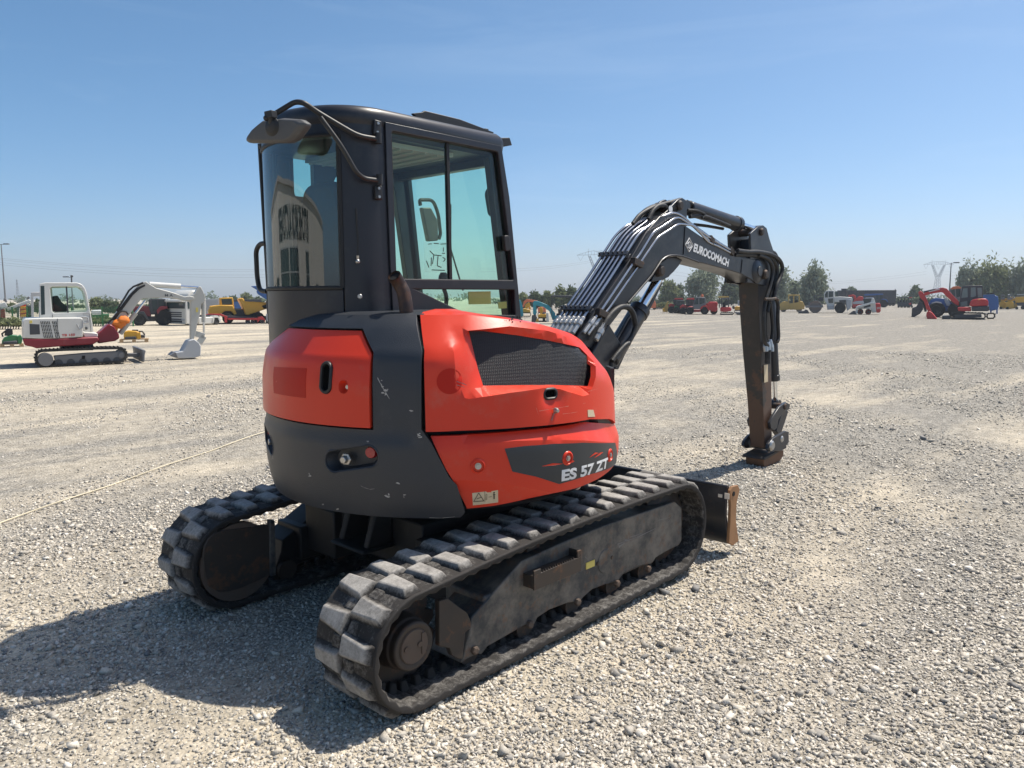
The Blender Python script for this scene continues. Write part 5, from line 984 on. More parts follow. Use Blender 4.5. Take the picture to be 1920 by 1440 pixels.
for k in range(12): X = 1120+k*12; a.prism(v.poly(c2, [(X,375),(X+5,375),(X+5,535),(X,535)], 0), v.far*-.03, 0)
a.build('ribs', 'pale_grey', v.root)
v = Veh('tipper_trailer', 'raised blue tipping trailer showing left of the cab handrail', 'trailer', c2(1815, 640), 0, None, True); v.prof('tipping_bed', 'blue_paint', c2, [(1620,220),(1690,215),(1810,262),(1830,300),(1830,390),(1700,310),(1685,285),(1690,262)], 0, 2.4, bevel=.03); v.prof('support_frame', 'slate', c2, [(1790,380),(1830,390),(1835,620),(1810,620)], .8, 1.6); v.prof('rear_body', 'pale_grey', c2, [(1790,540),(1840,520),(1840,615),(1800,615)], 0, 2.0); [v.wheel(c2, (1812,625), 22/6.0, d, d+.3) for d in (0, 2)]
# ---- left edge: spreader jibs, seed drill, white frame, fence, tank
v = Veh('crane_jib', 'white lattice-free loading jib with a hook, the nearer of the two at the left edge', 'crane', (30, 612), 0)
v.prof('arm', 'white_paint', c1, [(70,762),(300,672),(325,690),(320,705),(80,792)], .4, .7, bevel=.03); v.tube('hook', 'mid_grey', c1, [(300,680),(288,650),(300,645),(310,660)], .5, .04); v.prof('post', 'mid_grey', c1, [(175,740),(200,735),(200,940),(175,940)], .4, .7); v.prof('base', 'slate', c1, [(120,900),(260,900),(270,950),(110,950)], 0, 1.2)
v = Veh('crane_jib', 'white loading jib cut off by the left edge of the view', 'crane', (6, 612), 0)
v.prof('arm', 'white_paint', c1, [(-60,730),(55,700),(78,740),(75,765),(-60,775)], .4, .7, bevel=.03); v.tube('hook', 'mid_grey', c1, [(70,700),(60,665),(45,665),(42,690)], .5, .04); v.prof('post', 'mid_grey', c1, [(-20,750),(5,750),(5,940),(-20,940)], .4, .7)
v = Veh('seed_drill', 'red seed drill with yellow hoppers stacked at the left behind the hedge', 'farm machine', (43, 608), 0)
v.prof('frame', 'red_paint', c1, [(205,780),(215,725),(240,705),(265,710),(280,790),(272,880),(210,890)], 0, 1.6); [v.prof('hopper', 'yellow_paint', c1, [(212,y),(270,y-6),(272,y+16),(214,y+24)], -.1, 1.2) for y in (748,790,832)]; [v.prof('coulter', 'pale_grey', c1, [(x,850),(x+14,850),(x+4,895),(x-8,895)], -.1, .1) for x in (215,235,255)]
v = Veh('seed_drill', 'dark red implement at the far left edge under the cut-off jib', 'farm machine', (4, 610), 0); v.prof('frame', 'crimson_paint', c1, [(-30,790),(50,770),(60,880),(-30,885)], 0, 1.5); v.prof('hitch', 'slate', c1, [(10,760),(40,755),(45,790),(10,790)], .3, .8); v.prof('blue_cover', 'blue_paint', c1, [(-20,745),(25,740),(25,775),(-20,780)], .2, 1)
v = Veh('tractor', 'small grey-green tractor half hidden behind the white excavator cab', 'tractor', (54, 612), 0)
tractor(v, c1, [(270,820),(330,820),(330,860),(270,860)], 'mid_grey', [(280,770),(330,765),(335,830),(280,835)], [(270,740),(325,738),(335,800),(272,805)], [[(278,748),(318,746),(322,780),(280,782)]], ((345,850), 44/5.54), ((285,870), 30/5.54), 'red_paint')
v = Veh('loading_frame', 'pale grey steel portal frame standing behind the white excavator cab', 'frame', c1(370, 985), 0)
v.prof('post', 'pale_grey', c1, [(318,625),(348,625),(352,868),(338,980),(330,980)], 0, .2); v.prof('crossbeam', 'pale_grey', c1, [(318,605),(335,596),(470,596),(470,640),(345,640),(330,632)], 0, .2, bevel=.03); v.prof('post', 'pale_grey', c1, [(440,630),(468,630),(468,980),(445,980)], 0, .2)
v = Veh('water_tank', 'white plastic tank with green frame behind the wire fence', 'tank', c1(1010, 925), 0); v.prof('tank_shell', 'tank_white', c1, [(945,800),(960,785),(1055,782),(1072,800),(1072,835),(950,840)], 0, 1.6, bevel=.12); v.prof('frame', 'green_paint', c1, [(945,835),(1135,825),(1130,868),(950,870)], 0, 1.6); [v.wheel(c1, p, 22/5.54, d, d+.3) for p in ((985,890),(1100,890)) for d in (0, 1.4)]
def wire_fence(label, u0, u1, v0, vt, n):
    A, B = PZ(u0, v0, 0), PZ(u1, v0, 0); h = PZ(u0, v0, 0); D = np.dot(A-CAM, FW); H = (v0-vt)*D/FPX; f = thing('wire_fence', label, 'fence', tuple(A)); m_ = MB(); L_ = B-A
    for k in range(n+1):
        p = L_*k/n; a = MB(); a.bar((p[0], p[1], 0), (p[0], p[1], H+.05), .07); a.build('post', 'green_paint', f)
    for j in range(9): z = .15+H*j/9; m_.bar((0, 0, z), (L_[0], L_[1], z), .012)
    for k in range(n*18): p = L_*k/(n*18); m_.bar((p[0], p[1], .1), (p[0], p[1], H), .008)
    m_.build('mesh_panel', 'green_paint', f)
wire_fence('green wire mesh fence on posts behind the white excavator', -30, 250, 612, 577, 10)
# ---- small excavators seen between the cab and the boom
def small_digger(name, label, col, c, gp, boom, stick, track, body, canopy=None, cabcol='slate', left=True, w=.22, bucket=None):
    v = Veh(name, label, 'excavator', gp, 0, 'small excavators lined up behind the boom', left)
    for d in (0, .9): v.track(c, track, d, d+.3, th=.06, lug=.16)
    v.prof('body', col, c, body, .05, 1.15, bevel=.04)
    if boom: v.prof('boom', col, c, boom, .45, .45+w, bevel=.02)
    if stick: v.prof('dipper_arm', col, c, stick, .47, .43+w, bevel=.02)
    if bucket: v.prof('bucket', 'slate', c, bucket, .3, .85, bevel=.02)
    if canopy:
        x0, x1, yt, yb = canopy; v.prof('canopy_roof', cabcol, c, [(x0,yt+8),(x0+20,yt),(x1-20,yt+4),(x1,yt+30),(x0,yt+30)], 0, 1.2, bevel=.03)
        for x in (x0+8, x1-14):
            for d in (.05, 1.1): v.prof('canopy_post', cabcol, c, [(x,yt+20),(x+10,yt+20),(x+10,yb),(x,yb)], d, d+.06)
        v.prof('seat', 'seat', c, [(x0+90,yb-80),(x0+140,yb-80),(x0+150,yb),(x0+70,yb),(x0+70,yb-25),(x0+95,yb-30)], .4, .85, bevel=.03)
    return v
small_digger('mini_excavator', 'teal mini excavator with a black canopy just left of the boom pipes', 'teal_paint', c3, c3(620, 1010), [(265,740),(285,715),(330,715),(470,770),(555,870),(560,960),(520,960),(480,845),(400,790),(300,770)], [(268,740),(305,740),(318,860),(300,920),(270,880)], [(555,960),(570,935),(760,935),(780,970),(760,1005),(575,1005)], [(545,905),(640,900),(760,905),(765,945),(550,950)], (500, 790, 640, 905), 'slate', bucket=[(255,900),(300,890),(320,930),(300,990),(250,985)])
small_digger('mini_excavator', 'yellow mini excavator with a raised arm between the teal machines', 'yellow_paint', c3, c3(190, 925), [(200,740),(225,735),(245,820),(215,830)], [(175,760),(215,735),(222,760),(190,850),(160,850)], [(130,880),(145,865),(235,865),(245,885),(235,915),(140,915)], [(135,820),(165,810),(235,830),(238,868),(140,868)], None)
small_digger('mini_excavator', 'orange-red mini excavator arm standing over the yellow machine', 'light_orange', c3, c3(215, 900), [(135,790),(150,720),(190,690),(250,700),(330,712),(330,735),(250,730),(195,725),(165,760),(150,800)], None, [(330,880),(345,862),(430,862),(440,885),(430,905),(335,905)], [(335,800),(430,790),(440,865),(335,865)], None, w=.3)
small_digger('mini_excavator', 'amber mini excavator mostly hidden behind the teal arm', 'yellow_paint', c3, c3(400, 985), [(350,800),(380,790),(400,830),(395,900),(370,900)], [(365,820),(395,820),(385,940),(355,940)], [(330,950),(345,930),(460,930),(470,955),(460,985),(335,985)], [(330,900),(370,880),(455,885),(460,935),(335,935)], None)
small_digger('mini_excavator', 'teal mini excavator arm cut off by the cab edge', 'teal_paint', c3, c3(110, 930), [(60,700),(105,700),(130,760),(120,800),(60,760)], [(98,720),(132,770),(148,900),(125,925),(100,900)], [(30,890),(50,875),(100,875),(110,895),(100,925),(35,925)], [(20,800),(80,800),(85,880),(20,880)], None)
v = Veh('attachment_stand', 'white and dark attachments standing in front of the amber excavator', 'attachment', c3(455, 985), 0, None, True); v.prof('frame', 'white_paint', c3, [(440,870),(470,865),(478,980),(440,985)], 0, .4, bevel=.03); v.prof('hammer', 'slate', c3, [(385,870),(425,865),(430,985),(395,985)], .1, .5, bevel=.03); v.prof('base', 'yellow_paint', c3, [(300,945),(340,940),(345,985),(300,985)], 0, .5, bevel=.02)
# ---- machines under the boom arch
v = Veh('baler', 'orange harvesting machine with a pale roof at the tree line left of the tractors', 'farm machine', c4(190, 880), 0)
v.prof('body', 'light_orange', c4, [(95,830),(130,760),(170,735),(240,730),(265,790),(255,850),(100,860)], 0, 2.4, bevel=.05); v.prof('roof', 'pale_grey', c4, [(180,700),(275,692),(280,712),(190,715)], .2, 2.2); v.prof('mast', 'slate', c4, [(195,712),(215,712),(215,740),(195,740)], .5, 1.8); v.prof('vent', 'slate', c4, [(150,760),(225,756),(225,772),(150,776)], -.03, .05); [v.wheel(c4, p, 26/8.727, d, d+.4) for p in ((140,860),(235,858)) for d in (.05, 1.9)]; v.prof('drawbar', 'slate', c4, [(255,840),(340,850),(340,862),(255,858)], .8, 1.4)
v = Veh('tractor', 'red tractor with a yellow front loader, first of the row beneath the boom', 'tractor', c4(560, 935), 0, 'farm tractors parked beneath the boom', True)
tractor(v, c4, [(480,860),(600,860),(600,890),(480,890)], 'red_paint', [(470,800),(500,780),(600,790),(600,850),(475,850)], [(540,720),(565,705),(705,700),(712,715),(700,800),(550,800)], [[(565,725),(615,722),(620,780),(570,785)],[(630,722),(690,720),(690,780),(632,780)]], ((610,870), 62/8.727), ((510,880), 55/8.727), 'rim_grey'); v.prof('loader_arm', 'sand_yellow', c4, [(370,880),(420,800),(445,740),(470,745),(450,820),(470,870),(450,920),(375,915)], .2, .5, bevel=.02); v.prof('loader_bucket', 'yellow_paint', c4, [(368,860),(410,850),(415,915),(370,912)], .0, 1.8); v.prof('roof', 'red_paint', c4, [(555,712),(570,692),(700,690),(712,715)], .28, 1.62)
v = Veh('tractor', 'green tractor standing between the two red tractors beneath the boom', 'tractor', c4(640, 940), 0, 'farm tractors parked beneath the boom', True)
tractor(v, c4, [(560,870),(690,870),(690,895),(560,895)], 'green_paint', [(560,820),(590,800),(660,800),(660,860),(560,860)], [(590,745),(600,728),(725,725),(735,745),(730,820),(600,820)], [[(605,748),(650,746),(655,800),(610,805)],[(665,746),(720,744),(722,800),(668,802)]], ((680,875), 60/8.727), ((585,890), 48/8.727), 'rim_cream')
v = Veh('tractor', 'red tractor with a black loader hitch next to the telehandler', 'tractor', c4(760, 950), 0, 'farm tractors parked beneath the boom', True)
tractor(v, c4, [(680,870),(830,870),(830,900),(680,900)], 'red_paint', [(650,830),(690,800),(800,795),(840,830),(840,860),(660,862)], [(745,720),(765,700),(880,698),(890,720),(880,815),(755,815)], [[(765,722),(805,720),(810,780),(770,785)],[(822,720),(872,718),(872,780),(826,780)]], ((810,890), 64/8.727), ((700,905), 52/8.727), 'rim_grey'); v.prof('roof', 'red_paint', c4, [(757,712),(772,690),(885,688),(895,712)], .28, 1.62); v.prof('front_linkage', 'black', c4, [(660,880),(745,870),(750,950),(690,955),(660,920)], .3, 1.5, bevel=.02)
v = Veh('telehandler', 'red and grey telescopic handler with big wheels under the boom arch', 'telehandler', c4(1030, 958), 0)
cb = v.prof('cab', 'mid_grey', c4, [(870,800),(890,740),(915,685),(945,672),(1060,676),(1075,700),(1080,800),(980,870),(870,870)], .1, 1.3, bevel=.04); v.prof('side_window', 'pane', c4, [(895,745),(920,695),(955,690),(955,790),(880,795)], .085, .12, cb); v.prof('side_window', 'pane', c4, [(970,692),(1052,694),(1060,760),(990,790),(972,790)], .085, .12, cb); v.prof('roof', 'pale_grey', c4, [(1000,676),(1060,676),(1062,695),(1000,695)], .2, 1.2); a = MB(); a.ball(v.P(c4(1015,660), .6), .14, 6, (1,1,1.6)); a.build('beacon', 'light_orange', cb)
v.prof('chassis', 'red_paint', c4, [(770,850),(800,825),(870,830),(880,880),(1000,880),(1000,915),(880,920),(770,900)], .2, 2.0, bevel=.03); v.prof('rear_body', 'red_paint', c4, [(1100,790),(1130,752),(1260,748),(1275,790),(1262,830),(1275,870),(1240,910),(1160,905),(1110,860)], .4, 2.1, bevel=.06); v.prof('boom_arm', 'red_paint', c4, [(1060,790),(1110,770),(1130,800),(1130,850),(1090,860)], 1.4, 1.9); v.prof('fender', 'red_paint', c4, [(980,880),(1000,830),(1040,808),(1090,810),(1120,840),(1140,900),(1125,900),(1085,835),(1040,828),(1005,870)], .0, .5)
for p, r in (((1058,890), 64),((818,895), 62)): [v.wheel(c4, p, r/8.727, d, d+.5, 'mid_grey') for d in (.0, 1.7)]
v.wheel(c4, (1210,890), 58/8.727, 1.0, 1.5, 'mid_grey')
v = Veh('mini_excavator', 'red mini excavator under a yellow-topped canopy with its blade down', 'excavator', c4(1420, 965), 0, None, False)
v.prof('body', 'red_paint', c4, [(1310,850),(1330,835),(1480,838),(1500,870),(1490,900),(1400,918),(1315,910)], .05, 1.5, bevel=.04); v.prof('canopy_roof', 'sand_yellow', c4, [(1280,665),(1310,655),(1450,658),(1455,675),(1290,685)], .0, 1.5); v.prof('canopy_roof', 'mid_grey', c4, [(1330,695),(1470,682),(1485,700),(1335,710)], .1, 1.4)
for x in (1290, 1330, 1440): v.prof('canopy_post', 'slate', c4, [(x,680),(x+12,680),(x+18,845),(x,845)], .1, .2)
v.prof('seat', 'seat', c4, [(1355,760),(1395,755),(1405,840),(1350,840)], .4, 1.0, bevel=.03); v.prof('windscreen', 'pane', c4, [(1385,735),(1440,730),(1448,800),(1400,810)], .3, .33); v.track(c4, [(1312,935),(1330,922),(1520,922),(1535,940),(1520,965),(1320,965)], 0, .35, th=.08, lug=.2); v.track(c4, [(1312,935),(1330,922),(1520,922),(1535,940),(1520,965),(1320,965)], 1.1, 1.45, th=.08, lug=.2); v.prof('dozer_blade', 'slate', c4, [(1560,935),(1640,920),(1660,880),(1668,960),(1590,962)], .0, 1.5)
v = Veh('mini_excavator', 'small amber excavator body next to the canopy excavator, close to the dipper arm', 'excavator', c4(1590, 940), 0); v.prof('body', 'yellow_paint', c4, [(1545,840),(1575,822),(1640,830),(1645,880),(1550,885)], 0, 1.2, bevel=.04); a = MB(); v.prof('boom', 'slate', c4, [(1505,830),(1530,810),(1550,830),(1545,870),(1515,865)], .4, .7); v.track(c4, [(1540,900),(1555,885),(1650,885),(1660,905),(1650,930),(1545,930)], 0, .3, th=.08, lug=.2); v.track(c4, [(1540,900),(1555,885),(1650,885),(1660,905),(1650,930),(1545,930)], .9, 1.2, th=.08, lug=.2)
v = Veh('site_cabin', 'pale container cabin far behind the dipper arm', 'cabin', c4(1635, 850), 0); v.prof('shell', 'pale_grey', c4, [(1598,730),(1668,728),(1668,805),(1598,808)], 0, 3, bevel=.02); v.prof('door', 'mid_grey', c4, [(1615,745),(1635,745),(1635,806),(1615,806)], -.05, .05)
# ---- rollers and loaders on the right
v = Veh('tandem_roller', 'yellow tandem roller with an open safety frame right of the dipper', 'roller', c5(330, 775), 0)
v.prof('front_body', 'sand_yellow', c5, [(150,715),(165,660),(215,630),(290,628),(300,740),(250,745),(155,742)], .1, 1.7, bevel=.05); v.prof('rear_body', 'sand_yellow', c5, [(290,660),(420,640),(440,622),(480,630),(508,690),(500,735),(440,740),(300,745)], .1, 1.7, bevel=.05)
for x, d in ((278, .15), (278, 1.55), (348, .15), (348, 1.55), (425, .15), (425, 1.55)): v.prof('frame_post', 'sand_yellow', c5, [(x,545),(x+17,545),(x+17,660),(x-2,660)], d, d+.1)
v.prof('frame_top', 'sand_yellow', c5, [(276,533),(440,532),(442,550),(278,552)], .1, 1.7); v.prof('seat', 'seat', c5, [(370,620),(410,610),(420,655),(365,660)], .5, 1.2, bevel=.03)
for p in ((215,735),(430,732)):
    x, y, z = v.P(c5(*p), .2); a = MB(); r = 40*v.k/7.385*1.05; a.lathe([(0,0),(r*.86,0),(r*.9,.03),(r,.03),(r,1.4),(0,1.4)], (x, v.far*.2, max(r, z)), (0, v.far, 0), 28); a.build('drum', 'steel_drum', v.root)
v.prof('drum_frame', 'sand_yellow', c5, [(150,715),(270,715),(270,745),(150,748)], .05, .18); v.prof('drum_frame', 'sand_yellow', c5, [(365,715),(505,708),(505,735),(365,745)], .05, .18)
v = Veh('attachment_stand', 'low dark attachment lying on the gravel in front of the rollers', 'attachment', c5(490, 796), 0); v.prof('frame', 'slate', c5, [(415,785),(440,765),(500,760),(520,740),(545,745),(575,790),(560,796),(420,796)], 0, .8, bevel=.02)
v = Veh('soil_compactor', 'pale single-drum soil compactor with a huge steel drum and cab', 'roller', c5(820, 790), 0)
x, y, z = v.P(c5(655,705), .2); r = 85*v.k; r = 85/7.385*v.k; a = MB(); a.lathe([(0,.1),(r*.85,.1),(r*.9,0),(r,0),(r,2.0),(0,2.0)], (x, v.far*.2, r), (0, v.far, 0), 36); a.build('drum', 'steel_drum', v.root); v.prof('drum_frame', 'mid_grey', c5, [(520,690),(760,685),(770,712),(520,718)], .0, .18, bevel=.02); v.prof('drum_frame', 'mid_grey', c5, [(560,650),(600,640),(640,660),(640,690),(560,690)], 1.2, 1.6); v.prof('rear_lamp_bar', 'slate', c5, [(640,545),(740,540),(745,552),(645,558)], .2, 2.0); v.prof('guard', 'slate', c5, [(640,550),(652,550),(652,620),(640,620)], .2, .3); v.prof('guard', 'slate', c5, [(700,575),(760,570),(765,625),(700,622)], .4, 1.9)
cb = v.prof('cab', 'white_paint', c5, [(775,520),(805,478),(910,475),(925,490),(925,560),(920,740),(820,745),(810,660),(775,600)], .3, 1.9, bevel=.04); v.prof('side_window', 'pane', c5, [(788,530),(812,490),(830,490),(830,575),(790,575)], .285, .32, cb); v.prof('side_window', 'pane', c5, [(840,490),(902,490),(902,565),(840,572)], .285, .32, cb); v.prof('lower_window', 'pane', c5, [(830,590),(900,585),(900,650),(840,655)], .285, .32, cb); v.prof('windscreen', 'pane', c5, [(930,490),(972,488),(972,560),(930,562)], 1.0, 1.1)
v.prof('engine_hood', 'white_paint', c5, [(915,570),(1000,560),(1165,575),(1172,600),(1165,690),(1140,700),(1100,640),(920,640)], .1, 2.0, bevel=.05); v.prof('vent', 'slate', c5, [(985,612),(1080,606),(1080,640),(990,645)], .08, .12); v.prof('rear_counterweight', 'pale_grey', c5, [(1085,600),(1150,600),(1150,720),(1100,760),(1085,700)], .0, 2.1, bevel=.05); v.prof('step', 'pale_grey', c5, [(820,690),(915,690),(915,742),(830,742)], .1, .4); [v.wheel(c5, (1000,728), 70/7.385, d, d+.55, 'rim_cream', hub=.52) for d in (0, 1.6)]
v = Veh('farm_loader', 'red farm machine with a tall dark mast behind the soil compactor', 'farm machine', c5(1250, 730), 0); v.prof('body', 'red_paint', c5, [(1170,640),(1215,590),(1260,556),(1310,560),(1330,600),(1320,660),(1290,700),(1170,720)], 0, 1.9, bevel=.05); v.prof('arm', 'red_paint', c5, [(1110,545),(1180,530),(1215,550),(1215,610),(1190,600),(1180,560),(1120,565)], .5, .9, bevel=.03); v.prof('tank', 'pale_grey', c5, [(1175,640),(1220,625),(1320,618),(1332,640),(1320,665),(1180,668)], -.1, 1.2, bevel=.05); v.prof('mast', 'slate', c5, [(1012,452),(1090,450),(1095,520),(1085,560),(1030,560)], 1.0, 1.8, bevel=.03); [v.wheel(c5, p, 30/7.385, d, d+.4) for p in ((1190,700),(1300,695)) for d in (.1, 1.5)]
v = Veh('skid_steer', 'white skid-steer loader with red wheels and red rear, bucket on the ground', 'loader', c5(1340, 812), 0, None, True)
v.prof('body', 'white_paint', c5, [(1225,700),(1240,690),(1420,640),(1440,580),(1465,580),(1490,650),(1500,780),(1440,785),(1420,730),(1240,735)], .25, 1.6, bevel=.04); cb = v.prof('cab', 'slate', c5, [(1310,600),(1330,585),(1425,580),(1440,600),(1425,645),(1335,660)], .35, 1.5, bevel=.03); v.prof('side_window', 'pane', c5, [(1330,600),(1410,598),(1410,635),(1335,648)], .335, .37, cb); v.prof('roof', 'pale_grey', c5, [(1330,592),(1360,576),(1450,578),(1440,592)], .35, 1.5); v.prof('lift_arm', 'white_paint', c5, [(1220,700),(1420,645),(1470,640),(1472,665),(1420,670),(1245,720),(1240,790),(1215,810),(1212,740)], .0, .22, bevel=.02); v.prof('lift_arm', 'white_paint', c5, [(1220,700),(1420,645),(1470,640),(1472,665),(1420,670),(1245,720),(1240,790),(1215,810),(1212,740)], 1.65, 1.85, bevel=.02)
v.prof('rear_door', 'red_paint', c5, [(1485,655),(1545,652),(1560,670),(1562,760),(1545,785),(1500,785)], .25, 1.6, bevel=.05); v.text('200', c5, (1505,735), (1552,730), (1505,712), .245, 'white_paint', v.root); v.prof('bucket', 'slate', c5, [(1110,815),(1150,780),(1180,760),(1210,765),(1225,812),(1150,818)], .0, 1.85); v.prof('vent', 'slate', c5, [(1322,700),(1418,668),(1422,700),(1330,722)], .235, .28)
for p in ((1278,778),(1388,778)): [v.wheel(c5, p, 38/7.385, d, d+.3, 'red_paint', hub=.62) for d in (.0, 1.5)]
v = Veh('tractor', 'blue tractor with a white-rimmed rear wheel before the dark trailer', 'tractor', c5(1560, 712), 0, None, True)
tractor(v, c5, [(1400,640),(1600,640),(1600,670),(1400,670)], 'blue_paint', [(1310,600),(1340,575),(1480,570),(1480,640),(1315,640)], [(1430,540),(1480,525),(1590,522),(1605,540),(1600,620),(1480,620)], [[(1490,540),(1530,538),(1530,600),(1495,602)],[(1545,538),(1590,536),(1588,598),(1548,600)]], ((1605,658), 56/7.385), ((1390,670), 42/7.385), 'rim_cream'); v.prof('roof', 'blue_paint', c5, [(1330,535),(1345,525),(1590,520),(1598,535),(1480,545),(1335,548)], .28, 1.62); v.prof('fender', 'blue_paint', c5, [(1555,610),(1590,590),(1640,598),(1668,640),(1655,640),(1630,610),(1590,605)], .0, .5)
v = Veh('box_trailer', 'long dark grey box trailer parked behind the rollers and blue tractor', 'trailer', c5(1600, 690), 0, None, True); a = v.prof('box', 'trailer_dark', c5, [(960,482),(1765,476),(1778,484),(1775,635),(960,640)], 0, 2.6, bevel=.02); v.prof('top_rail', 'slate', c5, [(960,476),(1780,472),(1780,484),(960,488)], -.05, 2.65); v.prof('chassis', 'slate', c5, [(1000,640),(1770,636),(1768,672),(1000,676)], .1, 2.5); v.tube('corner_post', 'slate', c5, [(1762,455),(1762,640)], -.03, .06); [v.wheel(c5, (x, 660), 22/7.385, d, d+.35) for x in (1690, 1735, 1640) for d in (0, 2.2)]
for i, (x0, lab) in enumerate(((1805,'leftmost of the dark forklifts standing before the dark trailer'), (1850,'second dark forklift from the left in the row'), (1895,'third dark forklift from the left in the row'), (1950,'dark forklift with red details, nearest the red excavator arm'))):
    X = x0-1625; v = Veh('forklift', lab, 'forklift', c6(X+25, 716), 0, 'dark forklifts in a row')
    v.prof('body', 'slate', c6, [(X-5,650),(X+15,640),(X+48,640),(X+52,700),(X-5,700)], 0, 1.2, bevel=.04); v.prof('mast', 'slate', c6, [(X-12,572),(X-2,572),(X-2,705),(X-12,705)], .2, .3); v.prof('mast', 'slate', c6, [(X-12,572),(X-2,572),(X-2,705),(X-12,705)], .9, 1.0); v.prof('overhead_guard', 'slate' if i < 3 else 'red_paint', c6, [(X+2,572),(X+45,568),(X+47,578),(X+2,580)], .1, 1.1)
    for xx in (X+3, X+40): v.prof('guard_post', 'slate', c6, [(xx,575),(xx+5,575),(xx+7,650),(xx,650)], .1, .2)
    v.prof('seat', 'seat', c6, [(X+20,610),(X+32,608),(X+36,645),(X+16,645)], .4, .8)
    if i == 3: v.prof('side_panel', 'red_paint', c6, [(X+2,652),(X+30,648),(X+32,672),(X+2,674)], -.03, .02)
    [v.wheel(c6, (X+x_, 702), 14/7.385, d, d+.25) for x_ in (3, 42) for d in (.0, .95)]
# ---- orange-red excavator on the right with the blue machines behind it
v = Veh('mini_excavator', 'orange-red excavator with a black cab facing left on the far right', 'excavator', c6(1150, 880), 0, None, True)
for d in (0, 1.6): v.track(c6, [(890,830),(910,795),(1000,778),(1340,782),(1385,800),(1395,840),(1370,875),(930,880),(895,860)], d, d+.45, th=.09, lug=.22)
v.prof('track_frame', 'slate', c6, [(960,810),(1330,805),(1335,850),(960,860)], .05, .4); v.track(c6, [(1400,815),(1420,790),(1490,785),(1520,805),(1525,840),(1500,870),(1420,875),(1400,850)], 2.2, 2.6, th=.09, lug=.22)
v.prof('lower_body', 'light_red' if 'light_red' in K else 'red_paint', c6, [(1000,712),(1185,706),(1190,768),(1010,765)], .1, 2.1, bevel=.05); v.prof('rear_body', 'red_paint', c6, [(1165,690),(1175,630),(1220,600),(1290,590),(1400,590),(1428,630),(1428,690),(1190,700)], .05, 2.1, bevel=.08); v.prof('counterweight', 'slate', c6, [(1190,705),(1430,690),(1445,700),(1440,750),(1425,765),(1195,765)], .0, 2.15, bevel=.05)
oc = [(1018,690),(1040,560),(1065,425),(1090,415),(1335,408),(1348,425),(1352,575),(1290,590),(1180,605),(1165,700)]
cb = v.prof('cab', 'slate', c6, oc, 1.0, 1.06, holes=[[(1050,580),(1075,450),(1140,442),(1142,572)],[(1180,570),(1185,435),(1250,430),(1255,555),(1215,570)],[(1275,440),(1335,438),(1345,570),(1282,575)],[(1040,640),(1135,620),(1135,690),(1045,698)]], bevel=.01); v.prof('far_wall', 'slate', c6, oc, 2.0, 2.06, cb, holes=[[(1050,580),(1075,450),(1335,438),(1345,560),(1180,575)]]); v.prof('roof', 'slate', c6, [(1065,425),(1090,412),(1335,405),(1348,425)], 1.0, 2.06, cb, bevel=.03)
a = MB(); a.add([v.P(c6(*p), 1.03) for p in [(1035,700),(1045,580),(1070,440),(1340,430),(1348,575),(1160,620),(1140,700)]], [tuple(range(7))]); a.build('side_window', 'painted_sky_pane', cb, smooth=0); v.prof('seat', 'seat', c6, [(1195,500),(1235,490),(1245,580),(1150,590),(1150,570),(1200,560)], 1.3, 1.8, bevel=.03)
bo = v.prof('boom', 'red_paint', c6, [(530,530),(540,510),(640,480),(770,440),(800,436),(850,450),(920,530),(1020,630),(1015,690),(960,660),(830,545),(800,510),(770,500),(620,525),(560,550)], .75, 1.05, bevel=.03); v.prof('marking', 'white_paint', c6, [(600,488),(750,455),(755,465),(605,500)], .74, .752, bo); v.rod('dipper_cylinder', c6, (530,500), (770,445), .9, .07, 'slate', f=.7)
v.prof('dipper_arm', 'red_paint', c6, [(452,505),(480,480),(520,505),(545,540),(570,590),(600,680),(640,775),(610,775),(570,740),(530,620),(490,590),(470,550)], .78, 1.0, bevel=.03); v.prof('bucket', 'red_paint', c6, [(570,780),(610,765),(640,780),(715,870),(690,878),(580,872),(565,830)], .5, 1.3, bevel=.04); v.rod('boom_cylinder', c6, (1000,700), (850,560), .9, .07, 'slate', f=.6); v.tube('bucket_hoses', 'hose', c6, [(470,590),(520,640),(545,720),(560,770)], .9, .08); v.prof('dozer_blade', 'slate', c6, [(785,830),(900,825),(900,870),(785,880)], .0, 2.2); v.text('080', c6, (1285,612), (1320,606), (1285,596), .045, 'sticker_yellow', v.root)
v = Veh('tractor', 'large blue tractor behind the orange-red excavator boom', 'tractor', c6(760, 850), 0, None, True)
tractor(v, c6, [(600,750),(1000,740),(1000,790),(600,790)], 'blue_paint', [(600,650),(640,600),(700,580),(820,590),(1000,700),(1000,770),(610,760)], [(885,465),(935,440),(1050,440),(1060,470),(1050,610),(960,600),(890,540)], [[(905,480),(960,455),(965,560),(930,545)],[(975,455),(1040,455),(1035,560),(985,575)]], ((985,760), 105/7.385), ((705,755), 105/7.385), 'mid_grey', pillar='mid_grey'); v.prof('roof', 'light_orange', c6, [(900,450),(940,422),(1010,418),(1050,435),(1045,450),(920,462)], .25, 1.7); v.prof('fender', 'pale_grey', c6, [(640,650),(700,630),(770,640),(790,660),(700,648),(640,662)], .1, .6); v.prof('side_panel', 'pale_grey', c6, [(815,560),(860,600),(920,690),(850,690),(820,620)], .4, .44); v.prof('front_loader', 'slate', c6, [(360,850),(370,720),(430,700),(480,600),(520,640),(520,740),(480,800),(400,855)], .4, 1.4, bevel=.03)
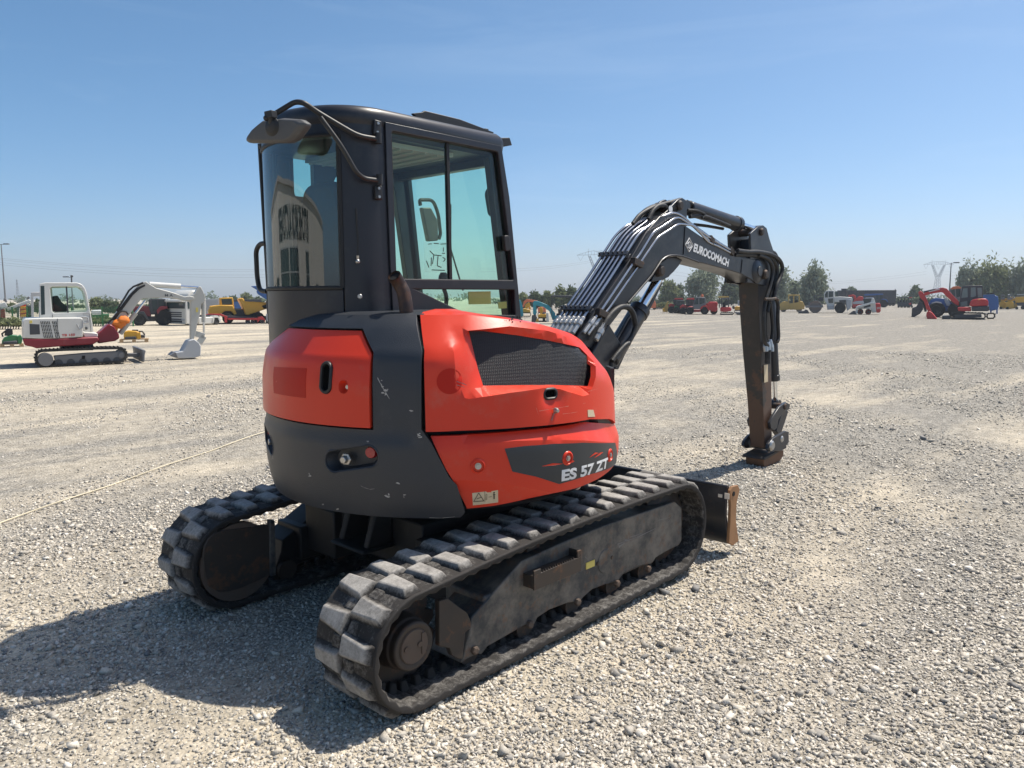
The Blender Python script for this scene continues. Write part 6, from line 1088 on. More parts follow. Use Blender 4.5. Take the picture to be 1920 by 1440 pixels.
v = Veh('hopper', 'blue tapered hopper tank behind the orange-red excavator counterweight', 'hopper', c6(1480, 800), 0); v.prof('shell', 'blue_paint', c6, [(1355,545),(1500,540),(1560,560),(1572,700),(1560,740),(1450,765),(1420,700),(1360,640)], 0, 2.4, bevel=.06); v.prof('rim', 'blue_paint', c6, [(1350,538),(1510,530),(1520,548),(1355,555)], -.06, 2.46); v.prof('top_pipe', 'rusty', c6, [(1395,515),(1500,510),(1515,540),(1500,540),(1490,525),(1400,532)], .5, .8); [v.prof('leg', 'blue_paint', c6, [(x,740),(x+22,738),(x+22,800),(x,800)], d, d+.15) for x in (1450, 1535) for d in (0, 2.2)]
def boom_lift(label, x0, k, uv):
    v = Veh('boom_lift', label, 'aerial lift', uv, 0, 'yellow boom lifts at the right edge'); q = lambda pts: [(x0+x*k, y) for x, y in pts]
    v.prof('lower_boom', 'yellow_paint', c6, q([(0,725),(70,715),(150,570),(185,570),(110,725),(0,738)]), .4, .7, bevel=.03); v.prof('upper_boom', 'yellow_paint', c6, q([(20,600),(120,585),(185,565),(185,595),(90,620),(20,640)]), .4, .7, bevel=.03); v.prof('turret', 'yellow_paint', c6, q([(0,640),(60,620),(90,650),(90,720),(0,725)]), .1, 1.2, bevel=.05); v.prof('basket', 'mid_grey', c6, q([(20,540),(70,535),(75,600),(20,605)]), .1, 1.0, holes=None or [[(x0+26*k,548),(x0+44*k,546),(x0+44*k,575),(x0+26*k,576)],[(x0+50*k,546),(x0+66*k,545),(x0+68*k,574),(x0+50*k,575)]]); [v.wheel(c6, (x0+x*k, 722), 18/7.385, d, d+.3) for x in (20, 120) for d in (.05, 1.1)]
boom_lift('folded yellow boom lift beside the blue hopper, left of its pair', 1580, 1.0, c6(1640, 738)); boom_lift('folded yellow boom lift cut by the right edge of the view', 1665, 1.3, c6(1800, 740))
v = Veh('scissor_lift', 'yellow lift platform with railing at the right edge', 'aerial lift', c6(1880, 740), 0); v.prof('platform', 'yellow_paint', c6, [(1800,570),(1990,560),(1990,640),(1800,645)], 0, 1.2, bevel=.03); v.prof('railing', 'pale_grey', c6, [(1820,530),(1990,525),(1990,535),(1820,542)], 0, .05); v.prof('base', 'slate', c6, [(1810,650),(1990,640),(1990,690),(1830,690)], 0, 1.2, bevel=.03); v.wheel(c6, (1905,715), 26/7.385, 0, .35)
# ================================================================== trees, pylons, lamp posts, power lines
def leaf_mat(name, a, b):
    M = bpy.data.materials.new(name); M.use_nodes = True; nt = M.node_tree; L = nt.links.new; p = nt.nodes['Principled BSDF']; p.inputs['Roughness'].default_value = .65; p.inputs['Specular IOR Level'].default_value = .2
    n = nd(nt, 'ShaderNodeTexNoise', Scale=.5, Detail=5, Roughness=.7); tc = nd(nt, 'ShaderNodeTexCoord'); L(tc.outputs['Object'], n.inputs['Vector']); r = nd(nt, 'ShaderNodeMapRange'); r.inputs[1].default_value = .35; r.inputs[2].default_value = .65; L(n.outputs['Fac'], r.inputs[0])
    m_ = nd(nt, 'ShaderNodeMix', data_type='RGBA'); m_.inputs[6].default_value = (*a, 1); m_.inputs[7].default_value = (*b, 1); L(r.outputs[0], m_.inputs[0]); L(m_.outputs[2], p.inputs['Base Color'])
    t = nd(nt, 'ShaderNodeBsdfTranslucent'); L(m_.outputs[2], t.inputs[0]); x = nd(nt, 'ShaderNodeMixShader'); x.inputs[0].default_value = .3; L(p.outputs[0], x.inputs[1]); L(t.outputs[0], x.inputs[2]); L(x.outputs[0], nt.nodes['Material Output'].inputs[0]); return M
K['leaf_dark'] = leaf_mat('dark_leaves', (.085, .115, .06), (.17, .21, .115)); K['leaf_grey'] = leaf_mat('grey_willow_leaves', (.15, .18, .12), (.30, .335, .235)); K['leaf_olive'] = leaf_mat('olive_leaves', (.13, .16, .07), (.26, .285, .145))
K['bark'] = mat('bark', (.09, .075, .06), .9)
def leaves(name, lobes, n, size, m_, par, upright=.0):
    """many leaf clumps through the lobes' volumes, thicker towards their skins"""
    pts = []; w = np.array([l[3]*l[4]*l[5] for l in lobes])**.8; w /= w.sum()
    idx = rng.choice(len(lobes), n, p=w); L_ = np.array(lobes)[idx]; d = rng.standard_normal((n, 3)); d /= np.linalg.norm(d, axis=1)[:, None]; r = rng.random(n)**.45
    r *= 1+.18*np.sin(d[:, 0]*5+idx)*np.sin(d[:, 2]*6+2*idx)+.17*rng.standard_normal(n); P = L_[:, :3]+d*L_[:, 3:6]*r[:, None]; P[:, 2] = np.maximum(P[:, 2], .3)
    a = rng.standard_normal((n, 3)); a[:, 2] += upright*2; a /= np.linalg.norm(a, axis=1)[:, None]; b = np.cross(a, rng.standard_normal((n, 3))); b /= np.linalg.norm(b, axis=1)[:, None]; s = (size*(.5+.9*rng.random(n)))[:, None]
    V = np.stack([P-a*s*.9, P-b*s*.35, P+a*s*.9, P+b*s*.35], 1).reshape(-1, 3); me = bpy.data.meshes.new(name); me.from_pydata([tuple(v) for v in V], [], [(4*i, 4*i+1, 4*i+2, 4*i+3) for i in range(n)]); me.materials.append(K[m_]); o = bpy.data.objects.new(name, me); C.objects.link(o); o.parent = par; return o
def tree(label, u0, u1, vt, vb, D, m_='leaf_dark', shape='round', n=2600, size=.42, group=None, name='tree'):
    uc = (u0+u1)/2; q = ray(uc, 560); t = D/np.dot(q, FW); p = CAM+q*t; p[2] = 0; k = D/FPX; w = (u1-u0)*k/2; h = CAM[2]+(557-vt)*k-0; T = thing(name, label, 'tree', tuple(p), random.uniform(0, 6), group)
    lob = []; rg = random.Random(int(u0*7+vt))
    if shape == 'round':
        lob = [(0, 0, h*.5, w*.85, w*.85, h*.45)]
        for k_ in range(9): a_ = rg.uniform(0, 6.28); zz = rg.uniform(.25, .8); rr_ = w*(.95-.75*max(0, zz-.35))*rg.uniform(.5, .8); lob.append((rr_*math.cos(a_), rr_*math.sin(a_), h*zz, w*.38, w*.38, h*.16))
        lob.append((rg.uniform(-.2, .2)*w, 0, h*.84, w*.4, w*.4, h*.17))
    elif shape == 'poplar':
        for k_ in range(8): a_ = rg.uniform(0, 6.28); rr_ = w*rg.uniform(.2, .68); top = h*rg.uniform(.80, 1.0)*(1-.08*rr_/w); lob.append((rr_*math.cos(a_), rr_*math.sin(a_), top*.53, w*.33, w*.33, top*.47))
        lob.append((0, 0, h*.5, w*.5, w*.5, h*.49)); lob.append((0, 0, h*.30, w*.98, w*.98, h*.28)); lob.append((0, 0, h*.52, w*.82, w*.82, h*.30))
    else: lob = [(rg.uniform(-.9, .9)*w, rg.uniform(-.3, .3)*w, h*rg.uniform(.3, .6), w*.35, w*.3, h*rg.uniform(.28, .42)) for k_ in range(7)]+[(0, 0, h*.4, w, w*.5, h*.4)]
    a = MB(); pts = [(0, 0, 0), (w*.03, 0, h*.25), (0, w*.04, h*.55), (0, 0, h*.85)]; a.tube(pts, [h*.028, h*.022, h*.013, h*.004], 7)
    for k_ in range(5): a_ = rg.uniform(0, 6.28); z0 = h*rg.uniform(.2, .5); a.tube([(0, 0, z0), (w*.3*math.cos(a_), w*.3*math.sin(a_), z0+h*.15), (w*.6*math.cos(a_), w*.6*math.sin(a_), z0+h*.22)], [h*.012, h*.008, h*.003], 5)
    a.build('trunk', 'bark', T); leaves('crown', lob, n, size*(D/130)**.5, m_, T, .6 if shape == 'poplar' else .1); return T
G1, G2 = 'trees at the far edge of the yard', 'low trees beyond the yard on the left'
tree('broad grey-green willow rising behind the tractors under the boom arch', 1280, 1354, 503, 575, 135, 'leaf_grey', 'round', 4200, .40, G1)
tree('rounded green tree left of the big willow under the boom arch', 1234, 1274, 528, 575, 135, 'leaf_olive', 'round', 2400, .40, G1)
tree('thin-topped dark tree just left of the big willow', 1262, 1284, 533, 575, 140, 'leaf_dark', 'round', 1200, .36, G1)
tree('dark green tree between the big willow and the dipper arm', 1348, 1396, 527, 575, 140, 'leaf_dark', 'round', 2600, .40, G1)
tree('grey-green tree close behind the hoses right of the dipper', 1430, 1484, 499, 575, 130, 'leaf_grey', 'round', 3000, .40, G1)
tree('small dark bushy tree between two grey-green trees right of the dipper', 1474, 1504, 528, 575, 145, 'leaf_dark', 'round', 1400, .36, G1)
tree('tall twin-peaked grey-green tree behind the yellow roller', 1497, 1557, 491, 575, 125, 'leaf_grey', 'poplar', 4200, .40, G1)
tree('small dark treetop showing over the dark box trailer', 1582, 1608, 541, 575, 190, 'leaf_dark', 'round', 900, .4, G1)
tree('small round dark tree behind the excavator arm on the right', 1704, 1728, 538, 575, 160, 'leaf_dark', 'round', 900, .4, G1)
tree('slender poplar-like tree left of the largest tree on the right', 1792, 1838, 490, 575, 130, 'leaf_grey', 'poplar', 3200, .40, G1)
tree('largest tree on the right, olive green with several peaks', 1822, 1892, 485, 575, 128, 'leaf_olive', 'poplar', 5200, .40, G1)
tree('loose grey-green tree at the right edge of the view', 1890, 1940, 488, 575, 125, 'leaf_grey', 'poplar', 3200, .38, G1)
for i, (a_, b_, t_, l_, m_) in enumerate(((965,994,550,'lowest rounded tree directly right of the cab','leaf_olive'),(992,1018,547,'second low tree right of the cab','leaf_dark'),(1014,1038,546,'third low tree right of the cab, between two darker ones','leaf_olive'),(1036,1064,538,'spiky low tree with the tallest top left of the boom pipes','leaf_olive'),(1060,1086,539,'round low tree partly behind the boom pipes','leaf_dark'),(1080,1106,541,'dark low tree mostly hidden by the boom pipes','leaf_dark'))): tree(l_, a_, b_, t_, 575, 105, m_, 'round', 1300, .40, 'low trees behind the small excavators')
for a_, b_, t_, l_, m_ in ((168,196,556,'taller bushy tree directly right of the white cab','leaf_olive'),(190,212,561,'middle bushy tree behind the white excavator boom','leaf_dark'),(206,226,563,'dark bushy tree close to the white boom','leaf_dark'),(60,84,559,'dark tree seen through the pale steel portal frame','leaf_dark'),(12,30,566,'small round bush at the far left between the jibs','leaf_olive'),(427,448,554,'small tree above the yellow dump truck cab','leaf_dark'),(450,476,547,'tallest small tree above the dump truck body','leaf_olive'),(474,494,556,'small tree just left of the blue tipper','leaf_dark')): tree(l_, a_, b_, t_, 590, 85 if a_ < 300 else 140, m_, 'round', 1300, .34, G2)
def hedge(label, u0, u1, vb, vt, n, m_='leaf_olive', name='hedge'):
    A, B = PZ(u0, vb, 0), PZ(u1, vb, 0); D = np.dot(A-CAM, FW); h = (vb-vt)*D/FPX; L_ = np.linalg.norm(B-A); T = thing(name, label, 'hedge', tuple(A), math.atan2(B[1]-A[1], B[0]-A[0])); lob = [(x, 0, h*.45, L_/14, .5, h*random.uniform(.4, .6)) for x in np.linspace(0, L_, 16)]; leaves('foliage', lob, n, .16*(D/45)**.5, m_, T); a = MB(); [a.tube([(x, 0, 0), (x+.1, 0, h*.6)], .03, 5) for x in np.linspace(.3, L_-.3, 12)]; a.build('stems', 'bark', T); return T
hedge('long low green hedge along the yard edge at the left', -30, 44, 617, 599, 6000); hedge('low green hedge behind the white excavator boom', 166, 236, 611, 596, 5000); hedge('low green bushes beneath the trees left of the tractors', 1226, 1262, 580, 569, 2500); hedge('green bushes between the yellow roller and the soil compactor', 1500, 1530, 574, 562, 2500)
hedge('distant dark hedge line along the field on the left', -60, 500, 579, 570, 9000, 'leaf_dark'); hedge('distant dark hedge line along the field on the right', 960, 1940, 571.5, 561, 16000, 'leaf_dark')
lob = []
for k_ in range(420):
    a_ = k_/420*2*math.pi+random.uniform(-.01, .01); r_ = random.uniform(290, 380); h_ = random.choice((1.6, 2.0, 2.4, 3.2, 4.0)); lob.append((CAM[0]+r_*math.cos(a_), CAM[1]+r_*math.sin(a_), h_*.45, random.uniform(2, 4), random.uniform(2, 4), h_*.55))
o = leaves('far_treeline', lob, 26000, .75, 'leaf_dark', None); tag(o, 'low bluish line of far trees and scrub along the whole horizon', 'treeline', None, 'stuff')
def lattice(label, uc, vb, vt, D, kind):
    q = ray(uc, 560); p = CAM+q*(D/np.dot(q, FW)); p[2] = 0; k = D/FPX; H = CAM[2]+(557-vt)*k; T = thing('pylon', label, 'pylon', tuple(p), YAW-math.pi/2); r = H*.0045; a = MB()
    def panel(P, Q, n):
        for i in range(n):
            for A, B in ((P, Q), (Q, P)): a.bar(Vector(A[0]).lerp(Vector(A[1]), i/n), Vector(B[0]).lerp(Vector(B[1]), (i+1)/n), r*.8)
    if kind == 'mast':
        w = H*.055; legs = [((sx*w, sy*w, 0), (sx*w*.18, sy*w*.18, H*.97)) for sx, sy in ((-1,-1),(1,-1),(1,1),(-1,1))]
        for A, B in legs: a.bar(A, B, r*1.5)
        for i in range(4): panel(legs[i], legs[(i+1) % 4], 8)
        a.bar((0, 0, H*.95), (0, 0, H), r); a.build('tower', 'tower_steel', T); b = MB()
        for z, l in ((.92, .05), (.80, .06)): b.bar((-H*l, 0, H*z), (H*l, 0, H*z), r*1.3)
        b.build('cross_arm', 'tower_steel', T); return T
    w = H*.085; ww = H*.04; base = [((sx*w, sy*w, 0), (sx*ww, sy*ww, H*.52)) for sx, sy in ((-1,-1),(1,-1),(1,1),(-1,1))]; kx = H*.175
    for A, B in base: a.bar(A, B, r*1.4)
    for i in range(4): panel(base[i], base[(i+1) % 4], 6)
    for sx in (-1, 1):
        fork = [((sx*ww, sy*ww, H*.52), (sx*kx, sy*ww*.6, H*.86)) for sy in (-1, 1)]+[((sx*ww*.2, sy*ww, H*.55), (sx*kx*.78, sy*ww*.6, H*.86)) for sy in (1, -1)]
        for A, B in fork: a.bar(A, B, r*1.2)
        for i in range(4): panel(fork[i], fork[(i+1) % 4], 6)
        a.bar((sx*kx, 0, H*.86), (sx*kx, 0, H), r)
    a.build('tower', 'tower_steel', T); b = MB(); X = H*.40
    for y in (-ww*.6, ww*.6):
        top = [(-X, 0, H*.87), (-kx, y, H*.94), (-kx*.4, y, H*.955), (0, y, H*.94), (kx*.4, y, H*.955), (kx, y, H*.94), (X, 0, H*.87)]; bot = [(-X, 0, H*.87), (-kx, y, H*.875), (0, y, H*.88), (kx, y, H*.875), (X, 0, H*.87)]
        for L_ in (top, bot): [b.bar(L_[i], L_[i+1], r) for i in range(len(L_)-1)]
        for f in np.linspace(-.9, .9, 13): b.bar((X*f, y*.5, H*.875), (X*f*.93, y*.5, H*(.94-.07*max(0, (abs(f)-.45)/.55))), r*.7)
    b.build('cross_arm', 'tower_steel', T); c_ = MB()
    for x in (-X*.82, 0, X*.82):
        for s_ in (-1, 1): c_.bar((x+s_*H*.065, 0, H*.875), (x, 0, H*.76), r*.8)
    c_.build('insulator', 'tower_steel', T); return T
lattice('slim tapering lattice mast on the far left', 34, 575, 520, 300, 'mast'); lattice('lattice pylon with a wide head behind the boom pipes', 1119, 575, 468, 420, 'portal'); lattice('lattice pylon with a forked head on the right above the excavator', 1756, 575, 491, 520, 'portal')
tree('tiny far tree left of the right pylon foot', 1690, 1702, 560, 575, 300, 'leaf_dark', 'round', 400, .6, G1)
def lamp(label, uv0, vt, arms):
    q = ray(*uv0); D = 95; p = CAM+q*(D/np.dot(q, FW)); p[2] = 0; H = CAM[2]+(557-vt)*D/FPX; T = thing('street_lamp', label, 'street lamp', tuple(p), YAW-math.pi/2); a = MB(); a.tube([(0,0,0),(0,0,H)], [.11,.05], 10); a.build('pole', 'mid_grey', T)
    for s_ in arms: a = MB(); a.bar((0,0,H-.05),(s_*.55,0,H), .05); a.box((min(s_*.35, s_*.95), -.14, H-.04), (max(s_*.35, s_*.95), .14, H+.08)); a.build('lamp_head', 'slate', T)
    return T
lamp('tall lamp post with two heads at the left edge', (10, 560), 456, (-1, 1)); lamp('slender grey lamp post right of the forked pylon', (1779.5, 560), 497, (1,)); lamp('thin far lamp post showing above the white excavator cab', (136, 560), 517, (-1,))
def wires(label, ends, sag, n=1):
    """overhead conductors strung between two far points"""
    T = MB(); (u0, v0, D0), (u1, v1, D1) = ends; P = lambda u, v, D: Vector(CAM+ray(u, v)*(D/float(np.dot(ray(u, v), FW)))); A, B = P(u0, v0, D0), P(u1, v1, D1)
    T.tube([A.lerp(B, t)-Vector((0, 0, 4*sag*t*(1-t))) for t in np.linspace(0, 1, 25)], .045, 5); o = T.build('power_line', 'cable', None); o.location = (0,0,0); return tag(o, label, 'power line', 'power lines across the sky')
for i, (v0, v1, w_) in enumerate(((482,489,'uppermost'),(485,492,'second'),(490,500,'third'),(494,505,'lowest'))): wires(f'{w_} of the pale power lines crossing the sky left of the cab', ((-20, v0, 330), (700, v1+6, 380)), 4)
for v0, v1, w_ in ((500,489,'upper'),(505,492,'lower')): wires(f'{w_} power line running from the cab to the pylon behind the boom', ((900, v0+4, 380), (1106, v1, 415)), 1.5)
for v0, v1, w_ in ((508,532,'upper'),(515,537,'lower')): wires(f'{w_} power line seen under the boom arch', ((1135, v0-20, 415), (1500, v1, 470)), 2)
for v0, v1, w_ in ((531,509,'upper'),(534,514,'lower')): wires(f'{w_} power line sloping up to the forked pylon on the right', ((1520, v0, 500), (1737, v1, 520)), 1)
for v0, v1, w_ in ((508,517,'upper'),(514,526,'lower')): wires(f'{w_} power line leaving the forked pylon towards the right edge', ((1772, v0, 520), (1960, v1, 560)), 2)
# thin cord lying across the gravel on the left
a = MB(); P0, P1 = PZ(-60, 1003, .004), PZ(505, 808, .004); a.tube([tuple(P0+(P1-P0)*t+np.array([0, 0, .004+.012*math.sin(9*t)**2])) for t in np.linspace(0, 1, 30)], .006, 6); tag(a.build('cord', 'straw', None, smooth=60), 'thin pale cord stretched across the gravel on the left', 'cord')
# ---- the auction hall that the cab's rear window mirrors
H_ = thing('auction_hall', 'long white hall with black lettering, seen mirrored in the rear window of the cab', 'building', (-31, 26.2, 0), R(49))
a = MB(); a.prism([(-36,0),(34,0),(34,7.4),(16,8.4),(8,7.9),(-36,7.0)], 0, 18); a.build('wall', 'white_paint', H_); a = MB(); a.prism([(-36.4,6.95),(8,7.85),(16,8.35),(34.4,7.35),(34.4,7.6),(16,8.65),(8,8.15),(-36.4,7.2)], -.25, 18.3); a.build('roof', 'pale_grey', H_)
K['black_ink'] = mat('black_letters', (.01, .01, .01), .5)
vs, fs = text_mesh('RITCHIE BROS AUCTIONEERS', 1, .045); x0 = min(q[0] for q in vs); x1 = max(q[0] for q in vs); a = MB(); a.add([(-15.5+(x-x0)/(x1-x0)*33, -.04, 5.0+y/.72*1.75) for x, y in vs], fs); a.build('lettering', 'black_ink', H_, fix=False, smooth=0)
for x, w, h in ((-5, 9, 4.5), (5, 11, 4.5), (-15, 3, 4.4), (-24, 3, 2.6), (20, 5, 3), (27, 3, 2.6)):
    a = MB(); a.box((x, -.08, .05), (x+w, .0, h)); w_ = a.build('window', 'pane', H_); a = MB(); [a.box((x, -.14, z), (x+w, -.06, z+.09)) for z in (.06, h*.35, h*.68, h-.09)]; [a.box((x+i*1.2-.05, -.14, .06), (x+i*1.2+.05, -.06, h)) for i in range(int(w/1.2)+1)]; a.build('frame', 'pale_grey', w_)
# ================================================================== ground, gravel, sky, light
def fade(th): return th
GM = bpy.data.materials.new('gravel_ground'); GM.use_nodes = True; nt = GM.node_tree; L = nt.links.new; b = nt.nodes['Principled BSDF']; b.inputs['Roughness'].default_value = .9; b.inputs['Specular IOR Level'].default_value = .2
geo = nd(nt, 'ShaderNodeNewGeometry')
def noise(sc, det=5, ro=.6, vec=None, dist=0):
    n = nd(nt, 'ShaderNodeTexNoise', Scale=sc, Detail=det, Roughness=ro, Distortion=dist); L(vec or geo.outputs['Position'], n.inputs['Vector']); return n.outputs['Fac']
def rng_(v, a, c, lo=0, hi=1):
    r = nd(nt, 'ShaderNodeMapRange'); r.inputs[1].default_value = a; r.inputs[2].default_value = c; r.inputs[3].default_value = lo; r.inputs[4].default_value = hi; L(v, r.inputs[0]); return r.outputs[0]
def mixc(f, a, c):
    x = nd(nt, 'ShaderNodeMix', data_type='RGBA')
    if isinstance(f, float): x.inputs[0].default_value = f
    else: L(f, x.inputs[0])
    for i, q in ((6, a), (7, c)):
        if isinstance(q, tuple): x.inputs[i].default_value = (*q, 1)
        else: L(q, x.inputs[i])
    return x.outputs[2]
mp = nd(nt, 'ShaderNodeMapping'); mp.inputs['Rotation'].default_value = (0, 0, R(38)); mp.inputs['Scale'].default_value = (.16, 1.1, 1); L(geo.outputs['Position'], mp.inputs[0])
streak = noise(.55, 5, .6, mp.outputs[0], .3)                        # wheel lanes: bands of dust and of loose stones
patchy = noise(.35, 6, .62)
fine = noise(9, 6, .7)
sm = nd(nt, 'ShaderNodeMath', operation='MULTIPLY_ADD'); sm.inputs[1].default_value = .55; L(patchy, sm.inputs[0]); L(streak, sm.inputs[2])
dt = nd(nt, 'ShaderNodeVectorMath', operation='DOT_PRODUCT'); dt.inputs[1].default_value = (-.685, .728, 0); L(geo.outputs['Position'], dt.inputs[0]); dg_ = rng_(dt.outputs['Value'], -25, 20, -.26, .06)
ad_ = nd(nt, 'ShaderNodeMath', operation='ADD'); L(sm.outputs[0], ad_.inputs[0]); L(dg_, ad_.inputs[1])   # the yard is dustier on its left side
dust = rng_(ad_.outputs[0], .60, .92)
f2 = nd(nt, 'ShaderNodeMath', operation='MULTIPLY_ADD'); f2.inputs[1].default_value = .5; L(fine, f2.inputs[0]); L(dust, f2.inputs[2]); dusty = rng_(f2.outputs[0], .1, 1.2)
def vor(sc, rand=1):
    v = nd(nt, 'ShaderNodeTexVoronoi', Scale=sc, Randomness=rand); L(geo.outputs['Position'], v.inputs['Vector']); return v
v1, v2 = vor(48), vor(95)
def stone_col(v):
    s = nd(nt, 'ShaderNodeSeparateColor'); L(v.outputs['Color'], s.inputs[0]); r = nd(nt, 'ShaderNodeValToRGB'); r.color_ramp.elements[0].color = (.10, .098, .095, 1); r.color_ramp.elements[1].color = (.48, .45, .40, 1)
    e = r.color_ramp.elements.new(.35); e.color = (.25, .24, .22, 1); e = r.color_ramp.elements.new(.75); e.color = (.37, .35, .31, 1); L(s.outputs[0], r.inputs[0]); return r.outputs[0]  # ramp kept dark to stand for shadows between the stones
stones = mixc(rng_(noise(30, 2), .45, .55), stone_col(v1), stone_col(v2))
gap_shade = rng_(v1.outputs['Distance'], .45, .75, 1, .45)  # shade in the gaps between stones, multiplied into their colour
mu = nd(nt, 'ShaderNodeMix', data_type='RGBA', blend_type='MULTIPLY'); mu.inputs[0].default_value = 1.0; L(stones, mu.inputs[6]); L(gap_shade, mu.inputs[7])
sand = mixc(fine, (.53, .455, .335), (.64, .56, .435))
col = mixc(dusty, mu.outputs[2], sand)
gr_ = rng_(noise(4.5, 9, .82), .36, .64, .66, 1.12); mg_ = nd(nt, 'ShaderNodeMix', data_type='RGBA', blend_type='MULTIPLY'); mg_.inputs[0].default_value = 1.0; L(col, mg_.inputs[6]); L(gr_, mg_.inputs[7]); col = mg_.outputs[2]
L(col, b.inputs['Base Color'])
hg = nd(nt, 'ShaderNodeMath', operation='MULTIPLY_ADD'); hg.inputs[1].default_value = -1.0; L(v1.outputs['Distance'], hg.inputs[0]); L(fine, hg.inputs[2])
bp_ = nd(nt, 'ShaderNodeBump', Strength=.8, Distance=.014); L(hg.outputs[0], bp_.inputs['Height']); L(bp_.outputs[0], b.inputs['Normal'])
K['ground'] = GM
gxy = [-1500, -900, -400, -120, -40, -16, -8, -4, 0, 4, 8, 16, 40, 120, 400, 900, 1500]
a = MB(); n = len(gxy); a.add([(x, y, 0) for x in gxy for y in gxy], [(i*n+j, (i+1)*n+j, (i+1)*n+j+1, i*n+j+1) for i in range(n-1) for j in range(n-1)])
g = a.build('ground', 'ground', None, smooth=0); g['kind'] = 'structure'
# loose stones as real geometry, thick near the camera, thinning with distance
def clump(x, y):
    c, s = math.cos(R(38)), math.sin(R(38)); u, v = (x*c+y*s), (-x*s+y*c); f = 0
    for k in range(5):
        fr = .7*1.9**k; f += (np.sin(u*fr*.35+1.7*k+2*np.sin(v*fr*.5+k))*np.sin(v*fr*1.1+2.3*k+1.3*np.sin(u*fr*.21)))*.6**k
    return f
def make_gravel(N):
    d = 1.5*(26/1.5)**rng.random(N)**.80; aa = YAW+(rng.random(N)*2-1)*.86
    x = CAM[0]+d*np.cos(aa); y = CAM[1]+d*np.sin(aa); cl = clump(x, y); lr = np.clip(((x-CAM[0])*-.685+(y-CAM[1])*.728)/9, -1, 1); keep = rng.random(N) < np.clip(.36-.10*lr+.75*cl, .05, 1); x, y, d, cl = x[keep], y[keep], d[keep], cl[keep]
    n = len(x); s = .0034+.0092*rng.random(n)**2.4*np.clip(.8+.3*cl, .6, 1.3); s *= np.clip(d/5, 1, 2.0)**.5; big = rng.random(n) < .035*np.clip(.6+cl, .1, 2); s[big] *= rng.uniform(1.3, 2.3, big.sum())
    K8 = np.array([(a, b, c) for c in (-1, 1) for b in (-1, 1) for a in (-1, 1)])*.62                 # crushed stone: a block with knocked-about corners
    F = np.array([(0,2,3),(0,3,1),(4,5,7),(4,7,6),(0,1,5),(0,5,4),(1,3,7),(1,7,5),(3,2,6),(3,6,7),(2,0,4),(2,4,6)]); m = 8
    P = K8[None]*(1+.34*rng.standard_normal((n, 8, 1))).clip(.4, 1.6)+.16*rng.standard_normal((n, 8, 3))
    P = P*np.stack([rng.uniform(.85, 1.5, n), rng.uniform(.65, 1.1, n), rng.uniform(.45, .9, n)], 1)[:, None, :]
    def rot(P, ax, an):
        i, j = [(1,2),(2,0),(0,1)][ax]; c, s_ = np.cos(an)[:, None], np.sin(an)[:, None]; Q = P.copy(); Q[..., i] = P[..., i]*c-P[..., j]*s_; Q[..., j] = P[..., i]*s_+P[..., j]*c; return Q
    P = rot(P, 0, rng.normal(0, .4, n)); P = rot(P, 1, rng.normal(0, .4, n)); P = rot(P, 2, rng.uniform(0, 6.28, n)); P *= s[:, None, None]
    P[..., 0] += x[:, None]; P[..., 1] += y[:, None]; P[..., 2] += (s*rng.uniform(-.1, .40, n))[:, None]
    me = bpy.data.meshes.new('gravel'); me.vertices.add(n*m); me.vertices.foreach_set('co', P.astype(np.float32).ravel())
    fi = (F[None]+(np.arange(n)*m)[:, None, None]).astype(np.int32).ravel(); k = len(fi)//3; me.loops.add(len(fi)); me.loops.foreach_set('vertex_index', fi); me.polygons.add(k); me.polygons.foreach_set('loop_start', np.arange(0, len(fi), 3, dtype=np.int32)); me.polygons.foreach_set('loop_total', np.full(k, 3, dtype=np.int32))
    at = me.attributes.new('tone', 'FLOAT', 'POINT'); at.data.foreach_set('value', np.repeat(rng.random(n), m).astype(np.float32)); me.update(calc_edges=True)
    M = bpy.data.materials.new('stone'); M.use_nodes = True; nt = M.node_tree; b = nt.nodes['Principled BSDF']; b.inputs['Roughness'].default_value = .85; b.inputs['Specular IOR Level'].default_value = .25
    t_ = nd(nt, 'ShaderNodeAttribute', attribute_name='tone'); r = nd(nt, 'ShaderNodeValToRGB'); E_ = r.color_ramp.elements; E_[0].color = (.20, .195, .19, 1); E_[1].color = (.69, .65, .58, 1)
    for q, c in ((.18, (.34, .315, .275)), (.55, (.50, .455, .385)), (.82, (.59, .535, .45))): e = E_.new(q); e.color = (*c, 1)
    nz = nd(nt, 'ShaderNodeTexNoise', Scale=140, Detail=4); tc = nd(nt, 'ShaderNodeTexCoord'); nt.links.new(tc.outputs['Object'], nz.inputs['Vector']); mx = nd(nt, 'ShaderNodeMix', data_type='RGBA', blend_type='OVERLAY'); mx.inputs[0].default_value = .5
    nt.links.new(t_.outputs['Fac'], r.inputs[0]); nt.links.new(r.outputs[0], mx.inputs[6]); nt.links.new(nz.outputs['Fac'], mx.inputs[7]); nt.links.new(mx.outputs[2], b.inputs['Base Color'])
    me.materials.append(M); o = bpy.data.objects.new('gravel', me); C.objects.link(o); return tag(o, 'loose grey and beige crushed stones scattered over the dusty yard', 'gravel', None, 'stuff')
make_gravel(NSTONE)
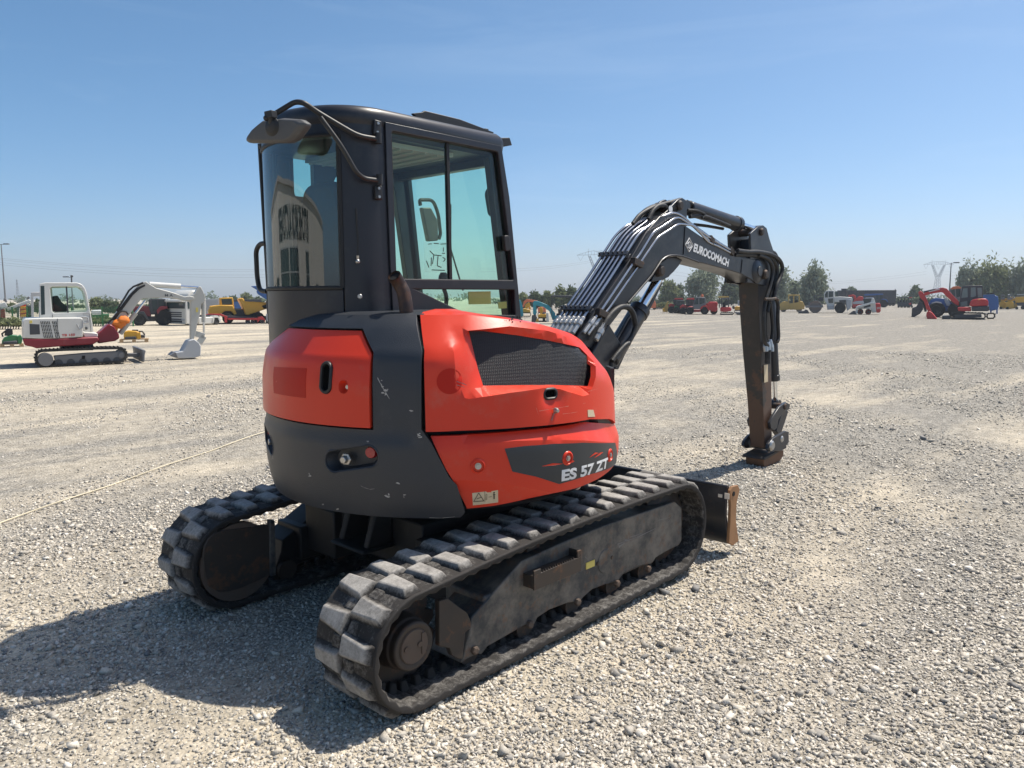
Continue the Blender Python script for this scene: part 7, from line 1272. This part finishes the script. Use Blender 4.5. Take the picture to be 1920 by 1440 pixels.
# sky and sun
SUN = Vector((.505, -.165, 1.0)).normalized(); el = math.asin(SUN.z); az = math.atan2(SUN.y, SUN.x)
W_ = bpy.data.worlds.new('World'); scn.world = W_; W_.use_nodes = True; nt = W_.node_tree; sk = nd(nt, 'ShaderNodeTexSky', sky_type='NISHITA'); sk.sun_disc = False; sk.sun_elevation = el; sk.sun_rotation = math.pi/2-az
sk.altitude = 0; sk.air_density = .6; sk.dust_density = 1.5; sk.ozone_density = 3
bg = nt.nodes['Background']; hs = nd(nt, 'ShaderNodeHueSaturation', Saturation=1.24, Hue=.488); nt.links.new(sk.outputs[0], hs.inputs['Color']); tcw = nd(nt, 'ShaderNodeTexCoord'); mw_ = nd(nt, 'ShaderNodeMapping'); mw_.inputs['Scale'].default_value = (1.6, 1.6, 13); mw_.inputs['Rotation'].default_value = (.06, .03, .4); nt.links.new(tcw.outputs['Generated'], mw_.inputs[0])
nw_ = nd(nt, 'ShaderNodeTexNoise', Scale=1.7, Detail=7, Roughness=.62, Distortion=.8); nt.links.new(mw_.outputs[0], nw_.inputs['Vector']); rw_ = nd(nt, 'ShaderNodeMapRange'); rw_.inputs[1].default_value = .52; rw_.inputs[2].default_value = .80; rw_.inputs[4].default_value = .07; nt.links.new(nw_.outputs['Fac'], rw_.inputs[0])
cw_ = nd(nt, 'ShaderNodeMix', data_type='RGBA'); cw_.inputs[7].default_value = (5.6, 6.4, 7.2, 1); nt.links.new(rw_.outputs[0], cw_.inputs[0]); nt.links.new(hs.outputs[0], cw_.inputs[6]); nt.links.new(cw_.outputs[2], bg.inputs[0]); bg.inputs[1].default_value = .118
sd = bpy.data.lights.new('sun', 'SUN'); sd.energy = 4.4; sd.angle = R(.53); sd.color = (1.0, .935, .83); so = bpy.data.objects.new('sun', sd); C.objects.link(so); so.rotation_euler = (-SUN).to_track_quat('-Z', 'Y').to_euler()
scn.view_settings.view_transform = 'Standard'; scn.view_settings.look = 'None'; scn.view_settings.gamma = 1; scn.view_settings.exposure = EXPO
scn.cycles.max_bounces = 8; scn.cycles.transparent_max_bounces = 16; scn.cycles.use_denoising = True

# thin summer haze over the whole yard
if HAZE > 0:
    a = MB(); a.box((-1510, -1510, -1), (1510, 1510, 62)); HM = bpy.data.materials.new('haze'); HM.use_nodes = True; nt = HM.node_tree; nt.nodes.remove(nt.nodes['Principled BSDF']); pv_ = nd(nt, 'ShaderNodeVolumePrincipled'); pv_.inputs['Color'].default_value = (.86, .93, 1.0, 1); pv_.inputs['Density'].default_value = HAZE; pv_.inputs['Anisotropy'].default_value = .2
    nt.links.new(pv_.outputs[0], nt.nodes['Material Output'].inputs['Volume']); o = a.build('haze', HM, None, smooth=0); o['kind'] = 'stuff'; o['label'] = 'pale summer haze hanging over the gravel yard'; o['category'] = 'haze'; scn.cycles.volume_bounces = 0
